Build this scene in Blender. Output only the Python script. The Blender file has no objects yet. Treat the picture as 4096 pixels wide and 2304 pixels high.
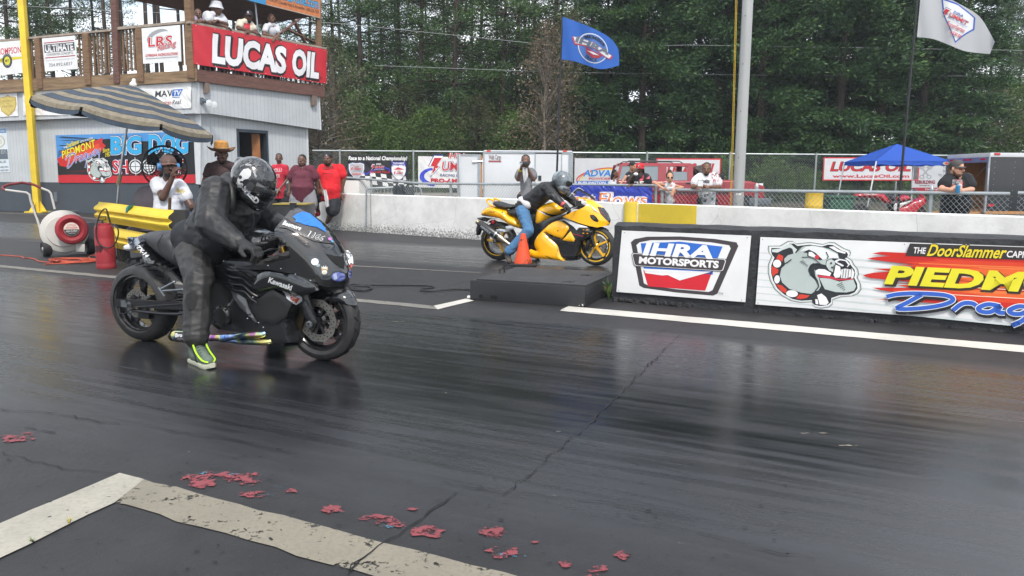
import bpy,bmesh,math,random
import numpy as np
from mathutils import Vector,Matrix,noise
from mathutils.geometry import delaunay_2d_cdt,tessellate_polygon
random.seed(7);RNG=np.random.default_rng(7)
SC=bpy.context.scene
COL=SC.collection
R=math.radians
# ------------------------------------------------------------------ camera
CAM_H,PITCH,ROLL,FPX=1.32,R(8.05),R(0.45),3117.0
_F=Vector((0,math.cos(PITCH),-math.sin(PITCH)))
_R0,_U0=Vector((1,0,0)),Vector((0,math.sin(PITCH),math.cos(PITCH)))
_R=_R0*math.cos(ROLL)+_U0*math.sin(ROLL)
_U=-_R0*math.sin(ROLL)+_U0*math.cos(ROLL)
CAM=Vector((0,0,CAM_H))
cd=bpy.data.cameras.new('camera');cam=bpy.data.objects.new('camera',cd);COL.objects.link(cam)
cam.matrix_world=Matrix(((_R.x,_U.x,-_F.x,0),(_R.y,_U.y,-_F.y,0),(_R.z,_U.z,-_F.z,CAM_H),(0,0,0,1)))
cd.sensor_width=36;cd.lens=36*FPX/4096;cd.clip_start=.05;cd.clip_end=3000
SC.camera=cam
# ------------------------------------------------------------------ sky and sun
SUN_EL,SUN_AZ=R(52),R(168)
w=bpy.data.worlds.new('World');SC.world=w;w.use_nodes=True
nt=w.node_tree;nt.nodes.clear()
def N(t,typ,**k):
 n=t.nodes.new(typ)
 for a,b in k.items():setattr(n,a,b)
 return n
sky=N(nt,'ShaderNodeTexSky',sky_type='NISHITA',sun_disc=False,sun_elevation=SUN_EL,sun_rotation=SUN_AZ,air_density=1.2,dust_density=2.5,ozone_density=1.0)
tc=N(nt,'ShaderNodeTexCoord');mp=N(nt,'ShaderNodeMapping');mp.inputs['Scale'].default_value=(1.6,1.6,3.2)
ns=N(nt,'ShaderNodeTexNoise');ns.inputs['Scale'].default_value=2.2;ns.inputs['Detail'].default_value=7;ns.inputs['Roughness'].default_value=.58
rp=N(nt,'ShaderNodeValToRGB');rp.color_ramp.elements[0].position=.36;rp.color_ramp.elements[1].position=.56
mx=N(nt,'ShaderNodeMixRGB');mx.inputs['Color2'].default_value=(9.5,9.8,10.3,1)
bg=N(nt,'ShaderNodeBackground');bg.inputs['Strength'].default_value=.118
out=N(nt,'ShaderNodeOutputWorld')
for a,b in((tc.outputs['Generated'],mp.inputs[0]),(mp.outputs[0],ns.inputs['Vector']),(ns.outputs['Fac'],rp.inputs[0]),(rp.outputs[0],mx.inputs['Fac']),(sky.outputs[0],mx.inputs['Color1']),(mx.outputs[0],bg.inputs[0]),(bg.outputs[0],out.inputs[0])):nt.links.new(a,b)
sd=bpy.data.lights.new('sun','SUN');sd.energy=2.15;sd.angle=R(8);sd.color=(1,.96,.9)
so=bpy.data.objects.new('sun',sd);COL.objects.link(so)
_sd=Vector((math.sin(SUN_AZ)*math.cos(SUN_EL),math.cos(SUN_AZ)*math.cos(SUN_EL),math.sin(SUN_EL)))
so.rotation_euler=(-_sd).to_track_quat('-Z','Y').to_euler()
SC.view_settings.view_transform='Standard';SC.view_settings.look='None'
SC.view_settings.exposure=0.78;SC.view_settings.gamma=1
SC.render.engine='CYCLES'
# ------------------------------------------------------------------ pixel rays (pixels of the 4096 x 2304 photograph)
def ray(px,py):return(_F*FPX+_R*(px-2048)-_U*(py-1152)).normalized()
def G(px,py,z=0.0):
 d=ray(px,py);return CAM+d*((z-CAM_H)/d.z)
def D(px,py,y):
 d=ray(px,py);return CAM+d*(y/d.y)
class Plane:
 def __init__(s,p,n):s.o=Vector(p);s.n=Vector(n).normalized()
 def p(s,px,py,off=0):
  d=ray(px,py);o=s.o+s.n*off
  return CAM+d*((o-CAM).dot(s.n)/d.dot(s.n))
def vplane(a,b):
 a,b=Vector(a),Vector(b);d=b-a;n=Vector((d.y,-d.x,0))
 if n.dot(CAM-a)<0:n=-n
 return Plane(a,n)
def proj(p):
 q=Vector(p)-CAM;z=q.dot(_F);return(2048+FPX*q.dot(_R)/z,1152-FPX*q.dot(_U)/z)
def v(x,y):return(x*1.59006,y*1.59006)
def crop(ox,oy,sc):return lambda x,y:(ox+x/sc,oy+y/sc)
# ------------------------------------------------------------------ colours and materials
def lin(h):
 if isinstance(h,(tuple,list)):return tuple(h)
 h=h.lstrip('#');c=[int(h[i:i+2],16)/255 for i in(0,2,4)]
 return tuple(x/12.92 if x<=.04045 else((x+.055)/1.055)**2.4 for x in c)
MATS={}
def M(name,col,rough=.5,metal=0,var=.12,scale=6,bump=0,bscale=40,coat=0,spec=.5,trans=0,ior=1.45,emit=0,detail=4,rvar=0,stretch=None,sheen=0):
 if name in MATS:return MATS[name]
 m=bpy.data.materials.new(name);m.use_nodes=True;t=m.node_tree;b=t.nodes['Principled BSDF']
 c=lin(col)
 b.inputs['Roughness'].default_value=rough;b.inputs['Metallic'].default_value=metal
 b.inputs['Coat Weight'].default_value=coat;b.inputs['Coat Roughness'].default_value=.06
 b.inputs['Specular IOR Level'].default_value=spec;b.inputs['IOR'].default_value=ior
 b.inputs['Transmission Weight'].default_value=trans
 if sheen:b.inputs['Sheen Weight'].default_value=sheen
 if emit:b.inputs['Emission Color'].default_value=(*c,1);b.inputs['Emission Strength'].default_value=emit
 b.inputs['Base Color'].default_value=(*c,1)
 if var or bump or rvar:
  tcn=N(t,'ShaderNodeTexCoord');src=tcn.outputs['Object']
  if stretch:
   mpn=N(t,'ShaderNodeMapping');mpn.inputs['Scale'].default_value=stretch;t.links.new(src,mpn.inputs[0]);src=mpn.outputs[0]
  if var or rvar:
   n=N(t,'ShaderNodeTexNoise');n.inputs['Scale'].default_value=scale;n.inputs['Detail'].default_value=detail;n.inputs['Roughness'].default_value=.62
   t.links.new(src,n.inputs['Vector'])
   if var:
    r=N(t,'ShaderNodeValToRGB');e=r.color_ramp.elements;e[0].position=.3;e[1].position=.7
    e[0].color=(*[x*(1-var)for x in c],1);e[1].color=(*[min(1,x*(1+var)+.02*var)for x in c],1)
    t.links.new(n.outputs['Fac'],r.inputs[0]);t.links.new(r.outputs[0],b.inputs['Base Color'])
   if rvar:
    q=N(t,'ShaderNodeMapRange');q.inputs['To Min'].default_value=max(.02,rough-rvar);q.inputs['To Max'].default_value=min(1,rough+rvar)
    q.inputs['From Min'].default_value=.3;q.inputs['From Max'].default_value=.7
    t.links.new(n.outputs['Fac'],q.inputs['Value']);t.links.new(q.outputs[0],b.inputs['Roughness'])
  if bump:
   n2=N(t,'ShaderNodeTexNoise');n2 .inputs['Scale'].default_value=bscale;n2 .inputs['Detail'].default_value=5
   bp=N(t,'ShaderNodeBump');bp.inputs['Strength'].default_value=bump;bp.inputs['Distance'].default_value=.02
   t.links.new(src,n2 .inputs['Vector']);t.links.new(n2 .outputs['Fac'],bp.inputs['Height']);t.links.new(bp.outputs[0],b.inputs['Normal'])
 MATS[name]=m;return m
def C(h,rough=.5):
 k=(h,rough)
 if isinstance(h,str)and max(lin(h))>.5:return M('print_%s_%d'%(h.strip('#'),int(rough*100)),tuple(x*.80 for x in lin(h)),rough,var=.06,scale=3)
 return M('colour_'+(h if isinstance(h,str)else '_'.join('%.2f'%x for x in h))+'_%d'%int(rough*100),h,rough,var=.05,scale=3)
 # ------------------------------------------------------------------ objects
def thing(name,label,cat,loc=(0,0,0),rotz=0,group=None):
 o=bpy.data.objects.new(name,None);COL.objects.link(o);o.empty_display_size=.2
 o.location=Vector(loc);o.rotation_euler=(0,0,rotz);o['label']=label;o['category']=cat
 if group:o['group']=group
 o['_mw']=1
 del o['_mw']
 return o
def tag(o,label,cat,group=None):
 o['label']=label;o['category']=cat
 if group:o['group']=group
 return o
def wm(o):
 m=Matrix.LocRotScale(o.location,o.rotation_euler,o.scale)
 return wm(o.parent)@m if o.parent else m
class MB:
 """collects shapes; build() links them as ONE mesh object"""
 def __init__(s):s.v=[];s.f=[];s.m=[];s.s=[]
 def add(s,vs,fs,m=0,sm=False):
  o=len(s.v);s.v+=[tuple(x)for x in vs]
  for f in fs:s.f.append(tuple(i+o for i in f));s.m.append(m);s.s.append(sm)
  return s
 def box(s,a,b,m=0):
  x0,y0,z0=a;x1,y1,z1=b
  return s.add([(x0,y0,z0),(x1,y0,z0),(x1,y1,z0),(x0,y1,z0),(x0,y0,z1),(x1,y0,z1),(x1,y1,z1),(x0,y1,z1)],[(0,3,2,1),(4,5,6,7),(0,1,5,4),(1,2,6,5),(2,3,7,6),(3,0,4,7)],m)
 def hexa(s,lo,hi,m=0):
  return s.add(list(lo)+list(hi),[(0,3,2,1),(4,5,6,7),(0,1,5,4),(1,2,6,5),(2,3,7,6),(3,0,4,7)],m)
 def beam(s,a,b,w,h,up=(0,0,1),m=0):
  a,b=Vector(a),Vector(b);d=(b-a).normalized();up=Vector(up)
  x=d.cross(up)
  if x.length<1e-4:x=d.cross(Vector((1,0,0)))
  x.normalize();u=x.cross(d).normalized();x*=w/2;u*=h/2
  return s.hexa([a-x-u,a+x-u,b+x-u,b-x-u],[a-x+u,a+x+u,b+x+u,b-x+u],m)
 def sheet(s,pts,n,th,m=0):
  pts=[Vector(p)for p in pts];n=Vector(n).normalized();k=len(pts)
  vs=pts+[p-n*th for p in pts]
  nr=(pts[1]-pts[0]).cross(pts[2]-pts[1])
  tris=[tuple(t)for t in tessellate_polygon([pts])]if k>4 else[tuple(range(k))]
  fs=list(tris)+[tuple(i+k for i in reversed(t))for t in tris]+[(i,i+k,(i+1)%k+k,(i+1)%k)for i in range(k)]
  return s.add(vs,fs,m)
 def tube(s,pts,r,n=8,m=0,closed=False,caps=True,flat=1.0):
  pts=[Vector(p)for p in pts];k=len(pts);rs=r if isinstance(r,(list,tuple))else[r]*k
  vs=[];prev=None
  for i,p in enumerate(pts):
   a=pts[(i-1)%k]if(i or closed)else p;b=pts[(i+1)%k]if(i<k-1 or closed)else p
   d=(b-a).normalized()
   if prev is None:
    u=d.cross(Vector((0,0,1)))
    if u.length<.05:u=d.cross(Vector((0,1,0)))
   else:u=prev-d*prev.dot(d)
   u.normalize();prev=u;w_=d.cross(u)
   for j in range(n):
    t=2*math.pi*j/n;vs.append(p+(u*math.cos(t)+w_*math.sin(t)*flat)*rs[i])
  fs=[]
  for i in range(k if closed else k-1):
   i2=(i+1)%k
   for j in range(n):fs.append((i*n+j,i*n+(j+1)%n,i2*n+(j+1)%n,i2*n+j))
  if caps and not closed:fs+=[tuple(reversed(range(n))),tuple((k-1)*n+j for j in range(n))]
  return s.add(vs,fs,m,True)
 def lathe(s,prof,o=(0,0,0),ax=(0,0,1),n=24,m=0,ref=None,closed=False):
  o,ax=Vector(o),Vector(ax).normalized()
  u=Vector(ref)if ref else(ax.cross(Vector((1,0,0)))if abs(ax.x)<.9 else ax.cross(Vector((0,1,0))))
  u=(u-ax*u.dot(ax)).normalized();w_=ax.cross(u);vs=[];k=len(prof)
  for r_,h in prof:
   for j in range(n):
    t=2*math.pi*j/n;vs.append(o+ax*h+(u*math.cos(t)+w_*math.sin(t))*r_)
  fs=[(i*n+j,i*n+(j+1)%n,(i+1)%k*n+(j+1)%n,(i+1)%k*n+j)for i in range(k if closed else k-1)for j in range(n)]
  if not closed:
   if prof[0][0]>1e-5:fs.append(tuple(reversed(range(n))))
   if prof[-1][0]>1e-5:fs.append(tuple((k-1)*n+j for j in range(n)))
  return s.add(vs,fs,m,True)
 def ell(s,c,r,n=14,rot=None,m=0):
  c=Vector(c);r=(r,r,r)if not isinstance(r,(tuple,list))else r;vs=[];h=n//2
  for i in range(1,h):
   a=math.pi*i/h
   for j in range(n):
    t=2*math.pi*j/n;p=Vector((r[0]*math.sin(a)*math.cos(t),r[1]*math.sin(a)*math.sin(t),r[2]*math.cos(a)))
    vs.append(c+(rot@p if rot else p))
  for q in(r[2],-r[2]):vs.append(c+(rot@Vector((0,0,q))if rot else Vector((0,0,q))))
  fs=[(i*n+j,(i+1)*n+j,(i+1)*n+(j+1)%n,i*n+(j+1)%n)for i in range(h-2)for j in range(n)]
  t_,b_=len(vs)-2,len(vs)-1
  fs+=[(t_,j,(j+1)%n)for j in range(n)]+[(b_,(h-2)*n+(j+1)%n,(h-2)*n+j)for j in range(n)]
  return s.add(vs,fs,m,True)
 def cap(s,a,b,ra,rb,n=10,m=0):
  a,b=Vector(a),Vector(b);d=b-a;L=max(d.length,1e-5);d/=L
  pr=[]
  for i in range(4):t=math.pi/2*i/4;pr.append((max(ra*math.sin(t),1e-6),-ra*math.cos(t)))
  pr.append((ra,0));pr.append((rb,L))
  for i in range(1,5):t=math.pi/2*i/4;pr.append((max(rb*math.cos(t),1e-6),L+rb*math.sin(t)))
  return s.lathe(pr,a,d,n,m)
 def loft(s,rings,m=0,caps=True,sm=True,closed=True):
  n=len(rings[0]);o=[p for r_ in rings for p in r_]
  fs=[(i*n+j,i*n+(j+1)%n,(i+1)*n+(j+1)%n,(i+1)*n+j)for i in range(len(rings)-1)for j in range(n if closed else n-1)]
  if caps:fs+=[tuple(reversed(range(n))),tuple((len(rings)-1)*n+j for j in range(n))]
  return s.add(o,fs,m,sm)
 def xf(s,mt):s.v=[tuple(mt@Vector(p))for p in s.v];return s
 def merge(s,o,mo=0):return s._m(o,mo)
 def _m(s,o,mo):
  k=len(s.v);s.v+=o.v
  for f,m,q in zip(o.f,o.m,o.s):s.f.append(tuple(i+k for i in f));s.m.append(m+mo);s.s.append(q)
  return s
 def build(s,name,mats,parent=None,bevel=0,world=True,angle=35):
  me=bpy.data.meshes.new(name)
  vs=s.v
  if parent is not None and world:
   inv=wm(parent).inverted();vs=[tuple(inv@Vector(p))for p in vs]
  me.from_pydata(vs,[],s.f);me.update()
  mats=mats if isinstance(mats,(list,tuple))else[mats]
  for m in mats:me.materials.append(m)
  if len(mats)>1:me.polygons.foreach_set('material_index',np.array(s.m,dtype=np.int32))
  bm=bmesh.new();bm.from_mesh(me)
  bmesh.ops.recalc_face_normals(bm,faces=bm.faces)
  if bevel:
   ed=[e for e in bm.edges if len(e.link_faces)==2 and e.calc_face_angle()>.6]
   bmesh.ops.bevel(bm,geom=ed,offset=bevel,segments=2,affect='EDGES',profile=.6,clamp_overlap=True)
  bm.to_mesh(me);bm.free()
  if bevel:me.polygons.foreach_set('use_smooth',np.ones(len(me.polygons),dtype=bool))
  else:me.polygons.foreach_set('use_smooth',np.array(s.s,dtype=bool))
  if bevel or any(s.s):
   try:me.set_sharp_from_angle(angle=R(angle))
   except Exception:pass
  o=bpy.data.objects.new(name,me);COL.objects.link(o)
  if parent is not None:o.parent=parent
  return o
def struct(name,mb,mats,**k):
 o=mb.build(name,mats,**k);o['kind']='structure';return o
def copy_tree(o,parent=None):
 c=o.copy();COL.objects.link(c)
 if parent:c.parent=parent
 for ch in list(o.children):copy_tree(ch,c)
 return c
 # ------------------------------------------------------------------ text and flat artwork
_TX={}
def text2d(s,off=0.0,sp=1.0):
 k=(s,off,sp)
 if k not in _TX:
  cu=bpy.data.curves.new('t','FONT');cu.body=s;cu.size=1;cu.offset=off;cu.resolution_u=3;cu.space_character=sp
  ob=bpy.data.objects.new('t',cu);COL.objects.link(ob)
  me=bpy.data.meshes.new_from_object(ob.evaluated_get(bpy.context.evaluated_depsgraph_get()))
  vs=[(p.co.x,p.co.y)for p in me.vertices];fs=[tuple(p.vertices)for p in me.polygons]
  bpy.data.objects.remove(ob);bpy.data.curves.remove(cu);bpy.data.meshes.remove(me)
  x0=min((p[0]for p in vs),default=0);x1=max((p[0]for p in vs),default=1)
  _TX[k]=([(a-x0,b)for a,b in vs],fs,x1-x0)
 return _TX[k]
def tri_poly(pts):
 pts3=[Vector((p[0],p[1],0))for p in pts]
 return[tuple(t)for t in tessellate_polygon([pts3])]
class Art:
 """flat artwork in (u,v); fn(u,v,h) puts it on a surface, h = height above it"""
 def __init__(s,fn,base=.002,step=.0012,maxlen=None):s.fn=fn;s.h=base;s.step=step;s.maxlen=maxlen;s.mb=MB();s.mats=[]
 def _m(s,c):
  m=c if isinstance(c,bpy.types.Material)else C(c)
  if m not in s.mats:s.mats.append(m)
  return s.mats.index(m)
 def up(s):s.h+=s.step;return s
 def tris(s,pts,fs,c):
  pts=[tuple(p)for p in pts];mi=s._m(c)
  if s.maxlen:
   tl=[]
   for f in fs:
    for i in range(1,len(f)-1):tl.append((pts[f[0]],pts[f[i]],pts[f[i+1]]))
   outl=[];st=tl
   while st:
    nx=[]
    for a,b,c_ in st:
     e=[(math.dist(a,b),a,b,c_),(math.dist(b,c_),b,c_,a),(math.dist(c_,a),c_,a,b)]
     L,p,q,r_=max(e,key=lambda z:z[0])
     if L>s.maxlen:
      mdl=((p[0]+q[0])/2,(p[1]+q[1])/2);nx+=[(p,mdl,r_),(mdl,q,r_)]
     else:outl.append((a,b,c_))
    st=nx
   ix={};vs=[];ff=[]
   for t in outl:
    g=[]
    for p in t:
     k=(round(p[0],6),round(p[1],6))
     if k not in ix:ix[k]=len(vs);vs.append(p)
     g.append(ix[k])
    if len(set(g))==3:ff.append(tuple(g))
   pts,fs=vs,ff
  s.mb.add([s.fn(p[0],p[1],s.h)for p in pts],fs,mi);return s
 def poly(s,pts,c):s.tris(pts,tri_poly(pts),c);return s
 def rect(s,u0,v0,u1,v1,c):return s.poly([(u0,v0),(u1,v0),(u1,v1),(u0,v1)],c)
 def ell(s,u,v_,ru,rv,c,n=22,a0=0,a1=360,rot=0):
  p=[]
  for i in range(n+(a1-a0<360)):
   t=R(a0+(a1-a0)*i/n);x,y=ru*math.cos(t),rv*math.sin(t);cr,sr=math.cos(R(rot)),math.sin(R(rot));p.append((u+x*cr-y*sr,v_+x*sr+y*cr))
  return s.poly(p,c)
 def line(s,pts,w_,c,closed=False,taper=False):
  n=len(pts);L=[];Rr=[]
  for i,p in enumerate(pts):
   a=pts[i-1]if(i or closed)else p;b=pts[(i+1)%n]if(i<n-1 or closed)else p
   dx,dy=b[0]-a[0],b[1]-a[1];q=math.hypot(dx,dy)or 1;k=w_/2
   if taper:k*=max(.15,math.sin(math.pi*(i+.5)/n))
   L.append((p[0]-dy/q*k,p[1]+dx/q*k));Rr.append((p[0]+dy/q*k,p[1]-dx/q*k))
  fs=[(i,(i+1)%n,(i+1)%n+n,i+n)for i in range(n if closed else n-1)]
  s.tris(L+Rr,fs,c);return s
 def text(s,t,u,v_,h,c,w_=None,shear=0,off=0,al='l',rot=0,sp=1.0,arc=None,bend=None):
  vs,fs,W=text2d(t,off,sp);W=W or 1;sx=h/.73
  if w_:sx=w_/W
  wid=W*sx;x0={'l':0,'c':-wid/2,'r':-wid}[al];cr,sr=math.cos(R(rot)),math.sin(R(rot));pts=[]
  for a,b in vs:
   y=b*h/.73;x=a*sx+x0+y*shear
   if arc:
    ang=R(90)-x/abs(arc)if arc>0 else R(270)+x/abs(arc);rr=abs(arc)+(y if arc>0 else-y)
    pts.append((u+rr*math.cos(ang),v_+rr*math.sin(ang)))
   else:
    if bend:y+=bend*math.sin(math.pi*a/W)
    pts.append((u+x*cr-y*sr,v_+x*sr+y*cr))
  return s.tris(pts,fs,c)
 def build(s,name,parent=None):return s.mb.build(name,s.mats,parent)
def quad(tl,tr,br,bl):
 tl,tr,br,bl=map(Vector,(tl,tr,br,bl));n=(tr-tl).cross(tl-bl).normalized()
 if n.dot(CAM-tl)<0:n=-n
 def fn(u,v_,h=0):return(tl*(1-u)+tr*u)*v_+(bl*(1-u)+br*u)*(1-v_)+n*h
 fn.n=n;fn.c=[tl,tr,br,bl];fn.asp=((tr-tl).length+(br-bl).length)/((tl-bl).length+(tr-br).length)
 return fn
def scaled(fn,W,H):
 g=lambda u,v_,h=0:fn(u/W,v_/H,h)
 return g
_RM=[]
def organic(mb,name,mat,parent,vox=.012,smooth=4,world=True,disp=None):
 o=mb.build(name,mat,parent,world=world);_RM.append((o,vox,smooth,disp));return o
def finish_organic():
 for o,vox,sm,disp in _RM:
  r_=o.modifiers.new('r','REMESH');r_.mode='VOXEL';r_.voxel_size=vox;r_.use_smooth_shade=True
  if sm:q=o.modifiers.new('s','SMOOTH');q.factor=.5;q.iterations=sm
 dg=bpy.context.evaluated_depsgraph_get();dg.update();res=[]
 for o,*_ in _RM:res.append(bpy.data.meshes.new_from_object(o.evaluated_get(dg)))
 for(o,vox,sm,disp),me in zip(_RM,res):
  old=o.data;o.modifiers.clear();nm=old.name;o.data=me
  for m in old.materials:
   if m.name not in me.materials:me.materials.append(m)
  bpy.data.meshes.remove(old);me.name=nm
  if disp:disp(o)
  me.polygons.foreach_set('use_smooth',np.ones(len(me.polygons),dtype=bool))
 _RM.clear()
 # ------------------------------------------------------------------ ground
TD=Vector((.8944,-.4472,0));TN=Vector((.4472,.8944,0))
def tp(a,t,z=0):return TD*a+TN*t+Vector((0,0,z))
def nmath(t,op,a,b=None,c=None,clamp=False):
 n=N(t,'ShaderNodeMath',operation=op,use_clamp=clamp)
 for i,x in enumerate((a,b,c)):
  if x is None:continue
  if isinstance(x,(int,float)):n.inputs[i].default_value=x
  else:t.links.new(x,n.inputs[i])
 return n.outputs[0]
def nmix(t,f,a,b):
 n=N(t,'ShaderNodeMixRGB')
 for i,x in enumerate((f,a,b)):
  if isinstance(x,(int,float)):n.inputs[i].default_value=x
  elif isinstance(x,tuple):n.inputs[i].default_value=(*x,1)
  else:t.links.new(x,n.inputs[i])
 return n.outputs[0]
def nnoise(t,vec,scale,detail=4,rough=.6,lo=None,hi=None):
 n=N(t,'ShaderNodeTexNoise');n.inputs['Scale'].default_value=scale;n.inputs['Detail'].default_value=detail;n.inputs['Roughness'].default_value=rough
 t.links.new(vec,n.inputs['Vector']);o=n.outputs['Fac']
 return nramp(t,o,lo,hi)if lo is not None else o
def nramp(t,o,lo,hi,a=0,b=1):
 q=N(t,'ShaderNodeMapRange');q.interpolation_type='SMOOTHSTEP'
 for i,x in zip((1,2,3,4),(lo,hi,a,b)):q.inputs[i].default_value=x
 t.links.new(o,q.inputs[0]);return q.outputs[0]
def asphalt():
 m=bpy.data.materials.new('track_asphalt');m.use_nodes=True;t=m.node_tree;b=t.nodes['Principled BSDF']
 co=N(t,'ShaderNodeTexCoord').outputs['Object']
 def dot(vec):
  n=N(t,'ShaderNodeVectorMath',operation='DOT_PRODUCT');t.links.new(co,n.inputs[0]);n.inputs[1].default_value=vec;return n.outputs['Value']
 al,ac=dot(TD),dot(TN)
 cb=N(t,'ShaderNodeCombineXYZ');t.links.new(nmath(t,'MULTIPLY',al,.22),cb.inputs[0]);t.links.new(ac,cb.inputs[1]);st=cb.outputs[0]
 cb2=N(t,'ShaderNodeCombineXYZ');t.links.new(nmath(t,'MULTIPLY',al,.055),cb2 .inputs[0]);t.links.new(ac,cb2 .inputs[1]);st2=cb2 .outputs[0]
 fine=nnoise(t,co,70,6,.7);mid=nnoise(t,co,3.2,6,.65);big=nnoise(t,co,.5,4,.6)
 s1=nnoise(t,st,5.5,7,.65,.35,.65);s2=nnoise(t,st2,13,5,.6,.38,.64);s3=nnoise(t,st2,34,3,.6,.40,.66)
 wob=nmath(t,'MULTIPLY_ADD',nnoise(t,st,1.6,3),.9,nmath(t,'SUBTRACT',ac,.45))
 def band(lo0,lo1,hi0,hi1):return nmath(t,'MULTIPLY',nramp(t,wob,lo0,lo1),nramp(t,wob,hi0,hi1,1,0))
 near=band(2.2,2.9,6.25,6.6);core=band(3.2,3.9,4.7,5.5);far=band(9.4,10.2,12.6,13.3)
 lane=nmath(t,'MAXIMUM',near,far)
 base=nmix(t,nramp(t,mid,.3,.7),(.0125,.0122,.0132),(.021,.0205,.0222))
 base=nmix(t,nmath(t,'MULTIPLY',nramp(t,fine,.58,.72),.75),base,(.056,.055,.055))
 rub=nmix(t,s2,(.0105,.0115,.014),(.022,.0235,.028))
 rub=nmix(t,nmath(t,'MULTIPLY',s3,.22),rub,(.036,.038,.045))
 col=nmix(t,nmath(t,'MULTIPLY',lane,nmath(t,'MULTIPLY_ADD',s1,.35,.6)),base,rub)
 dark=nmath(t,'MULTIPLY',core,nmath(t,'MULTIPLY',nramp(t,nnoise(t,st,2.3,5),.36,.6),.75))
 col=nmix(t,dark,col,(.005,.0055,.007))
 t.links.new(col,b.inputs['Base Color'])
 rg=nmath(t,'MULTIPLY_ADD',mid,.18,.52)
 rl=nmath(t,'MULTIPLY_ADD',s2,.10,nmath(t,'MULTIPLY_ADD',core,-.09,.235))
 rr=N(t,'ShaderNodeMix');rr.data_type='FLOAT'
 t.links.new(lane,rr.inputs[0]);t.links.new(rg,rr.inputs[2]);t.links.new(rl,rr.inputs[3])
 t.links.new(rr.outputs[0],b.inputs['Roughness'])
 h=nmath(t,'ADD',nmath(t,'MULTIPLY',nnoise(t,co,140,4,.6),.5),nmath(t,'MULTIPLY',nnoise(t,co,22,5,.6),.9))
 bp=N(t,'ShaderNodeBump');bp.inputs['Distance'].default_value=.006
 t.links.new(nmath(t,'MULTIPLY_ADD',lane,-.42,.5),bp.inputs['Strength']);t.links.new(h,bp.inputs['Height']);t.links.new(bp.outputs[0],b.inputs['Normal'])
 b.inputs['Specular IOR Level'].default_value=.40
 return m
struct('ground',MB().add([(-250,-60,0),(250,-60,0),(250,320,0),(-250,320,0)],[(0,1,2,3)]),asphalt())
def worn(name,col,under=None,amt=.5,scale=9,grime=(.16,.15,.125),gm=.0):
 m=bpy.data.materials.new(name);m.use_nodes=True;t=m.node_tree;b=t.nodes['Principled BSDF'];co=N(t,'ShaderNodeTexCoord').outputs['Object']
 n1=nnoise(t,co,scale,8,.72);n2=nnoise(t,co,scale*6,5,.7);n3=nnoise(t,co,1.7,4,.6,.35,.65)
 c=nmix(t,nmath(t,'MULTIPLY',n3,.8),lin(col),tuple(x*.78 for x in lin(col)))
 c=nmix(t,nmath(t,'MULTIPLY',nramp(t,n2,.4,.75),gm),c,grime)
 thr=.78-.5*amt
 f=nramp(t,nmath(t,'ADD',nmath(t,'MULTIPLY',n1,.7),nmath(t,'MULTIPLY',n2,.3)),thr,thr+.05)
 t.links.new(nmix(t,f,c,under)if under else c,b.inputs['Base Color']);b.inputs['Roughness'].default_value=.65
 if not under:
  tr=N(t,'ShaderNodeBsdfTransparent');ms=N(t,'ShaderNodeMixShader');t.links.new(f,ms.inputs[0]);t.links.new(b.outputs[0],ms.inputs[1]);t.links.new(tr.outputs[0],ms.inputs[2]);t.links.new(ms.outputs[0],t.nodes['Material Output'].inputs['Surface'])
 bp=N(t,'ShaderNodeBump');bp.inputs['Strength'].default_value=.35;bp.inputs['Distance'].default_value=.004
 t.links.new(n2,bp.inputs['Height']);t.links.new(bp.outputs[0],b.inputs['Normal'])
 return m
W_FRESH=worn('white_line_paint','#989488',amt=.30,gm=.5)
W_CEN=worn('bright_centre_line_paint','#bdbab2',amt=.2,gm=.25)
W_OLD=worn('weathered_line_paint','#7a7466',amt=.46,gm=.75,grime=(.13,.12,.095))
W_MID=worn('dull_line_paint','#6e6b65',amt=.42,gm=.5)
def decal(name,pts,mat,z=.004,jag=.0,step=.12):
 P=[]
 for i,a in enumerate(pts):
  b_=pts[(i+1)%len(pts)];a_,bb=Vector(a),Vector(b_);L=(bb-a_).length;k=max(1,int(L/step))if jag else 1
  for j in range(k):
   q=a_.lerp(bb,j/k)
   if jag:q+=Vector((random.uniform(-jag,jag),random.uniform(-jag,jag),0))
   P.append((q.x,q.y,z))
 mb=MB();mb.add(P,tri_poly(P));o=struct(name,mb,mat);return o
g=lambda pts,cr=v:[G(*cr(x,y))for x,y in pts]
decal('lane_line',g([(300,1193),(365,1208),(395,1282),(290,1266)]),W_OLD,.0044,.006)
a0,a1=G(*v(345,1203)),G(*v(292,1266))
decal('lane_line',[a0,a0+TD*6.5,a1+TD*6.5+TN*-.01,a1],W_OLD,.004,.009)
decal('lane_line',g([(-200,1405),(300,1193),(362,1208),(290,1266),(-200,1505)]),W_FRESH,.0052,.006)
C4=crop(1800,1000,3.22)
p0,p1=G(*C4(1520,728)),G(*C4(1405,785))
decal('lane_line',[p1,p0,p0+TD*12,p1+TD*12],W_CEN,.004,.007)
q0=G(*v(1100,779));q1=G(*v(1092,770))
decal('lane_line',[q0,q0-TD*22,q1-TD*22,q1],W_MID,.004,.012)
decal('lane_line',g([(1092,770),(1100,779.5),(1192,757),(1172,752)]),W_CEN,.0048,.004)
e0=G(*v(-150,530))
decal('lane_line',g([(0,536.5),(120,540),(250,552.5),(250,551),(120,538.5),(0,535)]),W_MID,.004)
decal('lane_line',g([(885,670),(1210,687.5),(1210,686.3),(885,668)]),W_MID,.004,.004)
RED=worn('flaked_red_paint','#7d343b',amt=.60,scale=16,gm=.6,grime=(.12,.05,.05));BLU=worn('flaked_blue_paint','#4b7286',amt=.75,scale=14)
random.seed(11)
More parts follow.
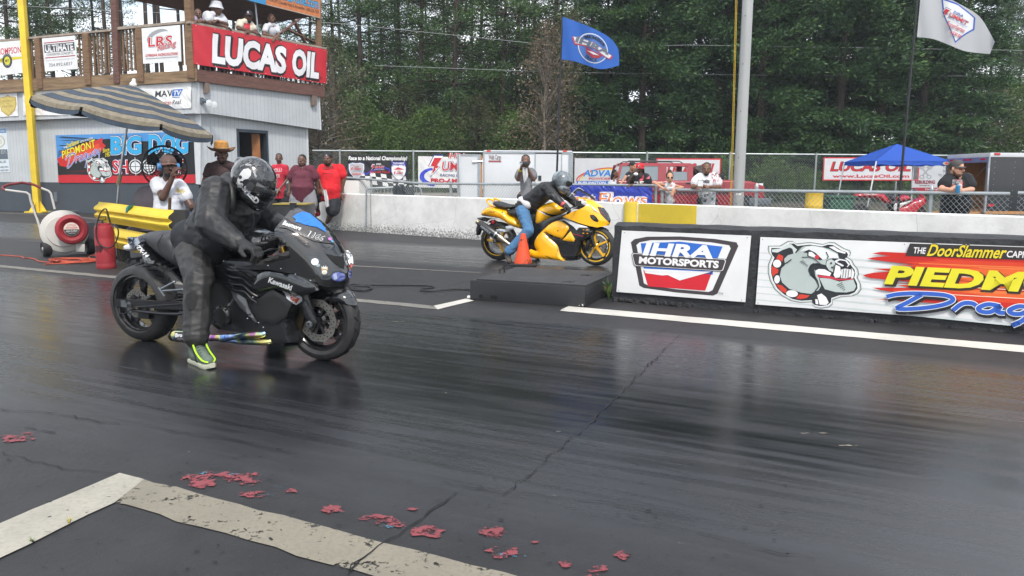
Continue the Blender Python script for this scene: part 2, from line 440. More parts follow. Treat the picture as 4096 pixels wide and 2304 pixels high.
def blob(cx,cy,rx,ry,mat,z,lobes=18):
 P=[]
 for i in range(lobes*3):
  t_=2*math.pi*i/(lobes*3);k=1+.5*noise.noise(Vector((cx*.05+math.cos(t_)*1.6,cy*.05+math.sin(t_)*1.6,z*900)))+.30*noise.noise(Vector((cx*.05+math.cos(t_)*3.2,cy*.05+math.sin(t_)*3.2,z*700)))+random.uniform(-.06,.06)
  P.append(G(*v(cx+rx*k*math.cos(t_),cy+ry*k*math.sin(t_)),z))
 mb=MB();mb.add(P,tri_poly(P));struct('paint_patch',mb,mat)
for cx,cy,rx,ry in((502,1208,48,14),(560,1197,45,9),(615,1203,48,14),(640,1243,34,8),(730,1233,14,5),(520,1186,12,4),(835,1280,28,11),(955,1306,55,11),(1000,1318,26,7),(1075,1336,40,13),(1037,1280,12,3.5),(1240,1340,30,16),(1268,1384,40,12),(1258,1398,20,6),(1421,1418,14,9),(1565,1395,18,11),(1508,1432,26,10),(45,1103,42,8),(18,1096,20,3.5),(70,1092,18,5),(1345,1363,9,3),(1480,1447,10,4)):
 blob(cx,cy,rx,ry,RED,.0045+random.uniform(0,.0007))
for cx,cy,rx,ry in((540,1192,60,7),(665,1247,20,5),(860,1290,16,5),(1000,1325,22,6),(1095,1345,22,14),(1290,1396,34,8),(700,1225,12,3),(975,1316,40,9)):
 blob(cx,cy,rx,ry,BLU,.0034+random.uniform(0,.0006))
PALE=worn('pale_paint_chip','#7d7868',amt=.7,scale=18)
for cx,cy,rx,ry in((470,1137,16,3),(1010,775,14,1.6),(960,790,10,1.2),(1085,722,26,1.8),(1110,740,14,1.5),(1240,1297,20,5),(1390,1247,18,4),(1000,808,26,2),(1405,1085,10,2),(1120,988,22,1.5),(1820,866,20,2),(2050,1090,60,3),(2150,1120,70,3),(1715,1365,22,4),(1210,795,14,1)):
 blob(cx,cy,rx*.6,ry*.6,PALE,.0040+random.uniform(0,.0006),7)
CRK=M('crack_tar',(.006,.006,.007),.8,var=0)
def crack(pts,w_,cr=v,jit=.012,step=.05):
 P=[G(*cr(x,y))for x,y in pts];L=[];Rr=[]
 Q=[]
 for a,b_ in zip(P,P[1:]):
  k=max(1,int((b_-a).length/step))
  for j in range(k):Q.append(a.lerp(b_,j/k)+Vector((random.uniform(-jit,jit),random.uniform(-jit,jit),0)))
 Q.append(P[-1]);n=len(Q)
 for i,p in enumerate(Q):
  d=(Q[min(i+1,n-1)]-Q[max(0,i-1)]).normalized();o_=Vector((-d.y,d.x,0))*w_*random.uniform(.1,1.1)*.24;L.append(p+o_);Rr.append(p-o_)
 mb=MB();mb.add([(p.x,p.y,.0062)for p in L+Rr],[(i,i+1,i+1+n,i+n)for i in range(n-1)]);struct('pavement_crack',mb,CRK)
crack([(1715,840),(1600,950),(1480,1070),(1265,1247)],.016)
crack([(0,1032),(130,1040),(250,1062),(300,1068)],.02);crack([(360,1075),(470,1092),(640,1115)],.012)
crack([(870,1449),(905,1405),(1010,1345),(1150,1240)],.02);crack([(905,1405),(880,1440)],.03)
crack([(1200,1230),(1500,1262),(1750,1310)],.01);crack([(1100,1212),(1260,1247)],.01)
crack([(1700,818),(1640,845)],.012);crack([(2000,850),(2260,890),(2576,915)],.016)
crack([(1230,760),(1700,838),(2100,868)],.012);crack([(1365,800),(1420,778)],.012);crack([(560,745),(700,720),(800,700)],.015)
crack([(1060,742),(1182,705)],.012);crack([(880,640),(1180,660)],.012);crack([(0,1140),(160,1180),(300,1193)],.012)
crack([(1750,1340),(1880,1375),(2050,1410)],.012);crack([(60,1075),(140,1090)],.022);crack([(1000,780),(1180,800),(1300,815)],.012)
for i in range(150):
 x_,y_=random.uniform(-50,2000),random.uniform(1130,1449);l_=random.uniform(4,18);crack([(x_,y_),(x_+l_,y_+random.uniform(-3,5))],random.uniform(.006,.02),step=.02,jit=.006)
VG=bpy.data.materials.new('verge_ground');VG.use_nodes=True;t=VG.node_tree;b=t.nodes['Principled BSDF'];co=N(t,'ShaderNodeTexCoord').outputs['Object']
c_=nmix(t,nnoise(t,co,2.2,6,.7,.35,.65),(.040,.033,.024),(.085,.072,.052));c_=nmix(t,nnoise(t,co,.6,5,.6,.5,.62),c_,(.045,.065,.022))
t.links.new(c_,b.inputs['Base Color']);b.inputs['Roughness'].default_value=.95
mb=MB();ys=[21,23,26,29,32,34,60,140];zs=[-.02,.03,.2,.38,.5,.55,.9,2.0];xs=[-9+i*1.5 for i in range(60)]
for y_,z_ in zip(ys,zs):
 for x_ in xs:mb.v.append((x_,y_,z_+.05*noise.noise(Vector((x_*.5,y_*.5,0)))*(z_>.1)))
k=len(xs);mb.f=[(i*k+j,i*k+j+1,(i+1)*k+j+1,(i+1)*k+j)for i in range(len(ys)-1)for j in range(k-1)];mb.m=[0]*len(mb.f);mb.s=[True]*len(mb.f)
struct('verge',mb,VG)
mb=MB()
for x_ in xs:
 mb.v+=[(x_,33.2,.545),(x_,36.2,.62)]
mb.f=[(2*i,2*i+2,2*i+3,2*i+1)for i in range(k-1)];mb.m=[0]*len(mb.f);mb.s=[False]*len(mb.f)
struct('gravel_path',mb,M('gravel','#8d8880',.9,var=.25,scale=30))
def verge_z(y):return float(np.interp(y,ys,zs))
# ------------------------------------------------------------------ timing tower
C1=crop(0,0,3.15);C2=crop(700,0,3.15);C3=crop(0,440,3.15);C5=crop(700,500,3.15);CB=crop(0,0,1.8114)
LW=vplane((-16.1,27.5,0),(-10.4,25.4,0))
LB=Plane(LW.o+LW.n*.22,LW.n);LR=Plane(LW.o+LW.n*.34,LW.n)
bc=LB.p(783,400)
RD=Vector((3.07,4.75,0)).normalized()
RB=vplane(bc,bc+RD);RR_=Plane(RB.o+RB.n*.12,RB.n)
lc=LW.p(795,600);RWp=vplane(lc,lc+RD)
def grooved(name,col,dirv,pitch=.155,rough=.6):
 m=bpy.data.materials.new(name);m.use_nodes=True;t=m.node_tree;b=t.nodes['Principled BSDF'];co=N(t,'ShaderNodeTexCoord').outputs['Object']
 n=N(t,'ShaderNodeVectorMath',operation='DOT_PRODUCT');t.links.new(co,n.inputs[0]);n.inputs[1].default_value=dirv
 md=nmath(t,'FRACT',nmath(t,'DIVIDE',n.outputs['Value'],pitch));gr=nmath(t,'LESS_THAN',md,.07)
 c=lin(col);c1=nmix(t,nnoise(t,co,1.1,6,.65,.3,.7),c,tuple(x*.86 for x in c))
 t.links.new(nmix(t,nmath(t,'MULTIPLY',gr,.55),c1,tuple(x*.35 for x in c)),b.inputs['Base Color']);b.inputs['Roughness'].default_value=rough
 bp=N(t,'ShaderNodeBump');bp.inputs['Strength'].default_value=.6;bp.inputs['Distance'].default_value=.01
 t.links.new(nmath(t,'SUBTRACT',1.0,gr),bp.inputs['Height']);t.links.new(bp.outputs[0],b.inputs['Normal']);return m
ld=Vector((-LW.n.y,LW.n.x,0))
SID_L=grooved('white_siding_front','#b1b5b8',ld);SID_R=grooved('white_siding_side','#adb2b6',RD)
SKL=grooved('dark_siding_front','#3c434b',ld);SKR=grooved('dark_siding_side','#3c434b',RD)
WOOD=M('weathered_wood','#6f563f',.85,var=.35,scale=3,bump=.4,bscale=30,stretch=(1,1,7));WOODH=M('weathered_wood_board','#7a644b',.85,var=.4,scale=1.4,bump=.3,bscale=30,stretch=(1,1,9))
WOODR=M('redbrown_wood','#5d4038',.8,var=.3,scale=3,bump=.3,bscale=20,stretch=(1,1,6));GREYW=M('grey_rail_wood','#8d8175',.85,var=.25,scale=5)
TRIM=M('white_trim','#b8bbbe',.55,var=.06);BLACK=M('black_paint','#14161a',.5,var=.1)
tower=thing('timing_tower','two storey white sided race tower with dark skirting and an open wooden deck','building',(lc.x,lc.y,0))
def wallpoly(name,pl,pts,m,th=.08,off=0):
 P=[pl.p(x,y,off)for x,y in pts];return MB().sheet(P,pl.n,th).build(name,m,tower)
far_l=-520
wallpoly('wall',LW,[(far_l,420),(795,430),(795,733.5),(far_l,724)],SID_L)
wallpoly('skirting',LW,[(far_l,724),(795,733.5),(795,935),(far_l,935)],SKL,off=-.004)
MB().sheet([LW.p(783,430,.02),LW.p(801,430,.02),LW.p(801,738,.02),LW.p(783,736,.02)],LW.n,.05).build('corner_trim',TRIM,tower)
x2=1231;doorL,doorR,dtop,dbot=C5(785,0)[0],C5(1168,0)[0],527,735
def rp_(x,y,o=0):return RWp.p(x,y,o)
zt=rp_(800,440).z;zd=rp_(C5(785,85)[0],C5(785,85)[1]).z
def rz(x,z):q=rp_(x,600);return Vector((q.x,q.y,z))
ZS=LW.p(795,733.5).z
for nm,xa,xb,za,zb,m in(('wall',800,doorL,ZS,zt,SID_R),('wall',doorR,x2,ZS,zt,SID_R),('wall',doorL,doorR,zd,zt,SID_R),('skirting',800,doorL,0,ZS,SKR),('skirting',doorR,x2,0,ZS,SKR),('skirting',doorL,doorR,0,.35,SKR)):
 MB().sheet([rz(xa,zb),rz(xb,zb),rz(xb,za),rz(xa,za)],RWp.n,.08).build(nm,m,tower)
mb=MB();dk=M('door_frame_paint','#2b333d',.5)
for xa,xb,za,zb in((doorL-1,doorL+7,.35,zd+.1),(doorR-5,doorR+1,.35,zd+.1),(doorL+7,doorR-5,zd,zd+.1)):
 mb.sheet([rz(xa,zb)+RWp.n*.03,rz(xb,zb)+RWp.n*.03,rz(xb,za)+RWp.n*.03,rz(xa,za)+RWp.n*.03],RWp.n,.16)
mb.build('door_frame',dk,tower)
dr=MB().sheet([rz(C5(1045,0)[0],zd-.02)-RWp.n*.3,rz(C5(1085,0)[0],zd-.02)-RWp.n*.06,rz(C5(1105,0)[0],.4)-RWp.n*.06,rz(C5(1050,0)[0],.4)-RWp.n*.3],RWp.n,.03).build('door',M('door_wood','#8a5a34',.6,var=.2),tower)
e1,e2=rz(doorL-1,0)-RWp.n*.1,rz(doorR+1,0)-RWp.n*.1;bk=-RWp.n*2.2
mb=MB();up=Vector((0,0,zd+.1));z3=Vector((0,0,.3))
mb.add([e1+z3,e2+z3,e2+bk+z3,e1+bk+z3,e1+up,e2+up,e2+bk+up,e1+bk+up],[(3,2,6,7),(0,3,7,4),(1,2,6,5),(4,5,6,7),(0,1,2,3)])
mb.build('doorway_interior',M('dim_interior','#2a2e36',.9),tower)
MB().sheet([rz(x2-6,zt)+RWp.n*.02,rz(x2+2,zt)+RWp.n*.02,rz(x2+2,0)+RWp.n*.02,rz(x2-6,0)+RWp.n*.02],RWp.n,.1).build('corner_trim',TRIM,tower)
wallpoly('upper_wall',LB,[(far_l,C1(0,1155)[1]+30),(783,326),(787,453),(far_l,505)],SID_L,.12)
P=[RB.p(784,322),RB.p(1279,382),RB.p(1285,519),RB.p(850,455.5),RB.p(787,453)]
MB().sheet(P,RB.n,.12).build('upper_wall',SID_R,tower)
MB().sheet([RB.p(783,322,.015),RB.p(797,324,.015),RB.p(800,455,.015),RB.p(786,454,.015)],RB.n,.05).build('corner_trim',TRIM,tower)
MB().sheet([RB.p(1274,382,.015),RB.p(1279,383,.015),RB.p(1286,520,.015),RB.p(1280,519,.015)],RB.n,.05).build('corner_trim',TRIM,tower)
zb=LB.p(786,455).z;zdk=LB.p(783,300).z
backL=LB.p(far_l,480);r_end=RB.p(1285,400)
def flat(p,z):return Vector((p.x,p.y,z))
n1,n2=-LW.n*7.5,-RB.n*.6
mb=MB();L0=flat(backL,0);B0=flat(bc,0);R0=flat(r_end,0)
for nm,z0,z1,m in(('soffit',zb-.02,zb+.08,TRIM),('deck_floor',zdk-.2,zdk-.08,WOOD)):
 ins=LW.n*-.14+RB.n*-.14
 pl_=[L0+ins,B0+ins,R0+ins,R0+ins+(L0-B0)]
 MB().hexa([flat(p,z0)for p in pl_],[flat(p,z1)for p in pl_],0).build(nm,m,tower)
MB().sheet([LR.p(far_l,C1(0,1040)[1]+30),LR.p(*C2(262,880)),LR.p(*C2(262,1022)),LR.p(far_l,C1(0,1165)[1]+33)],LR.n,.06).build('deck_beam',WOODH,tower)
MB().sheet([RR_.p(*C2(262,868)),RR_.p(*C2(1885,1085)),RR_.p(*C2(1885,1222)),RR_.p(*C2(262,1022))],RR_.n,.06).build('deck_beam',WOODR,tower)
for x_,y_ in((410,1110),(1760,1270)):
 MB().sheet([RR_.p(*C2(x_-28,y_-70)),RR_.p(*C2(x_+28,y_-62)),RR_.p(*C2(x_+28,y_+58)),RR_.p(*C2(x_-28,y_+62))],RR_.n,.1).build('bracket',M('grey_bracket','#6b5d55',.8),tower)
def rl(x,y,o=0):return LR.p(*C1(x,y),o)
MB().sheet([LR.p(far_l,210,.03),rl(1420,362,.03),rl(1420,388,.03),LR.p(far_l,218,.03)],LR.n,.16).build('handrail',GREYW,tower)
MB().sheet([rl(1420,345,.03),rl(2330,262,.03),rl(2330,292,.03),rl(1420,380,.03)],LR.n,.16).build('handrail',GREYW,tower)
mb=MB();x_=-300
while x_<2330:
 if not any(a<x_<b_ for a,b_ in((-200,300),(530,960),(1400,1480),(1790,2230))):
  yt=np.interp(x_,[-300,1400,2300],[545,395,300])
  MB().sheet([rl(x_-9,yt,-.06),rl(x_+9,yt,-.06),rl(x_+32,yt+520,-.06),rl(x_+14,yt+520,-.06)],LR.n,.04).build('baluster',WOOD,tower)
 x_+=46
mb=MB();x_=-300
while x_<2330:
 p=rl(x_,880);q=p-LR.n*5.2
 MB().beam(flat(q,zdk-.1),flat(q,zdk+.85),.05,.04).build('baluster',WOODR,tower);x_+=60
qa,qb=rl(-300,700)-LR.n*5.2,rl(2330,700)-LR.n*5.2
MB().beam(flat(qa,zdk+.88),flat(qb,zdk+.88),.12,.06).build('handrail',WOODR,tower)
MB().beam(flat(rl(-300,700)-LR.n*.05,zdk+.08),flat(rl(2300,700)-LR.n*.05,zdk+.08),.04,.1).build('bottom_rail',WOOD,tower)
for xa,xb,yt,yb,sl,m in((425,490,485,1110,40,WOOD),(1030,1100,420,1065,40,WOOD),(1395,1465,-400,1045,35,WOODR),(1700,1775,355,1025,28,WOOD)):
 MB().sheet([rl(xa,yt,.05),rl(xb,yt,.05),rl(xb+sl,yb,.05),rl(xa+sl,yb,.05)]if yt>0 else[rl(xa-25,yt,.05),rl(xb-25,yt,.05),rl(xb+sl,yb,.05),rl(xa+sl,yb,.05)],LR.n,.1).build('deck_post',m,tower)
MB().sheet([LR.p(*C2(100,-300),.06),LR.p(*C2(172,-300),.06),LR.p(*C2(240,985),.06),LR.p(*C2(150,975),.06)],LR.n,.16).build('deck_post',WOOD,tower)
def rr(x,y,o=0):return RR_.p(*C2(x,y),o)
MB().sheet([rr(180,262,.04),rr(1910,600,.04),rr(1910,622,.04),rr(180,292,.04)],RR_.n,.16).build('handrail',GREYW,tower)
MB().sheet([rr(1790,-300,.0),rr(1838,-300,.0),rr(1850,588,.0),rr(1798,580,.0)],RR_.n,.1).build('deck_post',WOOD,tower)
mb=MB()
for x_ in range(320,1880,60):
 yt=np.interp(x_,[220,1900],[320,625]);yb_=np.interp(x_,[262,1885],[880,1090]);MB().sheet([rr(x_,yt,-.06),rr(x_+14,yt,-.06),rr(x_+14,yb_,-.06),rr(x_,yb_,-.06)],RR_.n,.04).build('baluster',WOODR,tower)
MB().tube([rr(1010,30,-.2),rr(1052,445,-.2)],.03,10).build('steel_post',M('galvanised','#9aa0a4',.4,.7),tower)
inn=-RB.n*2.6
for a,b_ in(((1430,130),(1650,560)),((1660,170),(1330,420)),((1390,360),(1840,570))):
 p,q=RR_.p(*C2(*a),-2.6),RR_.p(*C2(*b_),-2.6);MB().beam(p,q,.05,.16,up=RB.n).build('brace',WOODR,tower)
for x_ in(880,1090):MB().beam(RR_.p(*C2(x_,40),-2.6),RR_.p(*C2(x_+40,460),-2.6),.12,.12).build('roof_post',WOODR,tower)
def rf(x,y,o):return RR_.p(*C2(x,y),o)
za=rf(1832,232,0).z
fa,fb=rf(1150,62,0),rf(1832,232,0);du=(fb-fa);du.z=0;du.normalize();f0=fa-du*(fb-fa).length*1.05
zroof=fb.z+.1
pl_=[flat(f0,0),flat(fb,0),flat(fb,0)-RB.n*3.6,flat(f0,0)-RB.n*3.6]
MB().hexa([flat(p,zroof)for p in pl_],[flat(p,zroof+.12)for p in pl_]).build('roof',WOODR,tower)
fl=M('lamp_grey','#59626a',.4,.4);gl=M('lamp_glass','#e8ebee',.12,var=0,coat=.5)
lp=MB();p=RB.p(*C2(330,1268),.0);lp.box((p.x-.06,p.y-.06,p.z-.09),(p.x+.06,p.y+.06,p.z+.09));p2=p+RB.n*.2
lp.cap(p,p2+Vector((.05,0,-.02)),.05,.07)
lo=lp.build('floodlight',fl,tower)
for dx,dy in((402,1284),(468,1305)):
 q=RB.p(*C2(dx,dy),.3);MB().lathe([(.03,0),(.085,.1),(.1,.14),(.0,.15)],q,(RB.n+Vector((.1,-.3,-.35))),16).build('bulb',gl,lo)
MB().sheet([LW.p(*C3(678,1035),.05),LW.p(*C3(716,1035),.05),LW.p(*C3(718,1155),.05),LW.p(*C3(682,1155),.05)],LW.n,.06).build('wall_box',M('grey_box','#59616a',.5),tower)
# ------------------------------------------------------------------ walls
WL0,WR0=G(*v(825,577)),G(*v(1250,607));WDIR=(WR0-WL0).normalized();WP=vplane(WL0,WR0)
def dirty_white():
 m=bpy.data.materials.new('dirty_whitewash');m.use_nodes=True;t=m.node_tree;b=t.nodes['Principled BSDF'];co=N(t,'ShaderNodeTexCoord').outputs['Object']
 z=N(t,'ShaderNodeSeparateXYZ');t.links.new(co,z.inputs[0]);z=z.outputs[2]
 c=nmix(t,nnoise(t,co,1.3,7,.65,.35,.7),(.66,.66,.64),(.50,.50,.48))
 c=nmix(t,nmath(t,'MULTIPLY',nnoise(t,co,4,8,.75,.52,.72),.35),c,(.33,.33,.31))
 sp=nramp(t,nmath(t,'ADD',nnoise(t,co,26,6,.75),nramp(t,z,0,.42,.17,-.06)),.60,.66)
 c=nmix(t,nmath(t,'MULTIPLY',sp,.85),c,(.10,.10,.095))
 vo=N(t,'ShaderNodeTexVoronoi',feature='DISTANCE_TO_EDGE');vo.inputs['Scale'].default_value=.8
 wv=N(t,'ShaderNodeMixRGB');wv.inputs[0].default_value=.12;nn=N(t,'ShaderNodeTexNoise');nn.inputs['Scale'].default_value=3;t.links.new(co,nn.inputs['Vector']);t.links.new(co,wv.inputs[1]);t.links.new(nn.outputs['Color'],wv.inputs[2]);t.links.new(wv.outputs[0],vo.inputs['Vector'])
 ck=nmath(t,'LESS_THAN',vo.outputs['Distance'],.0022)
 c=nmix(t,nmath(t,'MULTIPLY',ck,.45),c,(.2,.2,.19))
 t.links.new(c,b.inputs['Base Color']);b.inputs['Roughness'].default_value=.8
 bp=N(t,'ShaderNodeBump');bp.inputs['Strength'].default_value=.3;bp.inputs['Distance'].default_value=.01;t.links.new(nnoise(t,co,30,5),bp.inputs['Height']);t.links.new(bp.outputs[0],b.inputs['Normal'])
 return m
DW=dirty_white()
ww=thing('barrier_wall','long low white concrete wall with dirt spatter along its foot, behind the yellow motorcycle','wall',(WL0 .x,WL0 .y,0))
ztop=(WP.p(*v(900,488)).z+WP.p(*v(1250,501)).z)/2
def wtop(px):return WP.p(px,float(np.interp(px,[1385,1987,2504,3400,4096],[776,797,814,829.5,864]))).z
xs_=[1180,1385,1700,1987,2250,2504,2780,3100,3400,3750,4300]
fr,bk_=[],[]
WTH=.28
base=[WP.p(x,900)for x in xs_]
zt_=[float(np.interp(i,[0,len(xs_)-1],[ztop+.02,ztop-.045]))for i in range(len(xs_))]
WEND=base[-1]
mb=MB();vs=[]
for b0_,z_ in zip(base,zt_):
 vs+=[(b0_.x,b0_.y,-.02),(b0_.x,b0_.y,z_-.015),(b0_.x-WP.n.x*.012,b0_.y-WP.n.y*.012,z_),(b0_.x-WP.n.x*WTH,b0_.y-WP.n.y*WTH,z_),(b0_.x-WP.n.x*WTH,b0_.y-WP.n.y*WTH,-.02)]
fs=[(i*5+j,(i+1)*5+j,(i+1)*5+j+1,i*5+j+1)for i in range(len(xs_)-1)for j in range(4)]+[(0,1,2,3,4),tuple(reversed([(len(xs_)-1)*5+j for j in range(5)]))]
mb.add(vs,fs);mb.build('wall_body',DW,ww)
def wz(px):return float(np.interp(px,xs_,zt_))
yb=worn('yellow_wall_paint','#cdb32c',under=(.30,.28,.16),amt=.12,scale=6,gm=.12)
mb=MB()
for xa,xb in((2552,2784),):
 a,b_=WP.p(xa,900,.004),WP.p(xb,900,.004)
 mb.hexa([flat(a,.0),flat(b_,0),flat(b_-WP.n*.02,0),flat(a-WP.n*.02,0)],[flat(a,wz(xa)-.006),flat(b_,wz(xb)-.006),flat(b_-WP.n*.02,wz(xb)-.006),flat(a-WP.n*.02,wz(xa)-.006)])
mb.build('yellow_band',yb,ww)
pc=WP.p(2523,900,-.02);zc=wz(2520)+.02
MB().lathe([(.135,0),(.135,zc-.03),(.125,zc),(0,zc+.004)],(pc.x,pc.y,0),n=24).build('yellow_bollard',yb,ww)
B0w=G(*v(1544,757));BP=vplane(B0w,B0w+TD);bw=thing('median_wall','low black painted concrete wall carrying two large signs','wall',(B0w.x,B0w.y,0))
zb_=BP.p(2478,892).z
def rough_black():
 m=M('black_wall_paint',(.017,.018,.0205),.62,var=.3,scale=7,bump=.55,bscale=26);return m
mb=MB();kx,kz=60,12;TH=.34;vs=[]
dsp=lambda a,b_,c:.014*noise.noise(Vector((a*5,b_*5,c)))+.012*noise.noise(Vector((a*17,b_*17,c)))
ring=[(0,i/8)for i in range(9)]+[(i/4,1)for i in range(1,5)]+[(1,1-i/8)for i in range(1,9)]
Lw=13.0
for i in range(kx+1):
 a=-.02+Lw*(i/kx)**1.4
 for d_,h_ in ring:
  zz=h_*zb_-(.03 if h_==1 and d_ in(0,1)else 0);o_=dsp(a,h_*zb_+d_,1.3)*(.35 if.2<h_<.95 and d_==0 else 1)
  p=B0w+TD*(a+(dsp(h_*zb_*2,d_,5)*1.6 if i==0 else 0))+TN*(d_*TH+o_);vs.append((p.x,p.y,max(-.03,zz+(o_*.6 if h_==1 else 0))))
k=len(ring);fs=[(i*k+j,(i+1)*k+j,(i+1)*k+j+1,i*k+j+1)for i in range(kx)for j in range(k-1)]+[tuple(range(k)),tuple(reversed([kx*k+j for j in range(k)]))]
mb.add(vs,fs,0,True);mb.build('wall_body',rough_black(),bw)
random.seed(3)
mb=MB()
for i in range(90):
 a=abs(random.gauss(0,.35))if i<60 else random.uniform(0,6);s_=random.uniform(.012,.035);p=B0w+TD*a-TN*random.uniform(-.01,.035)
 mb.ell((p.x,p.y,random.uniform(0,.03)),(s_,s_,s_*.7),6)
mb.build('rubble',M('black_rubble',(.02,.02,.022),.7,bump=.5),bw)
# ------------------------------------------------------------------ signs and banners
WHT,RED_,NAVY,BLK,GRY,YEL,ROY='#e9e9ea','#c4202c','#1c2a70','#17181b','#7d7f84','#ecd81c','#2a56b8'
def sign(name,label,cat,fn,col='#e6e6e6',th=.02,wrinkle=0,border=None,grp=None,part='panel',wf=3.0):
 c=fn.c;cen=(c[0]+c[1]+c[2]+c[3])/4;t_=thing(name,label,cat,cen,0,grp);n=fn.n
 seed=random.random()*50;W=fn.asp
 def f2(u,v_,h=0):
  p=fn(u/W,v_,0);d=h
  if wrinkle:
   d+=wrinkle*(noise.noise(Vector((u*wf+seed,v_*wf,seed)))+.6*noise.noise(Vector(((u+v_*.9)*wf*2.4,(v_-u*.5)*wf*.8,seed)))+.35)
  return p+n*d
 a=Art(f2,0,.0012 if not wrinkle else.002,.09 if wrinkle else None)
 if wrinkle:
  a.rect(0,0,W,1,C(col,.42));a.build(part,t_)
 else:
  MB().sheet([f2(0,1),f2(W,1),f2(W,0),f2(0,0)],n,th).build(part,C(col,.4),t_)
 a=Art(f2,.0012 if not wrinkle else.003,.0012 if not wrinkle else.002,.09 if wrinkle else None)
 if border:
  bcol,bw_=border
  for r_ in((0,0,W,bw_),(0,1-bw_,W,1),(0,bw_,bw_,1-bw_),(W-bw_,bw_,W,1-bw_)):a.rect(*r_,bcol)
  a.up()
 return t_,a,W
def pq(pl,cr,tl,tr,br,bl,off=.02):return quad(*[pl.p(*cr(*q),off)for q in(tl,tr,br,bl)])
def outline_text(a,s_,u,v_,h,layers,**k):
 for o_,c_ in layers:a.text(s_,u,v_,h,c_,off=o_,**k).up()
def bulldog(a,u,v_,s):
 """bulldog head with a studded collar, s = height; looks to the right"""
 def P(l):return[(u+(x-140)/1200*s,v_+(1340-y)/1200*s)for x,y in l]
 out=[(145,255),(350,245),(480,155),(560,150),(630,195),(860,158),(1080,185),(1180,145),(1270,148),(1430,245),(1520,275),(1545,320),(1530,375),(1490,395),(1570,450),(1600,515),(1670,600),(1685,680),(1670,750),(1725,860),(1735,950),(1690,1030),(1600,1080),(1430,1105),(1290,1170),(1290,1250),(1230,1310),(1100,1340),(1000,1325),(960,1290),(950,1235),(760,1262),(600,1240),(440,1160),(310,1050),(220,900),(170,740),(165,600),(215,440),(165,385),(142,320)]
 cx,cy=930,740
 gr=lambda l,k:[(cx+(x-cx)*k,cy+(y-cy)*k)for x,y in l]
 a.poly(P(out),'#34383c').up();a.poly(P(gr(out,.985)),'#c3cdca').up();a.poly(P(gr(out,.955)),'#f0f0f0').up();a.poly(P(gr(out,.925)),'#24272b').up()
 a.poly(P([(300,480),(340,395),(420,430),(415,530)]),'#d3402f');a.poly(P([(232,620),(355,680),(350,740),(300,770),(265,820),(240,740)]),'#d3402f');a.poly(P([(330,955),(420,960),(520,1040),(500,1105),(420,1070)]),'#d3402f');a.poly(P([(680,1185),(740,1105),(910,1115),(860,1165),(760,1195)]),'#d3402f')
 for x,y,rx,ry in((322,572,70,72),(340,860,48,75),(610,1105,100,62)):a.ell(u+(x-140)/1200*s,v_+(1340-y)/1200*s,rx/1200*s,ry/1200*s,'#f2f1f2')
 a.poly(P([(215,320),(350,295),(470,215),(540,205),(610,270),(650,300),(600,390),(570,290),(520,270),(400,320),(320,370),(220,365)]),'#cfd8d6').up()
 face=[(440,480),(500,410),(640,360),(680,280),(760,240),(900,215),(1080,240),(1200,270),(1330,340),(1360,430),(1250,430),(1150,470),(1140,560),(1050,540),(930,530),(870,600),(860,680),(920,780),(980,830),(1030,930),(1010,1020),(930,1085),(760,1075),(560,1020),(430,910),(385,790),(400,660),(460,590)]
 a.poly(P(face),'#b3bebb').up();a.poly(P([(700,330),(800,240),(920,225),(1080,250),(1320,350),(1350,420),(1200,425),(1090,460),(960,350),(860,300)]),'#e3e6e6')
 a.poly(P([(960,640),(1020,720),(1060,850),(1085,930),(1050,1010),(990,1040),(1030,930),(1000,830)]),'#a9b5b2')
 a.poly(P([(1050,790),(1220,790),(1380,835),(1600,780),(1650,900),(1620,980),(1500,1020),(1330,1025),(1150,985),(1100,890)]),'#aab5b2');a.poly(P([(1180,230),(1260,215),(1340,270),(1460,315),(1450,340),(1320,310)]),'#e8e8ea')
 a.poly(P([(1160,480),(1230,445),(1290,480),(1300,560),(1280,680),(1200,640),(1150,560)]),'#bfc9c6');a.up()
 a.poly(P([(985,660),(1030,630),(1130,630),(1245,690),(1220,745),(1100,735),(1000,725)]),'#f2f1f2');a.poly(P([(1400,620),(1460,600),(1560,610),(1560,740),(1480,770),(1400,770)]),'#ececec');a.poly(P([(1570,580),(1615,660),(1600,760),(1565,770)]),'#ececec')
 a.poly(P([(1010,740),(1230,745),(1360,785),(1610,765),(1590,785),(1380,815),(1250,795),(1030,775)]),'#c93a4c');a.poly(P([(1030,1100),(1100,1065),(1180,1130),(1225,1220),(1190,1265),(1080,1270)]),'#f0eff0');a.poly(P([(1000,1175),(1040,1175),(1060,1265),(1015,1262)]),'#f0eff0')
 a.poly(P([(1290,470),(1360,430),(1480,450),(1540,520),(1500,570),(1400,560),(1300,500)]),'#eaeaec');a.up()
 a.poly(P([(1320,490),(1370,455),(1460,465),(1510,530),(1480,580),(1420,585),(1440,540),(1380,510)]),'#1d1f23');a.poly(P([(1310,540),(1380,570),(1400,680),(1380,760),(1310,770),(1280,720)]),'#f4f4f4');a.poly(P([(760,345),(850,290),(960,340),(1090,460),(1040,470),(900,415),(830,410),(830,350)]),'#24272b').up()
 a.poly(P([(850,335),(900,330),(985,400),(960,430),(850,400)]),'#efefef').up();a.ell(u+(995-140)/1200*s,v_+(1340-418)/1200*s,38/1200*s,40/1200*s,'#c8303f')
 ln=lambda l,w_:a.line(P(l),w_/1200*s,'#2a2d31')
 ln([(740,435),(860,425),(960,460),(1060,540)],14);ln([(1140,560),(1000,530),(900,560),(865,640),(905,760)],14);ln([(430,580),(500,540),(565,480)],20);ln([(940,620),(950,720),(1020,840),(1050,940),(990,1040)],22);ln([(1285,540),(1280,690)],16);ln([(1140,320),(1180,400),(1160,440)],16);ln([(640,350),(720,250)],14)
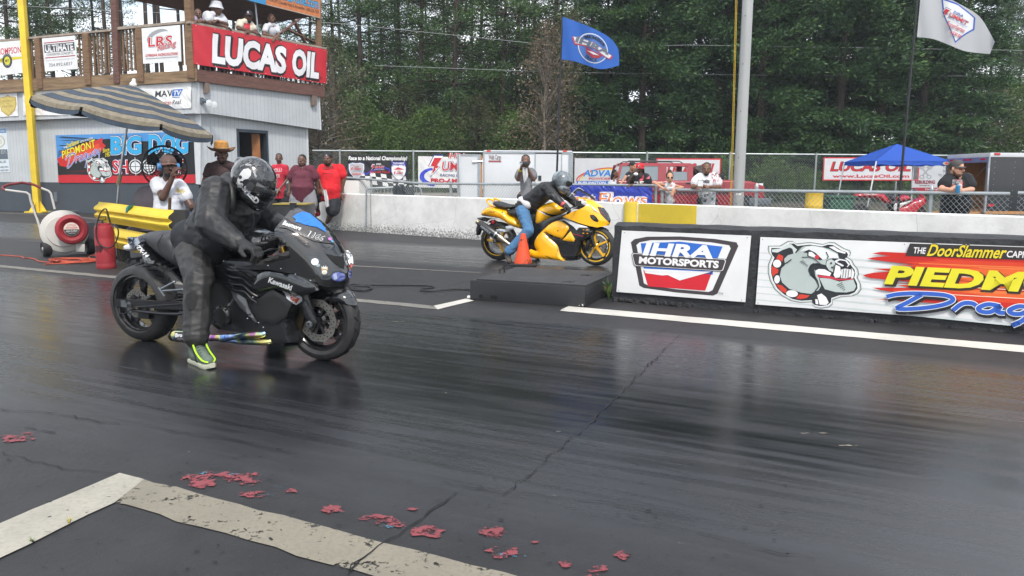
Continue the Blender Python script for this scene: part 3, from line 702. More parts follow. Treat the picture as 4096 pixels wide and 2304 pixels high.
 for i in range(5):ln([(1340+28*i,900+22*i),(1430+12*i,845+28*i)],9);ln([(710+30*i,525+18*i),(770+20*i,490+20*i)],10)
 for i in range(3):ln([(1440+42*i,610),(1430+42*i,760)],9)
 for x,y in((1232,515),(1252,590)):a.ell(u+(x-140)/1200*s,v_+(1340-y)/1200*s,18/1200*s,18/1200*s,'#2a2d31')
 a.up()
def summit(a,u,v_,w_,body='#c4202c',edge='#1c2a70',halo='#f4f4f4',top='#c4202c',sub=None,tour=None):
 h=w_*.24
 S=[(u-.02*w_,v_-.02*w_),(u+.14*w_,v_+.16*w_),(u+.09*w_,v_+.17*w_),(u+.20*w_,v_+.34*w_),(u+.04*w_,v_+.34*w_),(u-.05*w_,v_+.16*w_),(u+.03*w_,v_+.15*w_)]
 cx,cy=u+.07*w_,v_+.17*w_
 for k,c_ in((1.42,edge),(1.25,halo),(1.0,body)):
  a.poly([(cx+(x-cx)*k,cy+(y-cy)*k)for x,y in S],c_).up()
 outline_text(a,'UMMIT',u+.20*w_,v_+.07*w_,h*.82,((.075,edge),(.045,halo),(.012,body)),w_=.78*w_,shear=.12)
 outline_text(a,'IHRA',u+.34*w_,v_+.34*w_,h*.5,((.05,halo),(.02,top)),w_=.40*w_,shear=.25)
 if sub:a.text('RACING EQUIPMENT',u+.16*w_,v_-.06*w_,h*.24,sub,w_=.84*w_,shear=.15,off=.01)
 if tour:a.text(tour[0],u-.05*w_,v_-.2*w_,h*.46,tour[1],w_=1.05*w_,off=.03,shear=.1)
def splash(a,u0,u1,v0,v1,seed,cols=('#b32018','#d8401f','#e8642a')):
 rd=random.Random(seed);n=26
 for k,c_ in enumerate(cols):
  L=[];pad=k*.10*(v1-v0)
  for i in range(n):
   vv=v1-pad-(v1-v0-2*pad)*i/(n-1);L.append((u0+(u1-u0)*(rd.uniform(0,.16)+k*.07+.05*abs(i/(n-1)-.5)),vv))
  a.poly([(u1,v1-pad)]+L+[(u1,v0+pad)],c_).up()
 for i in range(16):
  vv=rd.uniform(v0+.1*(v1-v0),v1-.1*(v1-v0));a.line([(u0+(u1-u0)*rd.uniform(.1,.5),vv),(u0+(u1-u0)*rd.uniform(.55,1),vv+.02)],(v1-v0)*.014,rd.choice(('#8c1512','#f0894a','#f6d9c2')),taper=False)
def dragway(a,u,v_,w_,layers,hs=.42):
 """script lettering drawn as pen strokes, w_ = width"""
 st=[[(.0,.30),(.05,.36),(.14,.40),(.26,.40),(.30,.33),(.26,.22),(.16,.12),(.05,.08),(.10,.22),(.16,.38)],[(.30,.12),(.34,.26),(.38,.28),(.40,.24)],[(.50,.26),(.45,.28),(.41,.20),(.42,.14),(.46,.14),(.50,.26),(.49,.15),(.52,.14)],[(.63,.26),(.58,.28),(.54,.20),(.55,.14),(.59,.15),(.63,.26),(.60,.05),(.55,-.08),(.58,-.02)],[(.66,.26),(.66,.15),(.70,.15),(.73,.25),(.73,.15),(.77,.15),(.80,.27)],[(.90,.27),(.85,.28),(.82,.21),(.83,.15),(.87,.15),(.90,.27),(.89,.16)],[(.93,.27),(.93,.17),(.97,.17),(1.0,.28),(.97,.1),(.93,-.10)]]
 for dx,dy,wid,c_ in layers:
  for q in st:
   pts=[]
   for i in range(len(q)-1):
    p0,p1,p2,p3=q[max(i-1,0)],q[i],q[i+1],q[min(i+2,len(q)-1)]
    for j in range(5):
     t_=j/5;pts.append(tuple(.5*((2*p1[k])+(-p0[k]+p2[k])*t_+(2*p0[k]-5*p1[k]+4*p2[k]-p3[k])*t_**2+(-p0[k]+3*p1[k]-3*p2[k]+p3[k])*t_**3)for k in(0,1)))
   pts.append(q[-1]);a.line([(u+(x+dx)*w_,v_+(y*hs+dy)*w_)for x,y in pts],wid*w_,c_);a.h+=.00004
  a.up()
  # --- on the tower
t_,a,W=sign('banner','red vinyl banner with huge white letters hung along the tower deck railing','banner',pq(RR_,C2,(218,298),(1908,628),(1903,1055),(230,808),.06),'#b3202e',wrinkle=.035,wf=1.6)
for(s_,u0,u1)in(('LUCAS',.12,.655),('OIL',.70,.93)):
 for dx,dy,o_,c_ in((.03,-.035,.085,BLK),(0,0,.085,BLK),(0,0,.05,'#e9e9ec')):a.text(s_,u0*W+dx,.15+dy,.70,c_,w_=(u1-u0)*W,shear=.06,off=o_).up()
a.text('R',.948*W,.12,.05,BLK);a.line([(.952*W+.035*math.cos(i/3),.145+.035*math.sin(i/3))for i in range(20)],.008,BLK)
for i in range(9):a.ell((.02+.96*i/8)*W,.97,.012,.012,'#c9c9c9',8);a.ell((.02+.96*i/8)*W,.03,.012,.012,'#c9c9c9',8)
a.build('lettering',t_)
t_,a,W=sign('sign','white square sign with red racing letters and grey swoosh on the deck railing','sign',pq(LR,CB,(1025,205),(1303,180),(1313,445),(1037,462),.06))
a.ell(.42*W,.72,.30*W,.2,'#8b9093',rot=12).up();a.ell(.50*W,.68,.30*W,.16,'#e6e6e6',rot=12).up()
outline_text(a,'LRS',.16*W,.47,.27,((.07,'#45484c'),(.045,'#f2f2f2'),(.015,'#c8202c')),w_=.62*W,shear=.12)
a.poly([(.26*W,.30),(.62*W,.42),(.5*W,.44),(.46*W,.37)],'#c8202c');a.up();outline_text(a,'Racing',.40*W,.34,.17,((.05,'#55585c'),(.03,'#f2f2f2'),(.005,'#c8202c')),w_=.48*W,shear=.35,rot=8)
a.text('LOVENDAHL RACING SOLUTIONS',.08*W,.19,.075,'#c8202c',w_=.84*W,off=.02,shear=.1);a.rect(.08*W,.13,.92*W,.15,'#b9bcc0');a.build('lettering',t_)
t_,a,W=sign('sign','white sign with black block letters between two dark red bars on the deck railing','sign',pq(LR,C1,(527,485),(940,447),(980,868),(567,902),.06))
a.rect(.05*W,.84,.96*W,.87,'#8d2436');a.rect(.05*W,.39,.96*W,.42,'#8d2436');a.rect(.04*W,.56,.97*W,.81,'#3b3e42').up()
a.text('ULTIMATE',.07*W,.585,.2,WHT,w_=.86*W,off=.04).up();a.rect(.05*W,.735,.96*W,.75,'#3b3e42');a.rect(.05*W,.70,.96*W,.71,'#3b3e42')
a.text('CONVERTER CONCEPTS',.1*W,.46,.075,'#3b3e42',w_=.8*W,off=.008);a.text('www.ultimateconverter.com',.06*W,.30,.06,'#a9acb0',w_=.88*W);a.text('704.892.6837',.14*W,.13,.105,'#54575b',w_=.72*W);a.build('lettering',t_)
t_,a,W=sign('sign','white deck sign with red letters above a yellow winged wheel emblem','sign',pq(LR,C1,(-330,560),(280,505),(315,915),(-295,985),.06))
a.text('MICKEY THOMPSON',.03*W,.62,.2,'#c8203a',w_=.93*W,off=.012).up()
a.poly([(.38*W,.38),(.99*W,.44),(.96*W,.50),(.80*W,.52),(.38*W,.5)],'#d9c93a');a.poly([(.62*W,.38),(.02*W,.44),(.05*W,.50),(.2*W,.52),(.62*W,.5)],'#d9c93a').up()
a.ell(.665*W,.42,.1*W,.22,'#23252a').up();a.ell(.665*W,.42,.06*W,.13,'#d8cf34').up();a.text('M/T',.665*W,.38,.08,'#23252a',w_=.075*W,al='c',off=.03)
a.text('PERFORMANCE',.665*W,.42,.04,'#b9bcc0',arc=.165,al='c',w_=.33);a.text('TIRES & WHEELS',.665*W,.42,.04,'#b9bcc0',arc=-.165,al='c',w_=.3);a.build('lettering',t_)
t_,a,W=sign('banner','small white banner with a gold shield under the deck at the left edge','banner',pq(LB,CB,(-60,676),(126,668),(132,840),(-55,852),.02),wrinkle=.012)
sh=lambda k:[(.63*W+k*x*W,.47+k*y)for x,y in((0,.42),(.1,.34),(.30,.32),(.31,.05),(.25,-.22),(.1,-.36),(0,-.44),(-.1,-.36),(-.25,-.22),(-.31,.05),(-.30,.32),(-.1,.34))]
a.poly(sh(1.05),'#a5873a').up();a.poly(sh(.96),'#cdb968').up();a.text('PROTECT',.63*W,.60,.09,'#8d7a3c',al='c',w_=.42*W);a.text('THE',.63*W,.51,.05,'#8d7a3c',al='c');a.text('HARVEST',.63*W,.38,.09,'#8d7a3c',al='c',w_=.44*W);a.build('emblem',t_)
for lab,q in(('white banner with dark and blue broadcaster letters behind the umbrella edge by the yellow post',((165,658),(560,640),(560,835),(172,836))),('white banner with dark and blue broadcaster letters next to the tower corner',((975,622),(1386,596),(1388,784),(985,800)))):
 t_,a,W=sign('banner',lab,'banner',pq(LB,CB,*q,.02),wrinkle=.02,grp='broadcaster banners under the deck')
 a.text('MAV',.37*W,.50,.25,'#26282c',w_=.30*W,off=.018,shear=.05);a.poly([(.655*W,.50),(.80*W,.50),(.86*W,.76),(.68*W,.76)],'#2c6cc0');a.poly([(.66*W,.46),(.80*W,.46),(.79*W,.435),(.655*W,.435)],'#2c6cc0').up()
 a.text('TV',.68*W,.52,.2,WHT,w_=.13*W,off=.03,shear=.3);a.text('American',.36*W,.18,.17,'#c4202c',w_=.28*W,shear=.3,off=.008);a.text('Real.',.665*W,.18,.18,'#26282c',w_=.16*W,shear=.3,off=.008);a.build('lettering',t_)
t_,a,W=sign('poster','pale blue information poster with gold laurel at the left edge of the tower wall','poster',pq(LW,C3,(-190,232),(78,224),(125,785),(-150,792),.012),'#d3dde4',th=.006)
a.rect(.02*W,.89,.98*W,.985,'#3f74a0').up();a.text('HAVE YOU REGISTERED?',.04*W,.915,.05,WHT,w_=.92*W);a.rect(.03*W,.30,.97*W,.52,'#55606a')
a.text('THE ESPN',.45*W,.43,.07,WHT,w_=.48*W,off=.03).up();a.text('CALL US!',.5*W,.215,.055,'#444b52',w_=.36*W,off=.02)
for k,s_ in enumerate(('1-800-660-2401','1-866-632-0281')):a.text(s_,.35*W,.105-.075*k,.042,'#555b60',w_=.6*W,off=.015)
for i in range(16):
 t0=R(-80+i*160/15);a.ell(.45*W+.42*W*math.cos(t0),.70+.15*math.sin(t0),.035*W,.012,'#c2ab57',8,rot=math.degrees(t0)+60)
a.text('30',.55*W,.65,.1,'#c8b76a',w_=.2*W);a.build('lettering',t_)
t_,a,W=sign('banner','large black, red and blue printed board with bulldog and bubble letters on the tower wall','banner',pq(LW,CB,(402,980),(1400,953),(1417,1327),(425,1324),.025),'#0e0f12',th=.02)
a.poly([(0,1),(W,1),(W,.80),(.62*W,.84),(.40*W,.90),(.2*W,.86),(.05*W,.62),(0,.5)],'#4b8fd0');a.poly([(0,.5),(.02*W,.7),(.06*W,.56),(.04*W,.45),(0,.42)],'#4b8fd0').up()
rd=random.Random(5)
for i in range(11):
 y_=.62+.035*i;a.poly([(rd.uniform(0,.06)*W,y_),(rd.uniform(.2,.42)*W,y_-.05),(rd.uniform(.25,.45)*W,y_-.075),(rd.uniform(0,.1)*W,y_-.02)],'#0e0f12')
a.up();a.poly([(0,.16),(.1*W,.17),(.5*W,.145),(W,.17),(W,0),(0,0)],'#c21f2b')
for i in range(7):a.poly([(rd.uniform(0,.7)*W,.17+.012*i),(rd.uniform(.75,1)*W,.175+.015*i),(rd.uniform(.75,1)*W,.185+.015*i)],'#c21f2b')
a.up();sp_=[(.02*W,.36),(.0,.50),(.05*W,.58),(.03*W,.66),(.12*W,.72),(.2*W,.8),(.32*W,.88),(.36*W,.93),(.355*W,.82),(.38*W,.76),(.34*W,.64),(.28*W,.58),(.2*W,.50),(.12*W,.42),(.07*W,.33)]
a.poly(sp_,'#b3221d').up();a.poly([(.09*W+(x-.05*W)*.78,.62+(y-.62)*.62)for x,y in sp_],'#dc4a22').up()
outline_text(a,'PIEDMONT',.045*W,.505,.165,((.045,'#200e0a'),(.012,'#f0e22a')),w_=.265*W,rot=14,shear=.2)
a.text('THE',.06*W,.715,.04,WHT,rot=14,off=.02);a.text('DoorSlammer',.085*W,.73,.09,'#e3cf25',w_=.1*W,rot=15,shear=.3,off=.03);a.text('CAPITOL OF THE WORLD',.19*W,.83,.04,WHT,w_=.1*W,rot=12,off=.02)
a.text('Since',.355*W,.62,.08,'#e3cf25',w_=.05*W,rot=10,shear=.3,off=.02);a.text('1957',.372*W,.53,.09,'#e3cf25',w_=.04*W,rot=8,shear=.3,off=.02)
m0=a.fn
a.fn=lambda u,v_,h=0,_f=m0,_W=W:_f(u,v_+(u/_W-.07)*.95,h)
dragway(a,.065*W,.24,.27*W,((0,0,.034,'#e6e8f4'),(0,0,.018,'#2b3f9c')),.8);a.fn=m0
bulldog(a,.225*W,.0,.52)
outline_text(a,'BIG',.415*W,.60,.34,((.10,'#1b2a66'),(.075,'#eef3f6'),(.055,'#17181b'),(.04,'#2fa5dc')),w_=.225*W,shear=.08)
outline_text(a,'DOG',.69*W,.60,.36,((.10,'#1b2a66'),(.075,'#eef3f6'),(.055,'#17181b'),(.04,'#2fa5dc')),w_=.275*W,shear=.08)
outline_text(a,'SH',.425*W,.20,.27,((.07,'#23357e'),(.05,'#eef0f2'),(.02,'#c8202c')),w_=.115*W);outline_text(a,'TOUT'[0:1],.76*W,.20,.27,((.07,'#23357e'),(.05,'#eef0f2'),(.02,'#c8202c')),w_=.055*W);outline_text(a,'UT',.815*W,.20,.27,((.07,'#23357e'),(.05,'#eef0f2'),(.02,'#c8202c')),w_=.115*W)
for cx in(.595,.69):
 a.ell(cx*W,.33,.048*W,.145,'#eef0f2').up();a.ell(cx*W,.33,.043*W,.13,'#17181b').up();a.ell(cx*W,.33,.034*W,.10,'#dfe2e4').up();a.line([(cx*W-.055*W,.33),(cx*W+.055*W,.33)],.012,'#17181b');a.line([(cx*W,.15),(cx*W,.52)],.012,'#e8e8ea').up();a.line([(cx*W,.24),(cx*W,.42)],.012,'#17181b')
a.build('lettering',t_)
MB().sheet([LW.p(*CB(1402,957),.015),LW.p(*CB(1440,957),.015),LW.p(*CB(1450,1330),.015),LW.p(*CB(1418,1328),.015)],LW.n,.02).build('corner_trim',TRIM,tower)
t_,a,W=sign('sign','orange brick pattern board with dark phone line and cyan web address','sign',pq(RR_,C2,(1146,-275),(1830,-75),(1832,232),(1150,62),.05),'#b5673a',th=.03)
for j in range(14):
 for i in range(30):
  a.rect((i+.5*(j%2))/30*W*.985,j/14+.004,((i+.5*(j%2))/30+.029)*W*.985,(j+.85)/14,('#c47a48','#b8683c','#cb8a58')[(i*7+j*3)%3])
a.up();a.text('1964-1972 Chevelle Parts & Accessories  1-800-228-7539',.05*W,.17,.135,'#2a1d18',w_=.92*W,off=.02);outline_text(a,'Groundsvone.com',.02*W,.37,.42,((.05,'#1d2f46'),(.015,'#38a3d6')),w_=.95*W);a.rect(0,0,W,.03,'#9a958c');a.build('lettering',t_)
t_,a,W=sign('sign','plain blue end of the roof sign board above the deck','sign',pq(RR_,C2,(560,-440),(1143,-275),(1146,62),(565,-90),.05),'#2f87bd',th=.03);a.rect(.62*W,0,.63*W,1,'#276f9c');a.build('seam',t_)
# --- on the black wall
CW=crop(2400,400,1.4493)
t_,a,W=sign('sign','white board with a red and blue shield emblem on the black wall','sign',pq(BP,CW,(127,757),(876,787),(842,1172),(95,1112),.03),'#e2e2e2',th=.012)
sx=lambda x:(x-108)/(858-108)*W
def sh_pts(k,cx=.475,cy=.49):
 base_=[(-.345,.36),(-.25,.405),(0,.43),(.25,.415),(.40,.38),(.415,.33),(.30,-.37),(.27,-.405),(0,-.40),(-.24,-.37),(-.275,-.34),(-.37,.31)]
 return[((cx+x*k)*W,cy+y*k)for x,y in base_]
a.poly(sh_pts(1.06),'#3a3538').up();a.poly(sh_pts(.93),'#e6e6e6').up()
a.poly([(.165*W,.81),(.475*W,.865),(.80*W,.82),(.75*W,.5),(.20*W,.5)],'#2860b4').up();a.poly([(.20*W,.46),(.745*W,.46),(.745*W,.385),(.21*W,.40)],'#2860b4')
a.poly([(.205*W,.385),(.74*W,.43),(.70*W,.13),(.255*W,.13)],'#cf2230').up();a.poly([(.215*W,.37),(.735*W,.43),(.36*W,.32),(.225*W,.34)],'#e6e6e6').up();a.poly([(.40*W,.335),(.735*W,.43),(.50*W,.26)],'#e6e6e6')
a.poly([(.205*W,.41),(.70*W,.425),(.36*W,.37),(.215*W,.375)],'#e6e6e6').up()
bar=[(.115*W,.64),(.82*W,.625),(.83*W,.60),(.815*W,.47),(.80*W,.455),(.15*W,.455),(.135*W,.47),(.11*W,.61)]
a.poly([(.47*W+(x-.47*W)*1.03,.548+(y-.548)*1.16)for x,y in bar],'#3a3538').up();a.poly([(.47*W+(x-.47*W)*1.015,.548+(y-.548)*1.08)for x,y in bar],'#eceaea').up();a.poly(bar,'#3a3538').up()
a.text('MOTORSPORTS',.165*W,.495,.105,'#eceaea',w_=.62*W,off=.045);outline_text(a,'IHRA',.20*W,.635,.19,((.03,'#eef0f2'),),w_=.55*W,shear=.28,off=.0)if False else outline_text(a,'IHRA',.19*W,.635,.195,((.045,'#eef0f2'),),w_=.55*W,shear=.25)
a.text('TM',.80*W,.085,.04,'#6a6a6c')
for x,y in((.025,.97),(.975,.97),(.02,.03),(.975,.03)):a.ell(x*W,y,.008,.008,'#6d6d6d',8)
a.build('emblem',t_)
tl,bl=BP.p(*CW(930,795),.03),BP.p(*CW(902,1185),.03);r1,r2=BP.p(*CW(2458,850),.03),BP.p(*CW(2458,1299),.03)
kk=1.95
t_,a,W=sign('sign','long white board with a grey bulldog head on the black wall','sign',quad(tl,tl+(r1-tl)*kk,bl+(r2-bl)*kk*1.0,bl),'#e2e3e3',th=.012)
U=lambda px:None
inv=quad(tl,r1,r2,bl)
vis=(r1-tl).length/((r1-tl).length*kk)*W
for i in range(8):a.poly([(0,.78-.1*i),(vis,.70-.1*i),(vis,.66-.1*i),(0,.765-.1*i)],'#cdd4d4')
a.up();bulldog(a,.035*vis,.01,.96)
splash(a,.40*vis,1.9*vis,.20,.86,4)
a.poly([(.60*vis,.99),(.585*vis,.82),(1.3*vis,.84),(1.3*vis,1.0)],'#2b2727').up();a.text('THE',.612*vis,.86,.085,'#eceaea',off=.02,shear=.15,w_=.045*vis);outline_text(a,'DoorSlammer',.663*vis,.835,.16,((.07,'#1c1a1a'),(.02,'#e5cf2c')),w_=.27*vis,shear=.35,rot=.5);a.text('CAPITOL OF THE WORLD',.94*vis,.86,.085,'#eceaea',off=.02,shear=.15,w_=.32*vis)
for dx,dy,o_,c_ in((.012,-.02,.075,'#2a2118'),(0,0,.045,'#e2d82c')):a.text('PIEDMONT',.51*vis+dx,.435+dy,.245,c_,w_=.86*vis,shear=.35,off=o_).up()
dragway(a,.52*vis,.035,.80*vis,((.004,-.012,.034,'#18181c'),(0,0,.028,'#eef0f2'),(0,0,.021,'#2d57ae')),.27)
for x,y in((.012,.97),(.012,.03),(.6,.03),(.58,.975)):a.ell(x*vis,y,.008,.008,'#6d6d6d',8)
a.build('lettering',t_)
# ------------------------------------------------------------------ chain link fences
GALV=M('galvanised_pipe','#959b9d',.45,.55,var=.15);WIRE=M('chain_wire','#8f9598',.5,.4,var=0)
def chainlink(name,a,b,z0,z1,parent,pitch=.075,r=.003):
 """woven wire between ground points a and b, from height z0 to z1"""
 a,b=Vector(a),Vector(b);d=(b-a);L=d.length;d=d/L;H=z1-z0;nrm=Vector((d.y,-d.x,0));mb=MB()
 asp=1.12
 for sgn in(1,-1):
  x=-H/asp if sgn>0 else 0
  end=L if sgn>0 else L+H/asp
  while x<end:
   xa,xb=x,x+sgn*H/asp;za,zb=z0,z1
   lo,hi=(xa,xb)if sgn>0 else(xb,xa)
   def at(xx):return z0+(xx-xa)*sgn*asp
   p0x,p1x=max(0,lo),min(L,hi)
   if p1x-p0x>.01:
    p=a+d*p0x;q=a+d*p1x;p.z=at(p0x);q.z=at(p1x);o=nrm*(r*.8*sgn);mb.tube([p+o,q+o],r,3,caps=False)
   x+=pitch
 mb.s=[False]*len(mb.f);return mb.build(name,WIRE,parent)
LF=Plane(WP.o-WP.n*.42,WP.n)
fe=thing('low_fence','waist high chain link fence on posts just behind the white wall','fence',LF.p(2700,800))
segs=[((1250,699),(1385,710)),((1385,710),(1688,734)),((1688,734),(2620,742)),((2640,758),(4040,775)),((4072,772),(4300,778))]
CFA=crop(1350,560,3.963)
for(p,q)in segs:
 A_,B_=LF.p(*p),LF.p(*q);MB().tube([A_,B_],.026,10).build('top_rail',GALV,fe)
 lo=min(A_.z,B_.z);chainlink('wire_mesh',(A_.x,A_.y,0),(B_.x,B_.y,0),.05,(A_.z+B_.z)/2+.03,fe)
for x_,top in((1484,712),(1803,728),(2624,748),(2650,760),(3027,748),(3727,760),(2230,735)):
 p=LF.p(x_,top,-.03);MB().lathe([(.03,0),(.03,p.z),(.034,p.z),(.03,p.z+.03),(.004,p.z+.07)],(p.x,p.y,0),n=12).build('post',GALV,fe)
RF=Plane((0,29,0),(0,-1,0))
tf=thing('tall_fence','tall chain link fence on pipe posts in front of the trees','fence',(2,29,.35))
zt1=RF.p(2500,612).z
a_,b_=RF.p(1250,612),RF.p(4300,616)
MB().tube([Vector((a_.x,29,zt1)),Vector((b_.x,29,zt1))],.03,8).build('top_rail',GALV,tf)
chainlink('wire_mesh',(a_.x,29.02,0),(b_.x,29.02,0),.3,zt1+.03,tf,.09,.0032)
for x_ in(1360,1654,1960,2250,2588,2920,3264,3590,3900,4200):
 p=RF.p(x_,612);MB().tube([Vector((p.x,28.95,.2)),Vector((p.x,28.95,zt1+.06))],.035,8).build('post',GALV,tf)
CG=crop(2250,580,3.68);CH=crop(2900,540,4.025);CI=crop(3400,540,3.7011)
t_,a,W=sign('banner','black banner with white headline, three shields and a checkered flag on the tall fence','banner',pq(RF,CFA,(160,235),(1125,240),(1130,740),(165,735),.12),'#1b1c20',wrinkle=.02)
a.text('Race to a National Championship!',.015*W,.84,.125,'#f0f0f0',w_=.96*W,off=.03,shear=.12).up()
for j in range(3):
 for i in range(9):
  if(i+j)%2==0:
   x0,x1=(.22+.09*i)*W,(.31+.09*i)*W;y0=.02+.13*j;f_=lambda x,y:(x-.10*(y-.0)*W,y+.05*math.sin(x*5/W)-.05*(x/W)+.02)
   if x1<1.06*W:a.poly([f_(x0,y0),f_(min(x1,W*.99),y0),f_(min(x1,W*.99),y0+.13),f_(x0,y0+.13)],'#e8e8e8')
a.up()
def shield(a,cx,cy,w_,h,c0,c1):
 S=[(-.5,.42),(-.25,.5),(0,.46),(.25,.5),(.5,.42),(.5,.1),(.42,-.15),(.2,-.4),(0,-.5),(-.2,-.4),(-.42,-.15),(-.5,.1)]
 a.poly([(cx+x*w_*1.06,cy+y*h*1.05)for x,y in S],'#2a2f8c').up();a.poly([(cx+x*w_,cy+y*h)for x,y in S],c0).up();a.poly([(cx+x*w_*.9,cy+y*h*.9)for x,y in S],c1).up()
shield(a,.145*W,.50,.25*W,.5,'#e2e2e2','#a3a4a8');summit(a,.06*W,.50,.17*W,sub='#2a2f6c',halo='#e8e8e8');a.text('SuperSeries',.07*W,.37,.07,'#d24a54',w_=.15*W,off=.02)
a.line([(.27*W,.45),(.3*W,.38),(.4*W,.50),(.5*W,.56),(.62*W,.60),(.68*W,.55),(.69*W,.46)],.05,'#2f35a0').up();summit(a,.40*W,.55,.21*W,top='#f0f0f0',sub='#dddddd');a.text('PRO-AM TOUR',.37*W,.43,.065,'#c4303c',w_=.33*W,off=.02)
a.rect(.72*W,.62,.96*W,.79,'#2a2f8c').up();a.text('TOURNAMENT',.745*W,.715,.055,WHT,w_=.19*W,off=.03);a.text('OF CHAMPIONS',.735*W,.64,.055,WHT,w_=.21*W,off=.03);shield(a,.84*W,.44,.23*W,.46,'#e4e4e4','#e4e4e4');a.poly([(.745*W,.535),(.94*W,.54),(.89*W,.575),(.83*W,.62),(.78*W,.56)],'#c4303c');summit(a,.765*W,.38,.15*W,sub='#2a2f6c');a.build('lettering',t_)
t_,a,W=sign('banner','white banner with red letters and blue swoosh beside the open trailer door','banner',pq(RF,CFA,(1278,255),(2330,285),(2330,770),(1280,750),.12),'#dcdcdc',wrinkle=.02)
sw=[(.24*W+.22*W*math.cos(R(t0)),.34+.30*math.sin(R(t0)))for t0 in range(100,272,9)];sw2=[(.29*W+.20*W*math.cos(R(t0)),.36+.22*math.sin(R(t0)))for t0 in range(262,96,-9)]
a.poly(sw+sw2,'#2f3fae').up();summit(a,.22*W,.46,.68*W,sub='#2a2f6c',top='#a83038');a.text('PRO-AM TOUR',.19*W,.18,.12,'#c42838',w_=.74*W,off=.05);a.build('lettering',t_)
t_,a,W=sign('sign','white board with blue and red letters and an oval swoosh behind the blue banner','sign',pq(RF,CG,(180,195),(1143,198),(1140,720),(172,720),.12),'#c6c8cb')
for c_,r_,q in(('#c42f38',1.0,.022),('#d98b3a',.9,.016),('#d9cf3a',.78,.018)):
 a.line([(.37*W+.335*W*r_*math.cos(R(t0)),.50+.20*r_*math.sin(R(t0))+.11*math.cos(R(t0)))for t0 in range(25,262,8)],q*1.6,c_);a.up()
a.text('ADVANCE',.13*W,.50,.18,'#dde9f0',w_=.72*W,shear=.2,off=.06).up();a.text('ADVANCE',.13*W,.50,.18,'#2a6fb5',w_=.72*W,shear=.2,off=.04).up();a.rect(.0,0,0,0,WHT)if False else None
a.text('POWDER COATING',.22*W,.40,.065,'#c42f38',w_=.72*W,off=.02);a.rect(.035*W,.265,.66*W,.365,'#2a5fae').up();a.text('BURLINGTON, NC',.055*W,.285,.065,'#eef0f2',w_=.55*W,off=.025,shear=.15);a.build('lettering',t_)
for lab,q,web in(('white board with red border and red letters seen over the red truck roof',(CG,(1382,195),(2335,200),(2320,600),(1382,600)),False),('white board with red border, red letters and a web address behind the blue canopy',(CH,(1592,360),(3140,360),(3115,735),(1572,733)),True)):
 cr,*qq=q;t_,a,W=sign('sign',lab,'sign',pq(RF,cr,*qq,.10),'#cfd0d3',border=('#b7222e',.045),grp='red bordered boards on the tall fence')
 for o_,c_ in((.05,'#3c2024'),(.022,'#c0242f')):a.text('LUCAS OIL',.07*W,.42,.40,c_,w_=.84*W,shear=.26,off=o_).up()
 if web or True:a.text('www.LucasOil.com',.10*W,.13,.14,'#b0283a',w_=.80*W,off=.03)
 a.build('lettering',t_)
t_,a,W=sign('sign','pale board with crossed pistons and dark red letters behind the canopy legs','sign',pq(RF,CI,(925,380),(1720,375),(1720,835),(905,832),.10),'#aeb1b5')
for sg in(1,-1):
 cx=.25*W;a.line([(cx-.08*W*sg,.78),(cx+.06*W*sg,.50)],.05,'#8a8d91');a.ell(cx+.065*W*sg,.47,.045*W,.06,'#7c7f84').up();a.ell(cx+.065*W*sg,.47,.03*W,.04,'#aeb1b5').up();a.poly([(cx-.14*W*sg,.80),(cx-.06*W*sg,.88),(cx-.01*W*sg,.78),(cx-.09*W*sg,.70)],'#8f9296')
a.rect(0,0,W,.12,'#8e2a38').up();a.text('REBUILDING',.06*W,.25,.11,'#7c2535',w_=.37*W,off=.04);a.text('GRAHAM, NC',.14*W,.17,.04,'#6a3a42',w_=.2*W,off=.02);a.text('Your Full Service Shop',.24*W,.035,.065,'#c9cbd0',w_=.6*W,shear=.2,off=.02);a.text('Block Boring',.57*W,.63,.075,'#84878c',w_=.34*W,off=.02);a.text('Fly Wheels',.49*W,.50,.075,'#84878c',w_=.3*W,off=.02);a.text('336-555',.48*W,.19,.07,'#84878c',off=.02);a.text('Cylinder Heads',.57*W,.76,.075,'#84878c',w_=.36*W,off=.02);a.text('RACE ENGINES',.03*W,.88,.08,'#8e2a38',w_=.45*W,off=.04);a.build('lettering',t_)
t_,a,W=sign('banner','blue banner with orange outlined letters tied to the low fence','banner',pq(LF,CG,(100,588),(1325,620),(1325,960),(90,960),.10),'#24348f',wrinkle=.03)
for o_,c_ in((.075,'#e8e6ee'),(.05,'#26307e'),(.04,'#e8e6ee'),(.0,'#d5762c')):
 a.text('Fast',-.06*W,.28,.40,c_,w_=.40*W,off=o_,shear=.1);a.text('Flows',.38*W,.22,.52,c_,w_=.56*W,off=o_,shear=.1).up()
for i in range(8):a.ell((.04+.92*i/7)*W,.96,.015,.015,'#c9cbd6',8)
a.build('lettering',t_)
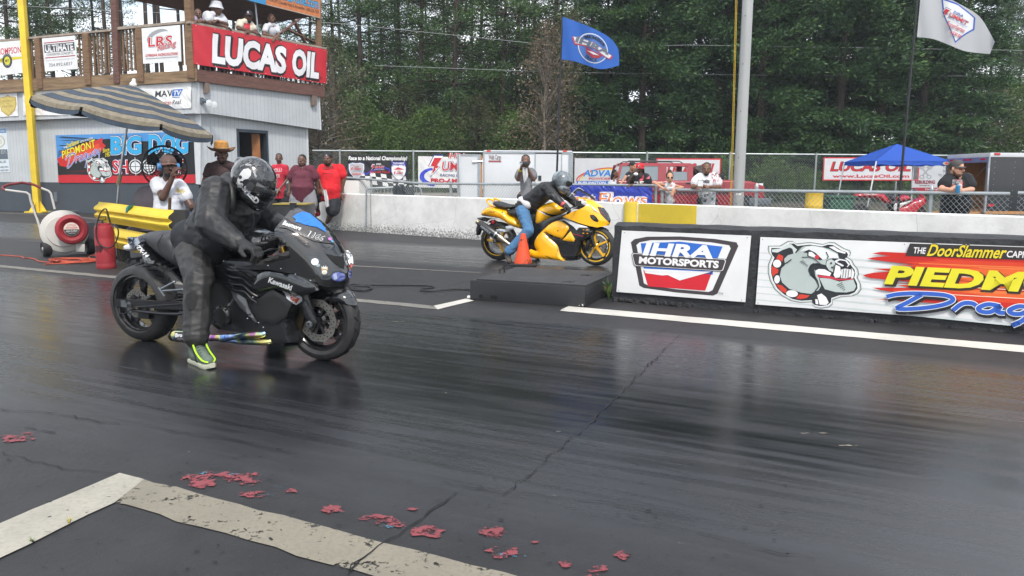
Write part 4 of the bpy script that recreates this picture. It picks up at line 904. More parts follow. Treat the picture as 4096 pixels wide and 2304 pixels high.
# ------------------------------------------------------------------ equipment at the start line
YELP=worn('yellow_steel_paint','#d9bb2e',under=(.16,.11,.05),amt=.14,scale=8,gm=.15);RUB=M('black_rubber',(.012,.012,.013),.55,var=.2);BLKP=M('black_plastic',(.018,.018,.02),.4,var=.15)
WHP=worn('white_enamel','#b5b3ae',under=(.20,.16,.12),amt=.18,scale=10,gm=.15);REDP=worn('red_enamel','#8e1524',under=(.06,.02,.02),amt=.16,scale=9,gm=.15);STEEL=M('steel','#a4a8ab',.3,.9,var=.1);CHROME=M('chrome','#c9ccd0',.12,1,var=.03)
p=D(153,860,27.2);p.z=0
t_=thing('steel_post','tall yellow steel post with gusseted foot in front of the tower','post',p)
MB().hexa([p+Vector((-.1,-.1,0)),p+Vector((.1,-.1,0)),p+Vector((.1,.1,0)),p+Vector((-.1,.1,0))],[p+Vector((-.1,-.1,9.5)),p+Vector((.1,-.1,9.5)),p+Vector((.1,.1,9.5)),p+Vector((-.1,.1,9.5))]).build('pole',YELP,t_,bevel=.012)
MB().box((p.x-.3,p.y-.3,0),(p.x+.3,p.y+.3,.04)).build('base_plate',YELP,t_)
mb=MB()
for a in range(4):
 d=Vector((math.cos(a*math.pi/2+.0),math.sin(a*math.pi/2),0));o=Vector((-d.y,d.x,0))*.012;mb.sheet([p+d*.1+o+Vector((0,0,.04)),p+d*.3+o+Vector((0,0,.04)),p+d*.1+o+Vector((0,0,.4))],o,.024)
for k,s_ in enumerate([mb]):s_.build('gusset',YELP,t_)
C7=crop(0,700,3.15)
yb_=12.6
def d7(x,y,dd=0):return D(*C7(x,y),yb_+dd)
t_=thing('wheeled_blower','white and red wheeled blower with a tall bent handle on the asphalt','leaf blower',G(*C7(800,1010)))
ax=Vector((.42,-.90,.06)).normalized();c0=d7(800,712)
prof=[(0,-.26),(.30,-.26),(.345,-.22),(.345,-.05),(.335,0),(.29,.02),(.25,.03),(.24,.05),(0,.05)]
MB().lathe(prof,c0,ax,40).build('housing',WHP,t_)
c1=d7(905,685,-.12)
MB().lathe([(.235,-.05),(.24,.0),(.222,.055),(.18,.075),(.135,.05),(.12,.02),(.118,.05),(0,.055)],c1,ax,40).build('intake_ring',REDP,t_)
u_=Vector((.90,.42,0)).normalized();w_=u_.cross(ax)if u_.cross(ax).z>0 else ax.cross(u_)
fnb=lambda u,v_,h=0:c1+ax*(.056+h)+u_*u+w_*v_
a=Art(fnb,.002,.001);a.ell(0,0,.108,.108,'#d8d3c8',36).up();a.poly([(.106*math.cos(R(x)),.106*math.sin(R(x)))for x in range(180,361,10)],'#1b1b1d').up()
a.text('LITTLE',0,.05,.03,'#b02a34',w_=.12,al='c',off=.02,shear=.2);a.text('WONDER',0,.01,.03,'#b02a34',w_=.17,al='c',off=.02,shear=.2);a.text('HIGH OUTPUT',0,-.045,.032,'#d8d8d8',w_=.16,al='c',off=.01,shear=.1);a.text('POWER BLOWER',0,-.07,.013,'#d8d8d8',w_=.1,al='c');a.build('badge',t_)
MB().hexa([d7(950,965,-.05),d7(1068,968,-.1),d7(1068,968,.1),d7(950,965,.12)],[d7(955,868,-.05),d7(1070,868,-.1),d7(1070,868,.1),d7(955,868,.12)]).build('outlet',WHP,t_,bevel=.01)
mb=MB();mb.hexa([d7(600,490,.25),d7(1000,478,.35),d7(1000,478,.75),d7(600,490,.7)],[d7(620,455,.25),d7(995,440,.35),d7(995,440,.75),d7(620,455,.7)]);mb.box(tuple(c0+Vector((-.16,.25,-.25))),tuple(c0+Vector((.2,.6,.12))));mb.build('engine',M('engine_grey','#5a5e62',.5),t_,bevel=.015)
for x,y,dd,r_ in((585,940,-.05,.13),(1130,905,.35,.15)):
 wa=Vector((-.72,-.69,0));cw=d7(x,y,dd);cw.z=r_
 wh=MB().lathe([(r_*.5,-.05),(r_*.8,-.065),(r_*.97,-.045),(r_,0),(r_*.97,.045),(r_*.8,.065),(r_*.5,.05)],cw,wa,28).build('wheel',RUB,t_)
 MB().lathe([(0,.055),(r_*.2,.06),(r_*.22,.035),(r_*.5,.04),(r_*.52,.02),(r_*.52,-.04),(0,-.04)],cw,wa,24).build('hub',WHP,wh)
mb=MB();mb.tube([d7(545,825),d7(470,560),d7(390,340),d7(372,250),d7(335,222),d7(70,188)],.018,10);mb.tube([d7(520,165,.45),d7(610,200,.45),d7(640,230,.45),d7(690,430,.45)],.018,10);hd=mb.build('handle',WHP,t_)
MB().tube([d7(75,190),d7(35,178,.05),d7(35,150,.12),d7(110,120,.2),d7(280,95,.33),d7(420,120,.42),d7(520,165,.45)],.021,10).build('grip',M('red_grip','#6d2a30',.7),hd)
MB().tube([d7(420,340,.0),d7(470,520,-.02),d7(585,575,-.05)],.006,6).build('control_cable',RUB,t_)
p=G(*C7(1342,1172));t_=thing('pump_sprayer','red metal pump sprayer tank with black hose standing by the yellow guardrail','sprayer',p)
r_=.128;H_=.62
MB().lathe([(r_*.97,0),(r_,.01),(r_,.06),(r_*.985,.065),(r_,.08),(r_,.42),(r_*.985,.425),(r_,.44),(r_,H_-.06),(r_*.93,H_-.025),(r_*.72,H_-.012),(r_*.72,H_+.015),(r_*.66,H_+.02),(r_*.2,H_+.01),(0,H_+.01)],p,n=36).build('tank',REDP,t_)
mb=MB();q=p+Vector((-.015,0,H_));mb.tube([q,q+Vector((0,0,.06))],.014,8);mb.tube([q+Vector((-.05,0,.06)),q+Vector((-.055,0,.10)),q+Vector((.055,0,.115)),q+Vector((.05,0,.07)),q+Vector((0,0,.055)),q+Vector((-.05,0,.06))],.007,6);mb.build('pump_handle',RUB,t_)
yc=p.y-.14
def dc(x,y,e=0):return D(*C7(x,y),yc+e)
def smooth(pts,k=6):
 o=[];n=len(pts);P_=[Vector(q)for q in pts]
 for i in range(n-1):
  a_,b_,c_,d_=P_[max(i-1,0)],P_[i],P_[i+1],P_[min(i+2,n-1)]
  for j in range(k):
   s_=j/k;o.append(.5*((2*b_)+(c_-a_)*s_+(2*a_-5*b_+4*c_-d_)*s_*s_+(3*b_-a_-3*c_+d_)*s_**3))
 return o+[P_[-1]]
MB().tube(smooth([dc(1400,615,.08),dc(1470,650),dc(1492,740),dc(1455,850),dc(1390,915),dc(1300,905),dc(1230,830),dc(1208,720),dc(1225,600),dc(1265,480),dc(1325,425),dc(1355,470),dc(1385,600,.02)]),.0095,8).build('hose',RUB,t_)
MB().tube([dc(1350,470),dc(1372,540,.02),dc(1392,608,.04)],.013,8).build('wand_grip',M('brass_dark','#6d5326',.4,.6),t_)
MB().tube([dc(1420,640,.05),dc(1480,880),dc(1505,1000,.05),dc(1555,1150,.12)],.005,6).build('lance',M('brass_dark','#6d5326',.4,.6),t_)
fns=lambda u,v_,h=0:p+Vector((math.sin(u/r_)*(r_+h),-math.cos(u/r_)*(r_+h),v_))
a=Art(fns,.001,.001,.02);a.rect(-.12,.26,.03,.33,'#3a1216').up()
for i in range(3):a.rect(-.11+.045*i,.235,-.08+.045*i,.275,'#24090c')
a.text('SPRAYER',-.11,.30,.02,'#5a1a20',off=.02);a.build('sticker',t_)
random.seed(21);ORC=M('orange_cord','#a2432f',.6,var=.2)
t_=thing('extension_cord','tangled orange red extension cord lying on the asphalt beside the blower','cord',G(*C7(950,1080)))
pts=[G(*C7(x,y),.012)for x,y in((-60,1005),(60,1012),(170,1020),(280,1030),(300,1048),(360,1045),(440,1060),(480,1085),(560,1095),(660,1100))]
for i in range(13):
 s_=1 if i%2 else-1;cx,cy=random.uniform(880,980),random.uniform(1062,1092);l_=random.uniform(150,290);h_=random.uniform(14,34)
 for k in range(6):
  th=math.pi*(k/5)*(1 if s_>0 else 1)+(0 if s_>0 else math.pi);pts.append(G(*C7(cx+l_*math.cos(th),cy-h_*math.sin(th)),.012+.004*(i%4)+.003*k))
pts+=[G(*C7(x,y),.03)for x,y in((1120,1040),(1150,1015),(1225,1015))]+[G(*C7(x,y),.012)for x,y in((1190,1060),(900,1110),(640,1118),(565,1128))]
MB().tube(smooth(pts,4),.0085,6).build('cord',ORC,t_)
gA,gB=Vector((-6.62,12.45,0)),Vector((-4.55,10.38,0));GP_=vplane(gA,gB);t_=thing('guardrail','yellow corrugated guardrail section shielding the seated man','guardrail',gA)
def wbeam(x0,x1,zt0,zt1,h,name):
 prof=[(0,0),(.03,-.01),(.08,-.075),(.115,-.082),(.145,-.04),(.155,-.03),(.165,-.04),(.195,-.082),(.23,-.075),(.28,-.01),(.31,0)]
 rings=[];n=14
 for i in range(n+1):
  f=i/n;e=GP_.p(x0+(x1-x0)*f,860);zt=zt0+(zt1-zt0)*f;fl=.0 if f<.93 else(f-.93)*1.2
  rings.append([Vector((e.x,e.y,zt-dz*h/.31))+GP_.n*(-dn*(1.0)+0)-GP_.n*fl*.6 for dz,dn in prof]+[Vector((e.x,e.y,zt-dz*h/.31))+GP_.n*(-dn-.006)-GP_.n*fl*.6 for dz,dn in reversed(prof)])
 return MB().loft(rings).build(name,YELP,t_,angle=50)
xl,xr=C7(1255,0)[0],C7(2140,0)[0]
zl,zr=GP_.p(*C7(1255,338)).z,GP_.p(*C7(2135,442)).z
wbeam(xl,xr,zl,zr,.31,'beam');wbeam(xl+25,xr-30,zl-.37,zl-.40,.31,'beam')
for f in(.25,):
 q=gA.lerp(gB,f)-GP_.n*.12;MB().box((q.x-.07,q.y-.07,0),(q.x+.07,q.y+.07,zl-.02)).build('post',M('dark_timber',(.02,.02,.02),.8,bump=.3),t_,bevel=.008)
q=GP_.p(*C7(2150,440),-.16);q.z=0;zt=GP_.p(*C7(2150,455)).z
MB().hexa([q+Vector((-.03,-.1,0)),q+Vector((.22,-.06,0)),q+Vector((.22,.1,0)),q+Vector((-.03,.1,0))],[q+Vector((-.03,-.1,zt)),q+Vector((.22,-.06,zt)),q+Vector((.22,.1,zt)),q+Vector((-.03,.1,zt))]).build('post',M('dark_timber',(.02,.02,.02),.8,bump=.3),t_,bevel=.008)
q=GP_.p(*C7(1592,418),.09);t_=thing('rag_clip','small teal rag folded over the top of the yellow guardrail','rag',q)
e_=Vector((.7,-.7,0));MB().hexa([q+e_*-.055+Vector((0,0,-.07)),q+e_*.03+Vector((0,0,-.045)),q+e_*.03+Vector((.0,.05,-.045)),q+e_*-.055+Vector((0,.05,-.07))],[q+e_*-.03+Vector((0,0,.0)),q+e_*.075+Vector((0,0,.045)),q+e_*.075+Vector((.05,.12,.05)),q+e_*-.03+Vector((.05,.12,.005))]).build('cloth',M('teal_cloth','#2c7f82',.7,bump=.3),t_,bevel=.008)
Y_=12.4;apex=D(533,341,Y_);t_=thing('patio_umbrella','tilted striped patio umbrella of faded blue and beige over the seated man','umbrella',(D(440,900,Y_).x,Y_,0))
joint=D(478,712,Y_);top=D(515,460,Y_);foot=D(444,905,Y_);foot.z=0
vd=ray(512,470);sx_=Vector((683,0,0));sideV=(D(854,541,Y_)-D(171,394,Y_)).normalized();axU=sideV.cross(vd);axU=axU if axU.z>0 else-axU;axU.normalize();fwd=axU.cross(sideV).normalized()
if fwd.y>0:fwd=-fwd
cen=(D(171,394,Y_)+D(852,541,Y_))/2;Rm=(D(852,541,Y_)-D(171,394,Y_)).length/2
apx=cen+axU*(apex-cen).dot(axU)
STR=[leaf for leaf in(M('faded_beige_canvas','#6f685a',.9,var=.28,scale=14),M('faded_blue_canvas','#343f4c',.9,var=.18,scale=10),M('dark_stripe_canvas','#2b2d30',.9))]
rows=[0,.06,.075,.16,.175,.25,.265,.34,.355,.44,.455,.53,.545,.62,.635,.71,.725,.81,.825,.90,.915,1.0]
mats_r=[0 if(i//2)%2==0 else 1 if i%2==0 else 2 for i in range(len(rows)-1)]
mats_r=[]
for i in range(len(rows)-1):
 mats_r.append(2 if i%2 else(0,1)[(i//2)%2])
mb=MB();cor=[cen+(sideV*math.cos(R(45*k))+fwd*math.sin(R(45*k)))*Rm for k in range(8)]
def cpt(k,f,s_):
 a_,b_=cor[k],cor[(k+1)%8];rim=a_.lerp(b_,s_);q=apx.lerp(rim,f);sag=math.sin(math.pi*f)*.05*Rm;return q-axU*(-sag*.55)-axU*.03*math.sin(math.pi*s_)*f*(.5+.5*f)+axU*0
S=6
for k in range(8):
 for i in range(len(rows)-1):
  for j in range(S):
   mb.add([cpt(k,rows[i],j/S),cpt(k,rows[i+1],j/S),cpt(k,rows[i+1],(j+1)/S),cpt(k,rows[i],(j+1)/S)],[(0,1,2,3)],mats_r[i],True)
mb.build('canopy',STR,t_)
mb=MB()
for k in range(8):
 vs=[];n=10
 for j in range(n+1):
  s_=.02+.96*j/n;q=cpt(k,1,s_);o_=(q-cen).normalized();ww=.012*math.sin(j*2.1+k);dl=.135-.025*abs(2*s_-1)**4*2
  vs+=[q,q-axU*dl*.45+o_*(.01+ww*.5),q-axU*dl*.52+o_*.012,q-axU*dl+o_*(.015+ww)]
 for c_ in range(3):mb.add(vs,[(j*4+c_,j*4+c_+1,(j+1)*4+c_+1,(j+1)*4+c_)for j in range(n)],(0,2,1)[c_],True)
mb.build('valance',STR,t_)
MB().lathe([(.05,0),(.055,.03),(.03,.06),(.025,.11),(0,.115)],apx-axU*.01,axU,14).build('finial',M('white_plastic','#d5d5d2',.4),t_)
mb=MB();mb.tube([joint,apx-axU*.02],.019,12);po=mb.build('upper_pole',STEEL,t_)
MB().tube([foot,joint],.017,12).build('lower_pole',STEEL,t_);MB().tube([D(473,740,Y_),D(481,700,Y_)],[.03,.034],12).build('tilt_joint',M('cream_plastic','#8e8466',.5),t_)
mb=MB()
for k in range(8):mb.tube([apx-axU*.06,cpt(k,.97,0)-axU*.02],.006,5);mb.tube([apx-axU*.62,cpt(k,.5,0)-axU*.02],.005,5)
mb.build('rib_frame',STEEL,t_)
MB().lathe([(.25,0),(.25,.05),(.05,.08),(.04,.3),(0,.3)],foot,n=24).build('base',BLKP,t_)
q=D(*C7(1800,280),12.0);t_=thing('office_chair','grey office chair with rounded back behind the guardrail','chair',(q.x+.12,q.y-.2,0))
FAB=M('grey_chair_fabric','#4a464c',.95,bump=.2,bscale=150)
mb=MB();mb.ell(q+Vector((.08,0,-.12)),(.25,.06,.30),20);mb.build('backrest',FAB,t_)
mb=MB();mb.ell((q.x+.12,q.y-.25,.5),(.27,.26,.06),20);mb.build('seat',FAB,t_)
mb=MB();mb.tube([(q.x+.12,q.y-.22,.08),(q.x+.12,q.y-.22,.46)],.03,10);mb.tube([(q.x+.1,q.y+.06,.62),(q.x+.1,q.y+.02,.48),(q.x+.12,q.y-.2,.45)],.02,8)
for k in range(5):mb.tube([(q.x+.12,q.y-.22,.09),(q.x+.12+.28*math.cos(k*1.257),q.y-.22+.28*math.sin(k*1.257),.06)],.018,6)
mb.build('pedestal',BLKP,t_)
for k in range(5):c_=Vector((q.x+.12+.28*math.cos(k*1.257),q.y-.22+.28*math.sin(k*1.257),.028));MB().lathe([(.0,-.02),(.028,-.018),(.028,.018),(0,.02)],c_,(math.sin(k),math.cos(k),0),12).build('caster',BLKP,t_)
q=D(658,668,12.9);t_=thing('pedestal_fan','round black pedestal fan behind the seated man with headphones','fan',(q.x,q.y,0));ax=Vector((.35,-.93,.05)).normalized();r_=.345
ux=Vector((.93,.35,0));uz=ax.cross(ux);mb=MB()
for rr_,off_ in((r_,0),(r_*.97,.05),(r_*.8,.085),(r_*.55,.105),(r_*.3,.115),(r_*.97,-.05),(r_*.7,-.08),(r_*.4,-.09)):
 mb.tube([q+ax*off_+(ux*math.cos(i*.196)+uz*math.sin(i*.196))*rr_ for i in range(32)],.006 if rr_<r_ else.012,5,closed=True)
for i in range(36):
 e=ux*math.cos(i*.1745)+uz*math.sin(i*.1745);mb.tube([q+ax*.118+e*.07,q+ax*.085+e*r_*.8,q+e*r_],.003,4,caps=False)
 if i%2:mb.tube([q-ax*.09+e*.07,q-ax*.07+e*r_*.75,q+e*r_],.003,4,caps=False)
mb.build('guard',BLKP,t_);MB().lathe([(0,.12),(.075,.118),(.08,.10),(.08,-.2),(.05,-.24),(0,-.24)],q,ax,18).build('motor',BLKP,t_)
for k in range(3):
 a0=k*2.094;e=ux*math.cos(a0)+uz*math.sin(a0);f=ux*math.cos(a0+.9)+uz*math.sin(a0+.9);g_=ux*math.cos(a0+.45)+uz*math.sin(a0+.45)
 MB().sheet([q+e*.07+ax*.03,q+e*r_*.8+ax*.05,q+g_*r_*.9+ax*.01,q+f*r_*.78-ax*.03,q+f*.08-ax*.02],ax,.006).build('blade',M('fan_blade','#23262a',.35,.3),t_)
MB().tube([q-ax*.12,Vector((q.x,q.y+.1,q.z-.1)),Vector((q.x,q.y+.1,.05))],.022,8).build('stand',BLKP,t_);MB().lathe([(.25,0),(.24,.04),(.04,.06),(0,.06)],(q.x,q.y+.1,0),n=24).build('base',BLKP,t_)
def d5(x,y,yy):return D(*C5(x,y),yy)
a_,b_=d5(1240,990,13.2),d5(1650,992,13.2);t_=thing('tool_cart','black equipment cart with yellow trimmed edge behind the crouched black rider','cart',((a_.x+b_.x)/2,13.4,0))
MB().box((a_.x,13.2,.18),(b_.x,13.8,a_.z-.02)).build('body',BLKP,t_,bevel=.01);xm=d5(1490,985,13.2).x
for x0,x1 in((a_.x-.01,xm-.01),(xm+.01,b_.x+.01)):MB().box((x0,13.18,a_.z-.02),(x1,13.82,a_.z)).build('lid',M('yellow_trim','#8a7a34',.5),t_)
MB().box((xm-.05,13.16,a_.z-.22),(xm+.06,13.2,a_.z+.015)).build('latch',M('dark_steel','#2a2e33',.35,.5),t_)
for x_ in(a_.x+.1,b_.x-.1):MB().lathe([(0,-.03),(.09,-.025),(.09,.025),(0,.03)],(x_,13.3,.09),(0,1,0),16).build('wheel',RUB,t_)
q=d5(1130,1330,10.2);t_=thing('fire_extinguisher','red fire extinguisher standing beyond the black motorcycle','extinguisher',(q.x,q.y,0));zt=d5(1130,1262,10.2).z;r_=.09
MB().lathe([(r_*.9,0),(r_,.02),(r_,zt-.1),(r_*.85,zt-.04),(r_*.45,zt),(.025,zt+.01),(.025,zt+.05),(0,zt+.05)],(q.x,q.y,0),n=24).build('cylinder',M('red_gloss','#b01d2a',.25,var=.08,coat=.4),t_)
MB().tube([(q.x-.02,q.y,zt+.04),(q.x-.07,q.y-.02,zt+.03),(q.x-.10,q.y-.03,zt-.12),(q.x-.09,q.y-.05,zt-.4)],.012,8).build('hose',RUB,t_);MB().box((q.x-.01,q.y-.015,zt+.04),(q.x+.10,q.y+.015,zt+.06)).build('lever',STEEL,t_)
CY=crop(1850,640,3.151);p=G(*CY(762,1322));t_=thing('traffic_cone','scuffed orange traffic cone with black base near the yellow motorcycle','traffic cone',p)
hc=D(*CY(778,928),p.y).z;CONE=worn('scuffed_orange','#d8481c',under=(.05,.02,.015),amt=.50,scale=6,gm=.3,grime=(.12,.03,.02));rb=.135
MB().lathe([(rb*1.02,.03),(rb,.05),(rb*.9,.10),(.035,hc),(.028,hc+.004),(.02,hc-.03)],p,n=32).build('cone_body',CONE,t_)
mb=MB();b_=.2;mb.box((p.x-b_,p.y-b_,0),(p.x+b_,p.y+b_,.03));mb.build('base',RUB,t_,bevel=.012)
a_,b_=G(*C4(258,640)),G(*C4(1735,742));hz=D(*C4(258,388),a_.y).z;c_=G(*C4(2125,300),hz);b_t=G(*C4(1712,478),hz);fv=(c_-b_t);fv.z=0
t_=thing('steel_platform','low black tread plate steel box with lid handles beside the black wall','platform',a_)
TRD=bpy.data.materials.new('tread_plate');TRD.use_nodes=True;t=TRD.node_tree;b=t.nodes['Principled BSDF'];co=N(t,'ShaderNodeTexCoord').outputs['Object'];b.inputs['Base Color'].default_value=(.017,.018,.0205,1);b.inputs['Roughness'].default_value=.5
n_=N(t,'ShaderNodeVectorMath',operation='DOT_PRODUCT');t.links.new(co,n_.inputs[0]);n_.inputs[1].default_value=tuple((b_-a_).normalized());sp=N(t,'ShaderNodeSeparateXYZ');t.links.new(co,sp.inputs[0])
uu,vv_=nmath(t,'DIVIDE',n_.outputs['Value'],.045),nmath(t,'DIVIDE',sp.outputs[2],.045)
def dia(sg,off):
 p_,q_=nmath(t,'ADD',uu,off),nmath(t,'ADD',vv_,off);r1=nmath(t,'ABSOLUTE',nmath(t,'SUBTRACT',nmath(t,'FRACT',p_),.5));r2=nmath(t,'ABSOLUTE',nmath(t,'SUBTRACT',nmath(t,'FRACT',q_),.5))
 fx,fy=nmath(t,'SUBTRACT',nmath(t,'FRACT',p_),.5),nmath(t,'SUBTRACT',nmath(t,'FRACT',q_),.5);s1=nmath(t,'ABSOLUTE',nmath(t,'ADD',fx,nmath(t,'MULTIPLY',fy,sg)));return nmath(t,'LESS_THAN',nmath(t,'ADD',s1,nmath(t,'MULTIPLY',nmath(t,'MAXIMUM',r1,r2),.3)),.18)
hgt=nmath(t,'MAXIMUM',dia(1,0),nmath(t,'MULTIPLY',dia(-1,.5),1));bp=N(t,'ShaderNodeBump');bp.inputs['Strength'].default_value=.9;bp.inputs['Distance'].default_value=.006;t.links.new(hgt,bp.inputs['Height']);t.links.new(bp.outputs[0],b.inputs['Normal'])
U=Vector((0,0,hz));MB().hexa([a_,b_,b_+fv,a_+fv],[a_+U,b_+U,b_+fv+U,a_+fv+U]).build('box',TRD,t_,bevel=.006)
LID=M('platform_lid',(.028,.028,.030),.6,var=.18,scale=3);e1=(b_-a_).normalized();e2=fv.normalized();i1=a_+e1*.06+e2*.03;i2=b_-e1*.0+e2*.03
mb=MB();lo=[i1,i2,b_+fv-e1*.0-e2*.03,a_+fv+e1*.05-e2*.03];mb.hexa([q+U for q in lo],[q+U+Vector((0,0,.018))for q in lo]);mb.build('lid',LID,t_,bevel=.005)
hu=hz+.02
for pts in([(640,300),(640,268),(670,258),(700,270),(700,290)],[(1680,322),(1740,325),(1790,330),(1830,318)],[(1450,408),(1510,410),(1560,415),(1600,400)],[(1740,325),(1775,308)],[(1510,410),(1548,390)]):
 P_=[G(*C4(x,y),hu)for x,y in pts]
 if len(pts)==5:base_=G(*C4(640,302),hu);b2=G(*C4(702,288),hu);m_=base_.lerp(b2,.5);P_=[base_,base_.lerp(b2,.05)+Vector((0,0,.05)),m_+Vector((0,0,.07)),base_.lerp(b2,.95)+Vector((0,0,.05)),b2]
 MB().tube(P_,.011 if len(pts)==5 else.008,8).build('lid_handle' if len(pts)==5 else 'hinge',BLKP,t_)
fp=vplane(a_,b_)
for x,y,r_ in((398,595,.022),(543,606,.02),(587,614,.023)):q=fp.p(*C4(x,y),.001);MB().lathe([(0,.003),(r_,.003),(r_,0),(0,0)],q,fp.n,20).build('cable_hole',M('void_black',(.002,.002,.002),.9,var=0),t_)
a=Art(lambda x,y,h=0:fp.p(x,y,h),.003,.001)
for q in([(1655,725),(1672,712),(1668,706),(1660,716)],[(1688,690),(1702,715),(1714,725),(1716,700),(1708,693),(1702,706)]):a.poly([C4(*z)for z in q],'#d9d8d4')
a.build('paint_smear',t_)
q=G(*C4(1985,592));t_=thing('shop_rag','crumpled red rag at the foot of the black wall by the platform','rag',q);mb=MB()
for i in range(6):mb.ell(q+Vector((random.uniform(-.07,.07),random.uniform(-.04,.04),.05+.035*random.random())),(.06,.05,.045),8)
organic(mb,'cloth',M('red_rag','#9c2f22',.8,bump=.6,bscale=30),t_,.012,2)
def weed(px,cr,n,h,lab,col):
 q=G(*cr(*px));t_=thing('weed',lab,'weed',q);mb=MB()
 for i in range(n):
  th=random.uniform(0,6.28);l_=h*random.uniform(.5,1.1);o_=Vector((math.cos(th),math.sin(th),0));mid=q+o_*l_*.25+Vector((0,0,l_*.6));e=q+o_*l_*random.uniform(.4,.8)+Vector((0,0,l_*random.uniform(.5,1)));s_=Vector((-o_.y,o_.x,0))*l_*.035
  mb.add([q-s_*.5,q+s_*.5,mid+s_,mid-s_,e],[(0,1,2,3),(3,2,4)],0,False)
 mb.build('leaf_tuft',M('weed_'+lab[:5].strip().replace(' ','_'),col,.6,var=.3,scale=40),t_)
weed((2045,640),C4,40,.26,'green weed sprouting between the platform and the black wall',(.09,.16,.04))
CD=crop(0,1500,1.1709);weed((325,700),CD,26,.035,'small yellow green weed at the inner edge of the white corner line',(.28,.24,.04));weed((150,785),CD,16,.03,'tiny green weed at the crack below the white corner line',(.14,.2,.05))
q=G(*C4(275,632));tag(MB().cap(q+Vector((-.03,0,.02)),q+Vector((.03,-.01,.02)),.02,.018).build('litter_piece',C('#dcdcd6')),'small white plastic cap lying at the left corner of the steel platform','cap')
CE=crop(1200,500,1.8114);t_=thing('ground_cable','thin black cable looping over the asphalt to the steel platform','cable',G(*CE(700,1165)))
cb_=[(300,1175),(345,1160),(420,1150),(500,1165),(518,1182),(470,1196),(400,1195),(372,1180),(430,1165),(505,1172),(512,1188),(440,1192),(360,1172),(440,1160),(600,1160),(780,1160),(900,1163),(955,1168),(965,1176),(900,1184),(875,1192),(895,1200),(960,1200),(1080,1192),(1180,1190),(1238,1192)]
MB().tube(smooth([G(*CE(x,y),.014+.004*(i%3))for i,(x,y)in enumerate(cb_)],5),.011,6).build('cable',RUB,t_)
# ------------------------------------------------------------------ behind the white wall
q=LF.p(2952,812,-.35);t_=thing('light_pole','thick grey metal pole behind the white wall with a rope running up it','pole',(q.x,q.y,0));r_=21.5*q.y/FPX
GPOLE=M('grey_pole_paint','#9b9c9b',.35,.25,var=.08,scale=2,stretch=(1,1,.2))
MB().lathe([(r_,0),(r_*.93,7.5),(0,7.5)],(q.x,q.y,0),n=36).build('pole',GPOLE,t_)
for z in np.arange(.9,6,.8):MB().lathe([(0,.006),(.008,.005),(.009,0)],(q.x-r_*.55,q.y-r_*.83,z),(-.55,-.83,0),8).build('rivet',M('dark_steel','#2a2e33',.35,.5),t_)
zz=D(2940,772,q.y).z;fnp=lambda u,v_,h=0:Vector((q.x+(r_+h)*math.sin(u/r_),q.y-(r_+h)*math.cos(u/r_),v_))
a=Art(fnp,.001,.001,.02);a.rect(-.07,zz-.035,.025,zz+.035,'#d8d8d6').up();a.rect(-.066,zz+.002,.02,zz+.03,'#34363a').up();a.text('EQUIPMENT',-.06,zz+.008,.016,'#d8d8d6',w_=.075);a.build('sticker',t_)
mb=MB();
for dx,dx2 in((0,0),(5,4)):mb.tube([D(2921+dx2,822,q.y-.12),D(2930+dx,500,q.y-.12),D(2943+dx,0,q.y-.12),D(2953+dx,-300,q.y-.12)],.0055,6)
tag(mb.build('halyard_rope',M('yellow_rope','#a98e28',.7)),'doubled yellow rope hanging beside the thick grey pole','rope')
def flag(name,lab,cat,pole,top,bot,depth,ph,col,back,art,amp=.11):
 (x0,y0),(x1,y1)=pole;b0=D(x1,y1,depth);a0=D(x0,y0,depth);tp_=thing('flag_pole',lab[0],'flag pole',(b0 .x,b0 .y,0));gr=Vector((b0 .x+(b0 .x-a0 .x)*(b0 .z/(a0 .z-b0 .z)),b0 .y,0))
 MB().tube([gr,b0,a0],[.024,.023,.018],10).build('pole',M('black_pole','#17191d',.45),tp_)
 if back:MB().ell(a0,(.026,.026,.03),10).build('finial',M('black_pole','#17191d',.45),tp_)
 def ip(l,u):
  xs_=np.linspace(0,1,len(l));return np.interp(u,xs_,[p[0]for p in l]),np.interp(u,xs_,[p[1]for p in l])
 def ips(l,u):
  n=len(l)-1;i=min(int(u*n),n-1);s_=u*n-i;P_=[l[max(i-1,0)],l[i],l[i+1],l[min(i+2,n)]]
  return tuple(.5*((2*P_[1][k])+(P_[2][k]-P_[0][k])*s_+(2*P_[0][k]-5*P_[1][k]+4*P_[2][k]-P_[3][k])*s_*s_+(3*P_[1][k]-P_[0][k]-3*P_[2][k]+P_[3][k])*s_**3)for k in(0,1))
 def fn(u,v_,h=0):
  tx,ty=ips(top,u);bx,by=ips(bot,u);x=bx+(tx-bx)*v_;y=by+(ty-by)*v_
  dd=depth-.02+amp*u**.7*math.sin(u*7.5+v_*1.4+ph)+.25*amp*math.sin(u*17+v_*3+ph)-h
  return D(x,y,dd)
 tf_=thing(name,lab[1],cat,fn(0,.5));mb=MB();nu,nv=48,24
 vs=[fn(i/nu,j/nv)for i in range(nu+1)for j in range(nv+1)];mb.add(vs,[(i*(nv+1)+j,(i+1)*(nv+1)+j,(i+1)*(nv+1)+j+1,i*(nv+1)+j+1)for i in range(nu)for j in range(nv)],0,True);mb.build('cloth',col,tf_)
 a=Art(lambda u,v_,h=0:fn(u/1.5,v_,h),.004,.003,.05);art(a);a.build('emblem',tf_)
CFm=crop(2000,0,1.229);sc=lambda l:[CFm(*q)for q in l]
